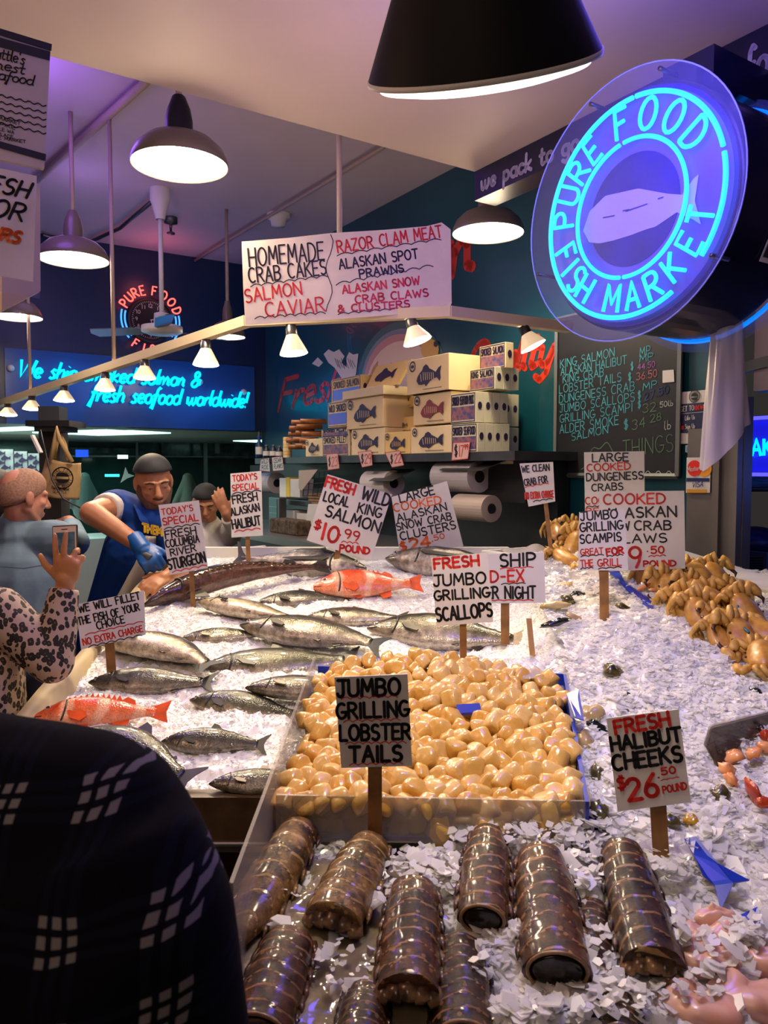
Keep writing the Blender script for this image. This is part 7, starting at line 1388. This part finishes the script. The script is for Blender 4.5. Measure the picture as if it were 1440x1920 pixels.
def pack(label, short, x0, x1, yb, hp, off, n, c=1, pic=None, title='SMOKED SEAFOOD', depth=.055, zb=None):
    b = BoxAt(x0, x1, yb, hp, off, depth * .96, zb); first = None
    for q in range(n):
        lab = label if q == 0 else ('second', 'third', 'fourth', 'fifth')[q - 1] + ' pack behind the ' + short
        t = thing('seafood_pack', lab, 'box', b.P(.5, 0) + U * (depth * (q + .5)), 'smoked seafood packs on the shelf')
        mb = MB(); s0 = b.A; b.A = s0 + U * (depth * q); b.solid(mb); bevel(mb.build('carton', CAR[c], t), .002)
        mb = MB(); e = b.P(1, .55) + U * depth * .48 + W * .001; mb.prism([e + U * (.014 * math.cos(k * PI / 6)) + Z * (.020 * math.sin(k * PI / 6)) for k in range(12)], W * .0006); mb.build('spine_dot', PRB, t)
        if q == 0:
            mb = MB(); mb.prism([b.P(.06, .10, .001), b.P(.94, .10, .001), b.P(.94, .55, .001), b.P(.06, .55, .001)], -U * .0006); mb.build('picture_print', pic or PIC, t)
            mb = MB(); mb.ribbon([b.P(.04, .96, .0012), b.P(.96, .96, .0012), b.P(.96, .04, .0012), b.P(.04, .04, .0012), b.P(.04, .96, .0012)], -U, .0025)
            place(mb, title, b.P(.08, .62, .0012), b.P(.92, .62, .0012), Z * (b.h * .26), -U, .0035, jit=0); mb.build('lettering', PRB, t)
        b.A = s0
    return b
pack('smoked seafood pack, front of the right-hand row below the upper packs', 'front pack in the right-hand middle row', 845, 892, 795, 55, OFF, 4, 3, None, 'SMOKED SEAFOOD PACK')
pack('smoked seafood pack, bottom right of the shelf above the $17 tag', 'pack above the $17.99 tag', 846, 895, 852, 52, OFF, 4, 3, None, 'SMOKED SEAFOOD', zb=ZS)
pack('seafood pack with picture, second from the top at right', 'upper right picture pack', 881, 928, 735, 40, OFF - .08, 3, 3, None, 'KING SALMON')
pack('topmost seafood pack at the right, against the red lettering', 'topmost pack', 899, 948, 697, 46, OFF - .12, 1, 1, None, 'SMOKED SALMON')
pack('pack with blue light painted into its print, top of the left pile', 'top bluish pack on the left pile', 622, 678, 757, 44, OFF - .06, 2, 2, PICB, 'SMOKED SALMON')
pack('pack with blue light painted into its print, middle of the left pile', 'middle bluish pack on the left pile', 615, 652, 802, 46, OFF - .02, 2, 0, PICB, 'WILD SMOKED')
pack('flat smoked fish pack under the bluish packs', '', 603, 654, 820, 14, OFF, 1, 0, None, 'SMOKED FILLET')
pack('smoked fillet pack at the bottom of the left pile', 'bottom fillet pack of the left pile', 604, 655, 860, 39, OFF, 3, 1, None, 'SMOKED FILLET', zb=ZS)
for k, (x, y, hp, n) in enumerate([(930, 850, 48, 3), (930, 800, 60, 3)]): pack('pale green pack stacked at the right end of the shelf, %s' % ('lower row' if k == 0 else 'upper row'), 'pale green pack, ' + ('lower row' if k == 0 else 'upper row'), x - 22, x, y, hp, OFF - .22, n, 3, None, 'SMOKED')
# cedar sticks, tins, bottles
STK = mat('brown_roll', (.42, .15, .04), .45, noise=.3, nscale=20); rd = random.Random(2)
for k, (x, y) in enumerate([(562, 838), (575, 836), (558, 826), (571, 824), (584, 826), (562, 814), (576, 812), (588, 814), (564, 803), (578, 800), (568, 792), (585, 790), (590, 838)]):
    c = onR(x, y, OFF - .10); mb = MB(); mb.tube([c - U * .08 - W * .03, c + U * .10 + W * .03], .018, 12); tag(mb.build('sausage_roll', STK, smooth=True), 'brown roll in the pyramid stack left of the fish boxes', 'food', 'brown rolls at the left end of the shelf')
for k in range(6):
    c = onR(539, 859 - 6.6 * k, OFF - .08); mb = MB(); mb.lathe([(.001, 0), (.034, 0), (.034, .024), (.03, .026), (.001, .026)], Matrix.Translation(c), 20); tag(mb.build('food_tin', CAR[2 if k % 2 else 1], smooth=False), 'round tin in the short stack beside the brown rolls', 'tin', 'stacked tins on the shelf')
for x, hp, m, lab in ((486, 40, 'blue', 'dark blue bottle at the left end of the shelf'), (500, 24, 'black', 'short black bottle beside the blue bottle'), (513, 24, 'black', 'black bottle left of the stacked tins'), (524, 22, 'black', 'small black bottle nearest the stacked tins')):
    c = onR(x, 858, OFF - .05); h = hp * c.y / FOC; mb = MB(); t = thing('sauce_bottle', lab, 'bottle', c, 'bottles at the left of the shelf'); mb.lathe([(.001, 0), (.028, 0), (.03, .01), (.03, h * .6), (.012, h * .78), (.012, h * .92)], Matrix.Translation(c), 16); mb.build('glass', M['navy'] if m == 'blue' else M['black'], t, True)
    mb = MB(); mb.lathe([(.014, h * .90), (.014, h), (.001, h)], Matrix.Translation(c), 12); mb.build('bottle_cap', M['steel'] if m == 'black' else M['blue'], t); mb = MB(); mb.lathe([(.0308, h * .15), (.0308, h * .5)], Matrix.Translation(c), 16); mb.build('label', M['card'], t, True)
def shelf_tag(label, pts, lines, red=True):
    off = OFF + .012; pl = (onR(pts[0][0], pts[0][1], off), -U); t = thing('price_tag', label, 'price tag', hit(pts[2][0], pts[2][1], *pl), 'price tags on the shelf edge')
    q = [hit(x, y, *pl) for x, y in pts]; mb = MB(); mb.prism(q, U * .002); mb.build('card', mat('pink_tag', (.66, .42, .38), .6) if red else M['card'], t)
    mb = MB(); mb.ribbon(q + [q[0]], -U, .0022); mb.build('red_border', M['inkr'], t)
    bm, rm = MB(), MB()
    for s, c, *r in lines: text_px(bm if c == 'b' else rm, s, *r, pl, .0028, vert=True)
    if bm.v: bm.build('lettering', M['inkb'], t)
    if rm.v: rm.build('lettering', M['inkr'], t)
shelf_tag('tag reading $23 hanging from the shelf under the smoked fillet packs', [(612, 852), (633, 850), (636, 878), (615, 881)], [('$', 'b', 616, 874, 620, 873, 16), ('23', 'r', 622, 875, 633, 873, 17)])
shelf_tag('tag reading $29 under the box with the flipped lid', [(671, 848), (696, 845), (698, 872), (679, 876)], [('$', 'b', 677, 869, 682, 868, 16), ('29', 'r', 684, 869, 696, 867, 17)])
shelf_tag('tilted tag reading $22 under the small middle box', [(722, 849), (749, 845), (757, 872), (735, 876)], [('$', 'b', 732, 869, 737, 868, 15), ('22', 'r', 740, 869, 752, 867, 17)])
shelf_tag('largest tag reading $17.99 under the right-hand packs', [(850, 830), (881, 829), (877, 860), (847, 863)], [('$', 'b', 852, 856, 858, 855, 20), ('17', 'r', 861, 856, 869, 855, 20), ('99', 'r', 871, 843, 878, 842, 9)])
shelf_tag('small white tag reading SMOKED at the left shelf end', [(489, 862), (504, 859), (506, 884), (487, 882)], [('WILD', 'b', 490, 870, 503, 868, 7), ('ROE', 'b', 491, 880, 503, 879, 7)], False)
shelf_tag('small white tag reading CEDAR PLANKS below the stacked tins', [(510, 858), (529, 856), (532, 881), (512, 883)], [('CEDAR', 'b', 513, 868, 528, 866, 8), ('PLANKS', 'b', 514, 879, 530, 877, 8)], False)
# below the shelf
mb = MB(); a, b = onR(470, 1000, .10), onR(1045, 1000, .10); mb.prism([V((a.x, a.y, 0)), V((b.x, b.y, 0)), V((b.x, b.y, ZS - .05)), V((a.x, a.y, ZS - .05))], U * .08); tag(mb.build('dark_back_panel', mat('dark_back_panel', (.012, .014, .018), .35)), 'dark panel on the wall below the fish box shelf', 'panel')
c0 = onR(500, 1012, .75); ZC = 1.245
mb = MB(); mb.prism([R3(.2, .02, ZC), R3(3.95, .02, ZC), R3(3.95, .80, ZC), R3(.2, .80, ZC)], -Z * .05); tag(mb.build('worktop', M['steel']), 'stainless steel worktop running along the wall below the shelf', 'worktop')
mb = MB(); mb.prism([R3(.2, .04, 0), R3(3.95, .04, 0), R3(3.95, .76, 0), R3(.2, .76, 0)], Z * (ZC - .06)); tag(mb.build('worktop_cabinet', M['dsteel']), 'dark cabinet front under the steel worktop', 'cabinet')
def roll(name, label, x, y, off, r, w, m, core=True):
    c = onR(x, y, off); t = thing(name, label, 'roll', c); T = Matrix.Translation(c) @ Matrix(((0, U.x, W.x, 0), (0, U.y, W.y, 0), (1, 0, 0, 0), (0, 0, 0, 1)))
    mb = MB(); mb.lathe([(r * .38, 0), (r, 0), (r, w), (r * .38, w), (r * .38, 0)], T, 28); mb.build('paper', m, t, False)
    mb = MB(); mb.lathe([(.001, -.004), (r * .37, -.004), (r * .37, w + .004), (.001, w + .004)], T, 16); mb.build('core', M['black'], t)
    return t, c
PW = mat('white_roll_paper', (.60, .55, .54), .6); PK = mat('butcher_paper', (.42, .34, .29), .6)
roll('paper_roll', 'white paper roll on a holder under the shelf centre', 694, 905, .34, .082, .28, PW); roll('paper_roll', 'tan butcher paper roll with grey end, right of the crab cluster card', 862, 950, .40, .07, .26, PK); roll('paper_roll', 'plastic wrap roll hanging below the $17.99 tag', 828, 893, .36, .085, .33, M['bag']); roll('paper_roll', 'white roll behind the halibut card at the left of the shelf', 498, 905, .34, .085, .22, PW)
for x0, x1, y0, y1, lab in ((690, 735, 882, 902, 'steel paper cutter over the white paper roll'), (822, 903, 866, 882, 'steel cutter cover over the plastic wrap roll')):
    q = [onR(x0, y1, .46), onR(x1, y1, .46)]; zt = onR(x0, y0, .46).z; mb = MB(); mb.prism([q[0], q[1], V((q[1].x, q[1].y, zt)) + U * .16, V((q[0].x, q[0].y, zt)) + U * .16], U * .02 + Z * .01); tag(mb.build('paper_cutter', M['steel']), lab, 'paper cutter')
def wbox(name, label, cat, x0, x1, y0, y1, off, dep, m, bv=.004, group=None):
    b = BoxAt(x0, x1, y1, y1 - y0, off, dep); mb = MB(); b.solid(mb); o = mb.build(name, M[m] if isinstance(m, str) else m); bevel(o, bv); return tag(o, label, cat, group), b
# foam box
b = BoxAt(902, 968, 1010, 42, .80, .30, ZC); t = thing('foam_box', 'white foam box standing on the steel worktop behind the SHIP card', 'box', b.P(.5, 0))
b.w *= 1.35
for nm, (u0, u1, d0, d1) in {'front_side': (0, 1, 0, -.03), 'rear_side': (0, 1, -.27, -.30), 'left_side': (0, .08, -.03, -.27), 'right_side': (.92, 1, -.03, -.27)}.items(): mb = MB(); b.solid(mb, u0, u1, 0, 1, d0, d1); bevel(mb.build(nm, M['white'], t), .004)
mb = MB(); b.solid(mb, .08, .92, 0, .2, -.03, -.27); mb.build('bottom', M['white'], t)
mb = MB(); mb.grid(lambda u, v: b.P(.1 + .8 * u, .9 + .35 * math.sin(PI * u) * math.sin(PI * v) + .12 * math.sin(9 * u + 4 * v), -.05 - .2 * v), 20, 12); o = mb.build('plastic_liner', M['bag'], t, True)
wbox('equipment_box', 'black equipment cabinet with a small label right of the rolls', 'cabinet', 908, 985, 858, 940, .30, .28, 'black')
wbox('label_plate', 'small metal label plate on the black equipment cabinet', 'label', 938, 962, 862, 870, .302, .001, 'cream', .0005)
wbox('file_holder', 'white file holder below the left end of the shelf', 'file holder', 524, 536, 896, 932, .42, .12, 'white'); wbox('file_holder', 'yellow folder standing among the white files', 'folder', 536, 543, 895, 932, .42, .12, mat('yellow_folder', (.75, .55, .03), .5)); wbox('file_holder', 'white folder right of the yellow folder', 'folder', 544, 562, 898, 932, .42, .12, 'card'); wbox('paper_stack', 'grey papers standing below the file shelf', 'paper', 530, 552, 955, 985, .42, .12, 'card'); wbox('paper_stack', 'loose papers leaning at the back of the worktop', 'paper', 556, 580, 962, 1000, .42, .08, 'card')
o, b = wbox('small_shelf', 'grey small shelf under the file holders', 'shelf', 520, 585, 935, 945, .44, .25, 'dsteel')
for k in range(5): wbox('wooden_tray', 'tan wooden tray, one of the stack left of the salmon card', 'tray', 578, 608, 925 + 5 * k, 929 + 5 * k, .44, .2, mat('tan_wood', (.40, .20, .07), .5, noise=.3, nscale=15), .001, 'stacked wooden trays')
t = thing('wire_basket', 'black wire grid basket left of the salmon card', 'basket', onR(595, 935, .46)); 
for x in range(572, 626, 9): mb = MB(); mb.tube([onR(x, 885, .47), onR(x - 4, 930, .47)], .003, 5); mb.build('wire', M['black'], t)
for y in (886, 897, 908, 919, 930): mb = MB(); mb.tube([onR(568, y, .47), onR(625, y - 4, .47)], .003, 5); mb.build('wire', M['black'], t)
pq = [onR(x, y, .48) for x, y in [(560, 882), (596, 880), (566, 920), (560, 916)]]; mb = MB(); mb.prism(pq, U * .004); tag(mb.build('paper_bag', PK), 'folded brown paper sheet hanging in front of the wire basket', 'paper')
pq = [onR(x, y, .55) for x, y in [(578, 945), (596, 945), (592, 985), (573, 982)]]; mb = MB(); mb.prism(pq, U * .003); tag(mb.build('paper_note', M['card']), 'white handwritten note hanging beside the wooden trays', 'note')
b = BoxAt(504, 524, 990, 58, .55, .06); t = thing('card_reader', 'teal-faced handset terminal standing on the worktop by the halibut card', 'terminal', b.P(.5, 0)); mb = MB(); b.solid(mb); bevel(mb.build('body', M['dsteel'], t), .006)
mb = MB(); b.solid(mb, .12, .80, .15, .95, .003, .0); mb.build('screen', mat('teal_screen', (.01, .10, .11), .3), t)
for k in range(3): mb = MB(); b.solid(mb, .12, .8, .3 + .2 * k, .31 + .2 * k, .005, .003); mb.build('screen_line', M['steel'], t)
b = BoxAt(505, 556, 1016, 26, .66, .14, ZC); mb = MB(); b.solid(mb); o = mb.build('bark_block', mat('rough_brown_block', (.13, .08, .045), .8, noise=.8, nscale=30, bump=.8, bscale=30)); bevel(o, .01); tag(o, 'rough brown block lying on the worktop beside the terminal', 'block')
mb = MB(); mb.tube([onR(486, 640, .03), onR(486, 850, .03)], .012, 8); tag(mb.build('conduit', M['steel'], smooth=True), 'vertical pipe in the wall corner left of the red lettering', 'pipe')
# ================================================================== REAR LEFT
# tote bag on a hook below the opening edge
tc_ = at(112, 870, 3.9); TB = mat('tan_canvas', (.45, .30, .12), .8, noise=.2, nscale=10, bump=.2, bscale=30)
t = thing('tote_bag', 'tan canvas tote bag with a round black logo hanging at the left', 'bag', at(110, 938, 3.9))
def bagp(u, v, f):
    le = [(88, 858), (78, 890), (70, 928)]; re = [(150, 868), (152, 895), (146, 937)]; q = v * 2; i = min(int(q), 1); q -= i
    lx, ly = [le[i][m] + (le[i + 1][m] - le[i][m]) * q for m in (0, 1)]; rx, ry = [re[i][m] + (re[i + 1][m] - re[i][m]) * q for m in (0, 1)]
    p = at(lx + (rx - lx) * u, ly + (ry - ly) * u + 5 * math.sin(PI * u) * (1 - v), 3.9); p.y += f * (.012 + .05 * math.sin(PI * u) * (.25 + .75 * v)) + .006 * math.sin(9 * u + 5 * v); return p
mb = MB(); rings = []
for j in range(15): rings.append([bagp(i / 20, j / 14, -1) for i in range(21)] + [bagp(i / 20, j / 14, 1) for i in range(20, -1, -1)])
mb.loft(rings, True); mb.build('bag_body', TB, t, True)
for pts, y_ in (([(95, 862), (103, 825), (107, 802), (112, 825), (135, 866)], 3.86), ([(101, 860), (106, 830), (108, 803), (120, 830), (128, 864)], 3.93)): mb = MB(); mb.tube([at(x, y, y_) for x, y in pts], .012, 6); mb.build('handle', TB, t, True)
c_ = at(117, 896, 3.82); e1, e2, n_ = V((1, 0, -.03)), V((.02, 0, 1)), V((0, -1, 0)); mb = MB(); 
for r, w_ in ((.052, .003), (.032, .0015)): mb.ribbon(circ(c_, e1, e2, r, 0, 360, 30), n_, w_)
for s in (1, -1): mb.prism([c_ + e1 * (.03 * math.cos(k * PI / 10)) + e2 * (s * (.006 + .022 * math.sin(k * PI / 10))) for k in range(11)], n_ * .001)
ring_text(mb, 'PURE FOOD', c_, e1, e2, .042, .013, 165, 20, .0012, tube=False, nn=n_, lift=.001); ring_text(mb, 'FISH MARKET', c_, e1, e2, .042, .013, 200, 345, .0012, tube=False, inward=True, nn=n_, lift=.001)
pl = (c_, n_); text_px(mb, 'Pike Place Market', 97, 917, 129, 920, 6, pl, .0012); text_px(mb, 'SEATTLE', 99, 924, 125, 925, 4, pl, .001); mb.build('logo_print', M['inkb'], t)
p0 = at(107, 800, 3.9); b = at(100, 860, 4.15)
mb = MB(); mb.box(V((at(100, 800, 4.1).x, 4.1, 1.0)), (.11, .11, 2.06)); tag(mb.build('support_post', mat('dark_grey_post', (.05, .055, .055), .5)), 'dark grey post behind the tote bag', 'post')
mb = MB(); mb.box(at(106, 796, 3.98), (.22, .22, .03)); mb.box(at(106, 804, 3.98), (.14, .20, .035)); tag(mb.build('post_bracket', M['black']), 'black bracket at the top of the post holding the tote bag', 'bracket')
mb = MB(); mb.tube([at(76, 806, 3.8), at(88, 860, 3.78), at(98, 900, 3.76), at(118, 935, 3.74), at(150, 952, 3.72)], .004, 6); tag(mb.build('cable', M['black'], smooth=True), 'black cable hanging in front of the tote bag', 'cable')
mb = MB(); mb.prism([at(56, 816, 3.7), at(60, 815, 3.7), at(76, 848, 3.7), at(72, 850, 3.7)], V((0, .03, 0))); tag(mb.build('marker_pen', M['card']), 'white pen hanging from the bracket beside the tote bag', 'pen')
# white prep bench behind the tote bag and workers
mb = MB(); mb.prism([L3(-.4, -1.2, 0), L3(4.5, -1.2, 0), L3(4.5, -1.9, 0), L3(-.4, -1.9, 0)], Z * 1.02); tag(mb.build('prep_bench', mat('white_bench', (.5, .52, .50), .4)), 'white bench in the rear room behind the people', 'bench')
def lq(x0, y0, x1, y1, off): a, b = onL(x0, y1, off), onL(x1, y1, off); zt = onL(x0, y0, off).z; return [a, b, V((b.x, b.y, zt)), V((a.x, a.y, zt))]
# fish posters
PO = mat('fish_poster', (.50, .47, .46), .6, noise=.55, nscale=9, c2=(.30, .28, .32))
for k, (x0, x1, y0, y1, lab) in enumerate([(-5, 26, 842, 898, 'fish identification poster at the far left'), (28, 52, 846, 896, 'middle fish poster beside the far left one'), (54, 74, 850, 894, 'fish poster next to the tote bag')]):
    t = thing('wall_poster', lab, 'poster', onL(x0, y1, -2.0)); mb = MB(); mb.prism(lq(x0, y0, x1, y1, -2.0), -W * .01); mb.build('sheet', PO, t); mb = MB()
    for q in range(5): c = onL(x0 + 6 + (q % 2) * 10, y0 + 8 + 9 * q, -1.985); mb.prism([c + U * (x * .10) + Z * (y * .09) for x, y in FISHP], W * .001)
    mb.build('fish_print', PRB, t)
def lbox(name, lab, cat, x0, y0, x1, y1, off, m, d=.04): mb = MB(); mb.prism(lq(x0, y0, x1, y1, off), -W * d); return tag(mb.build(name, M[m] if isinstance(m, str) else m), lab, cat)
STL = mat('greenish_window_frame', (.16, .20, .18), .4, metal=.3)
GL1 = mat('lit_window_pane', (.10, .16, .15), .15, noise=.8, nscale=6, c2=(.02, .05, .05))
for k, (x0, x1, y0, y1) in enumerate([(76, 255, 838, 850), (262, 300, 826, 858), (304, 385, 826, 858), (390, 480, 828, 860)]): lbox('glass_pane', 'reflecting greenish window pane in the rear room, ' + ['long low one behind the tote bag', 'left of the grey cap', 'above the second worker', 'nearest the wall corner'][k], 'window pane', x0, y0, x1, y1, -3.9 + .1 * k, GL1)
for k, (x0, x1, y0, y1) in enumerate([(0, 480, 852, 857), (258, 261, 826, 960), (384, 390, 812, 930), (404, 412, 812, 850)]): lbox('window_bar', 'dark frame bar across the rear windows, ' + ['the long horizontal one', 'upright left of the grey cap', 'upright above the second worker', 'short upright near the wall corner'][k], 'window frame', x0, y0, x1, y1, -3.4, STL)
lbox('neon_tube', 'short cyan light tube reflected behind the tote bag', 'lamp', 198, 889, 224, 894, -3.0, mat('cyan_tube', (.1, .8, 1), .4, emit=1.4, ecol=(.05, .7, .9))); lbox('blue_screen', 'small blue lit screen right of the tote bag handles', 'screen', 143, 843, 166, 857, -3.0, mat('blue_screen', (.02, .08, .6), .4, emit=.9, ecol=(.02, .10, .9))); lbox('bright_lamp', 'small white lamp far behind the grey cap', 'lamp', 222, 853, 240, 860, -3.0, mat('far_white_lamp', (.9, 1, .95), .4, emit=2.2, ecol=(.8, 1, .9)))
for x, m, lab in ((158, mat('dim_green_coat', (.04, .06, .055), .8), 'grey-green coat hanging behind the tote bag'), (352, mat('pale_coat', (.12, .14, .11), .8), 'pale coat hanging between the two workers')):
    c = onL(x, 900, -1.6); mb = MB(); mb.cap(c + Z * .02, .06, c - Z * .30, .12); mb.cap(c - Z * .02 + U * .02, .05, c + U * .14 - Z * .25, .04); mb.cap(c - Z * .02 - U * .02, .05, c - U * .14 - Z * .25, .04); o = remesh(mb.build('hanging_coat', m, None, True), .012, 3); tag(o, lab, 'coat')
q = [onL(x, y, -2.5) for x, y in [(226, 905), (232, 888), (235, 876), (240, 888), (252, 892), (238, 897)]]; mb = MB(); mb.prism(q, W * .01); tag(mb.build('paper_fish', M['card']), 'small pale paper cut-out far behind, right of the tote bag', 'decoration')
# white tub and ledge at the back of the stall behind the signs
mb = MB(); mb.prism([at(348, 1042, 4.1), at(470, 1030, 4.15), at(470, 1052, 4.15), at(348, 1062, 4.1)], V((.05, .25, 0))); o = mb.build('white_tub', M['white']); bevel(o, .01); tag(o, 'white plastic tub behind the two TODAYS SPECIAL cards', 'tub')
# kitchen things beyond the door frame
lq_ = lambda x0, y0, x1, y1, off: [onR(x0, y1, off), onR(x1, y1, off), V((onR(x1, y1, off).x, onR(x1, y1, off).y, onR(x0, y0, off).z)), V((onR(x0, y1, off).x, onR(x0, y1, off).y, onR(x0, y0, off).z))]
mb = MB(); mb.prism(lq_(1385, 917, 1500, 922, -1.0), U * .3); tag(mb.build('kitchen_shelf', M['steel']), 'steel shelf with plates in the kitchen at the right edge', 'shelf')
PLT = mat('pale_teal_plate', (.35, .55, .52), .3)
for k in range(5):
    c = onR(1402, 916, -1.08) + Z * (.012 * k); mb = MB(); mb.lathe([(.03, 0), (.09, .012), (.092, .015), (.03, .005)], Matrix.Translation(c), 24, cap=True); tag(mb.build('plate', PLT, smooth=True), 'pale plate in the stack on the kitchen shelf', 'plate', 'plates on the kitchen shelf')
for k in range(4):
    c = onR(1428, 916, -1.10) + Z * (.016 * k); mb = MB(); mb.lathe([(.03, 0), (.07, .03), (.072, .034), (.03, .01)], Matrix.Translation(c), 24, cap=True); tag(mb.build('bowl', PLT, smooth=True), 'pale bowl in the nested stack right of the plates', 'bowl', 'bowls on the kitchen shelf')
t = thing('notice_board', 'bluish printed notice low in the kitchen doorway at the right edge', 'notice', onR(1410, 1095, -.6)); mb = MB(); mb.prism(lq_(1391, 1032, 1436, 1095, -.6), U * .02); mb.build('sheet', mat('bluish_notice', (.12, .16, .26), .5), t); mb = MB()
for k in range(8): mb.ribbon([onR(1398, 1046 + 5 * k, -.598), onR(1430, 1046 + 5 * k, -.598)], -U, .003)
mb.build('text_lines', PRB, t)
mb = MB(); c = onR(1415, 1018, -.9); mb.ell(c, (.16, .14, .09), nu=20, nv=12); tag(mb.build('blue_bag', mat('dark_blue_bag', (.01, .015, .08), .4), smooth=True), 'dark blue bundle above the notice in the kitchen', 'bag')
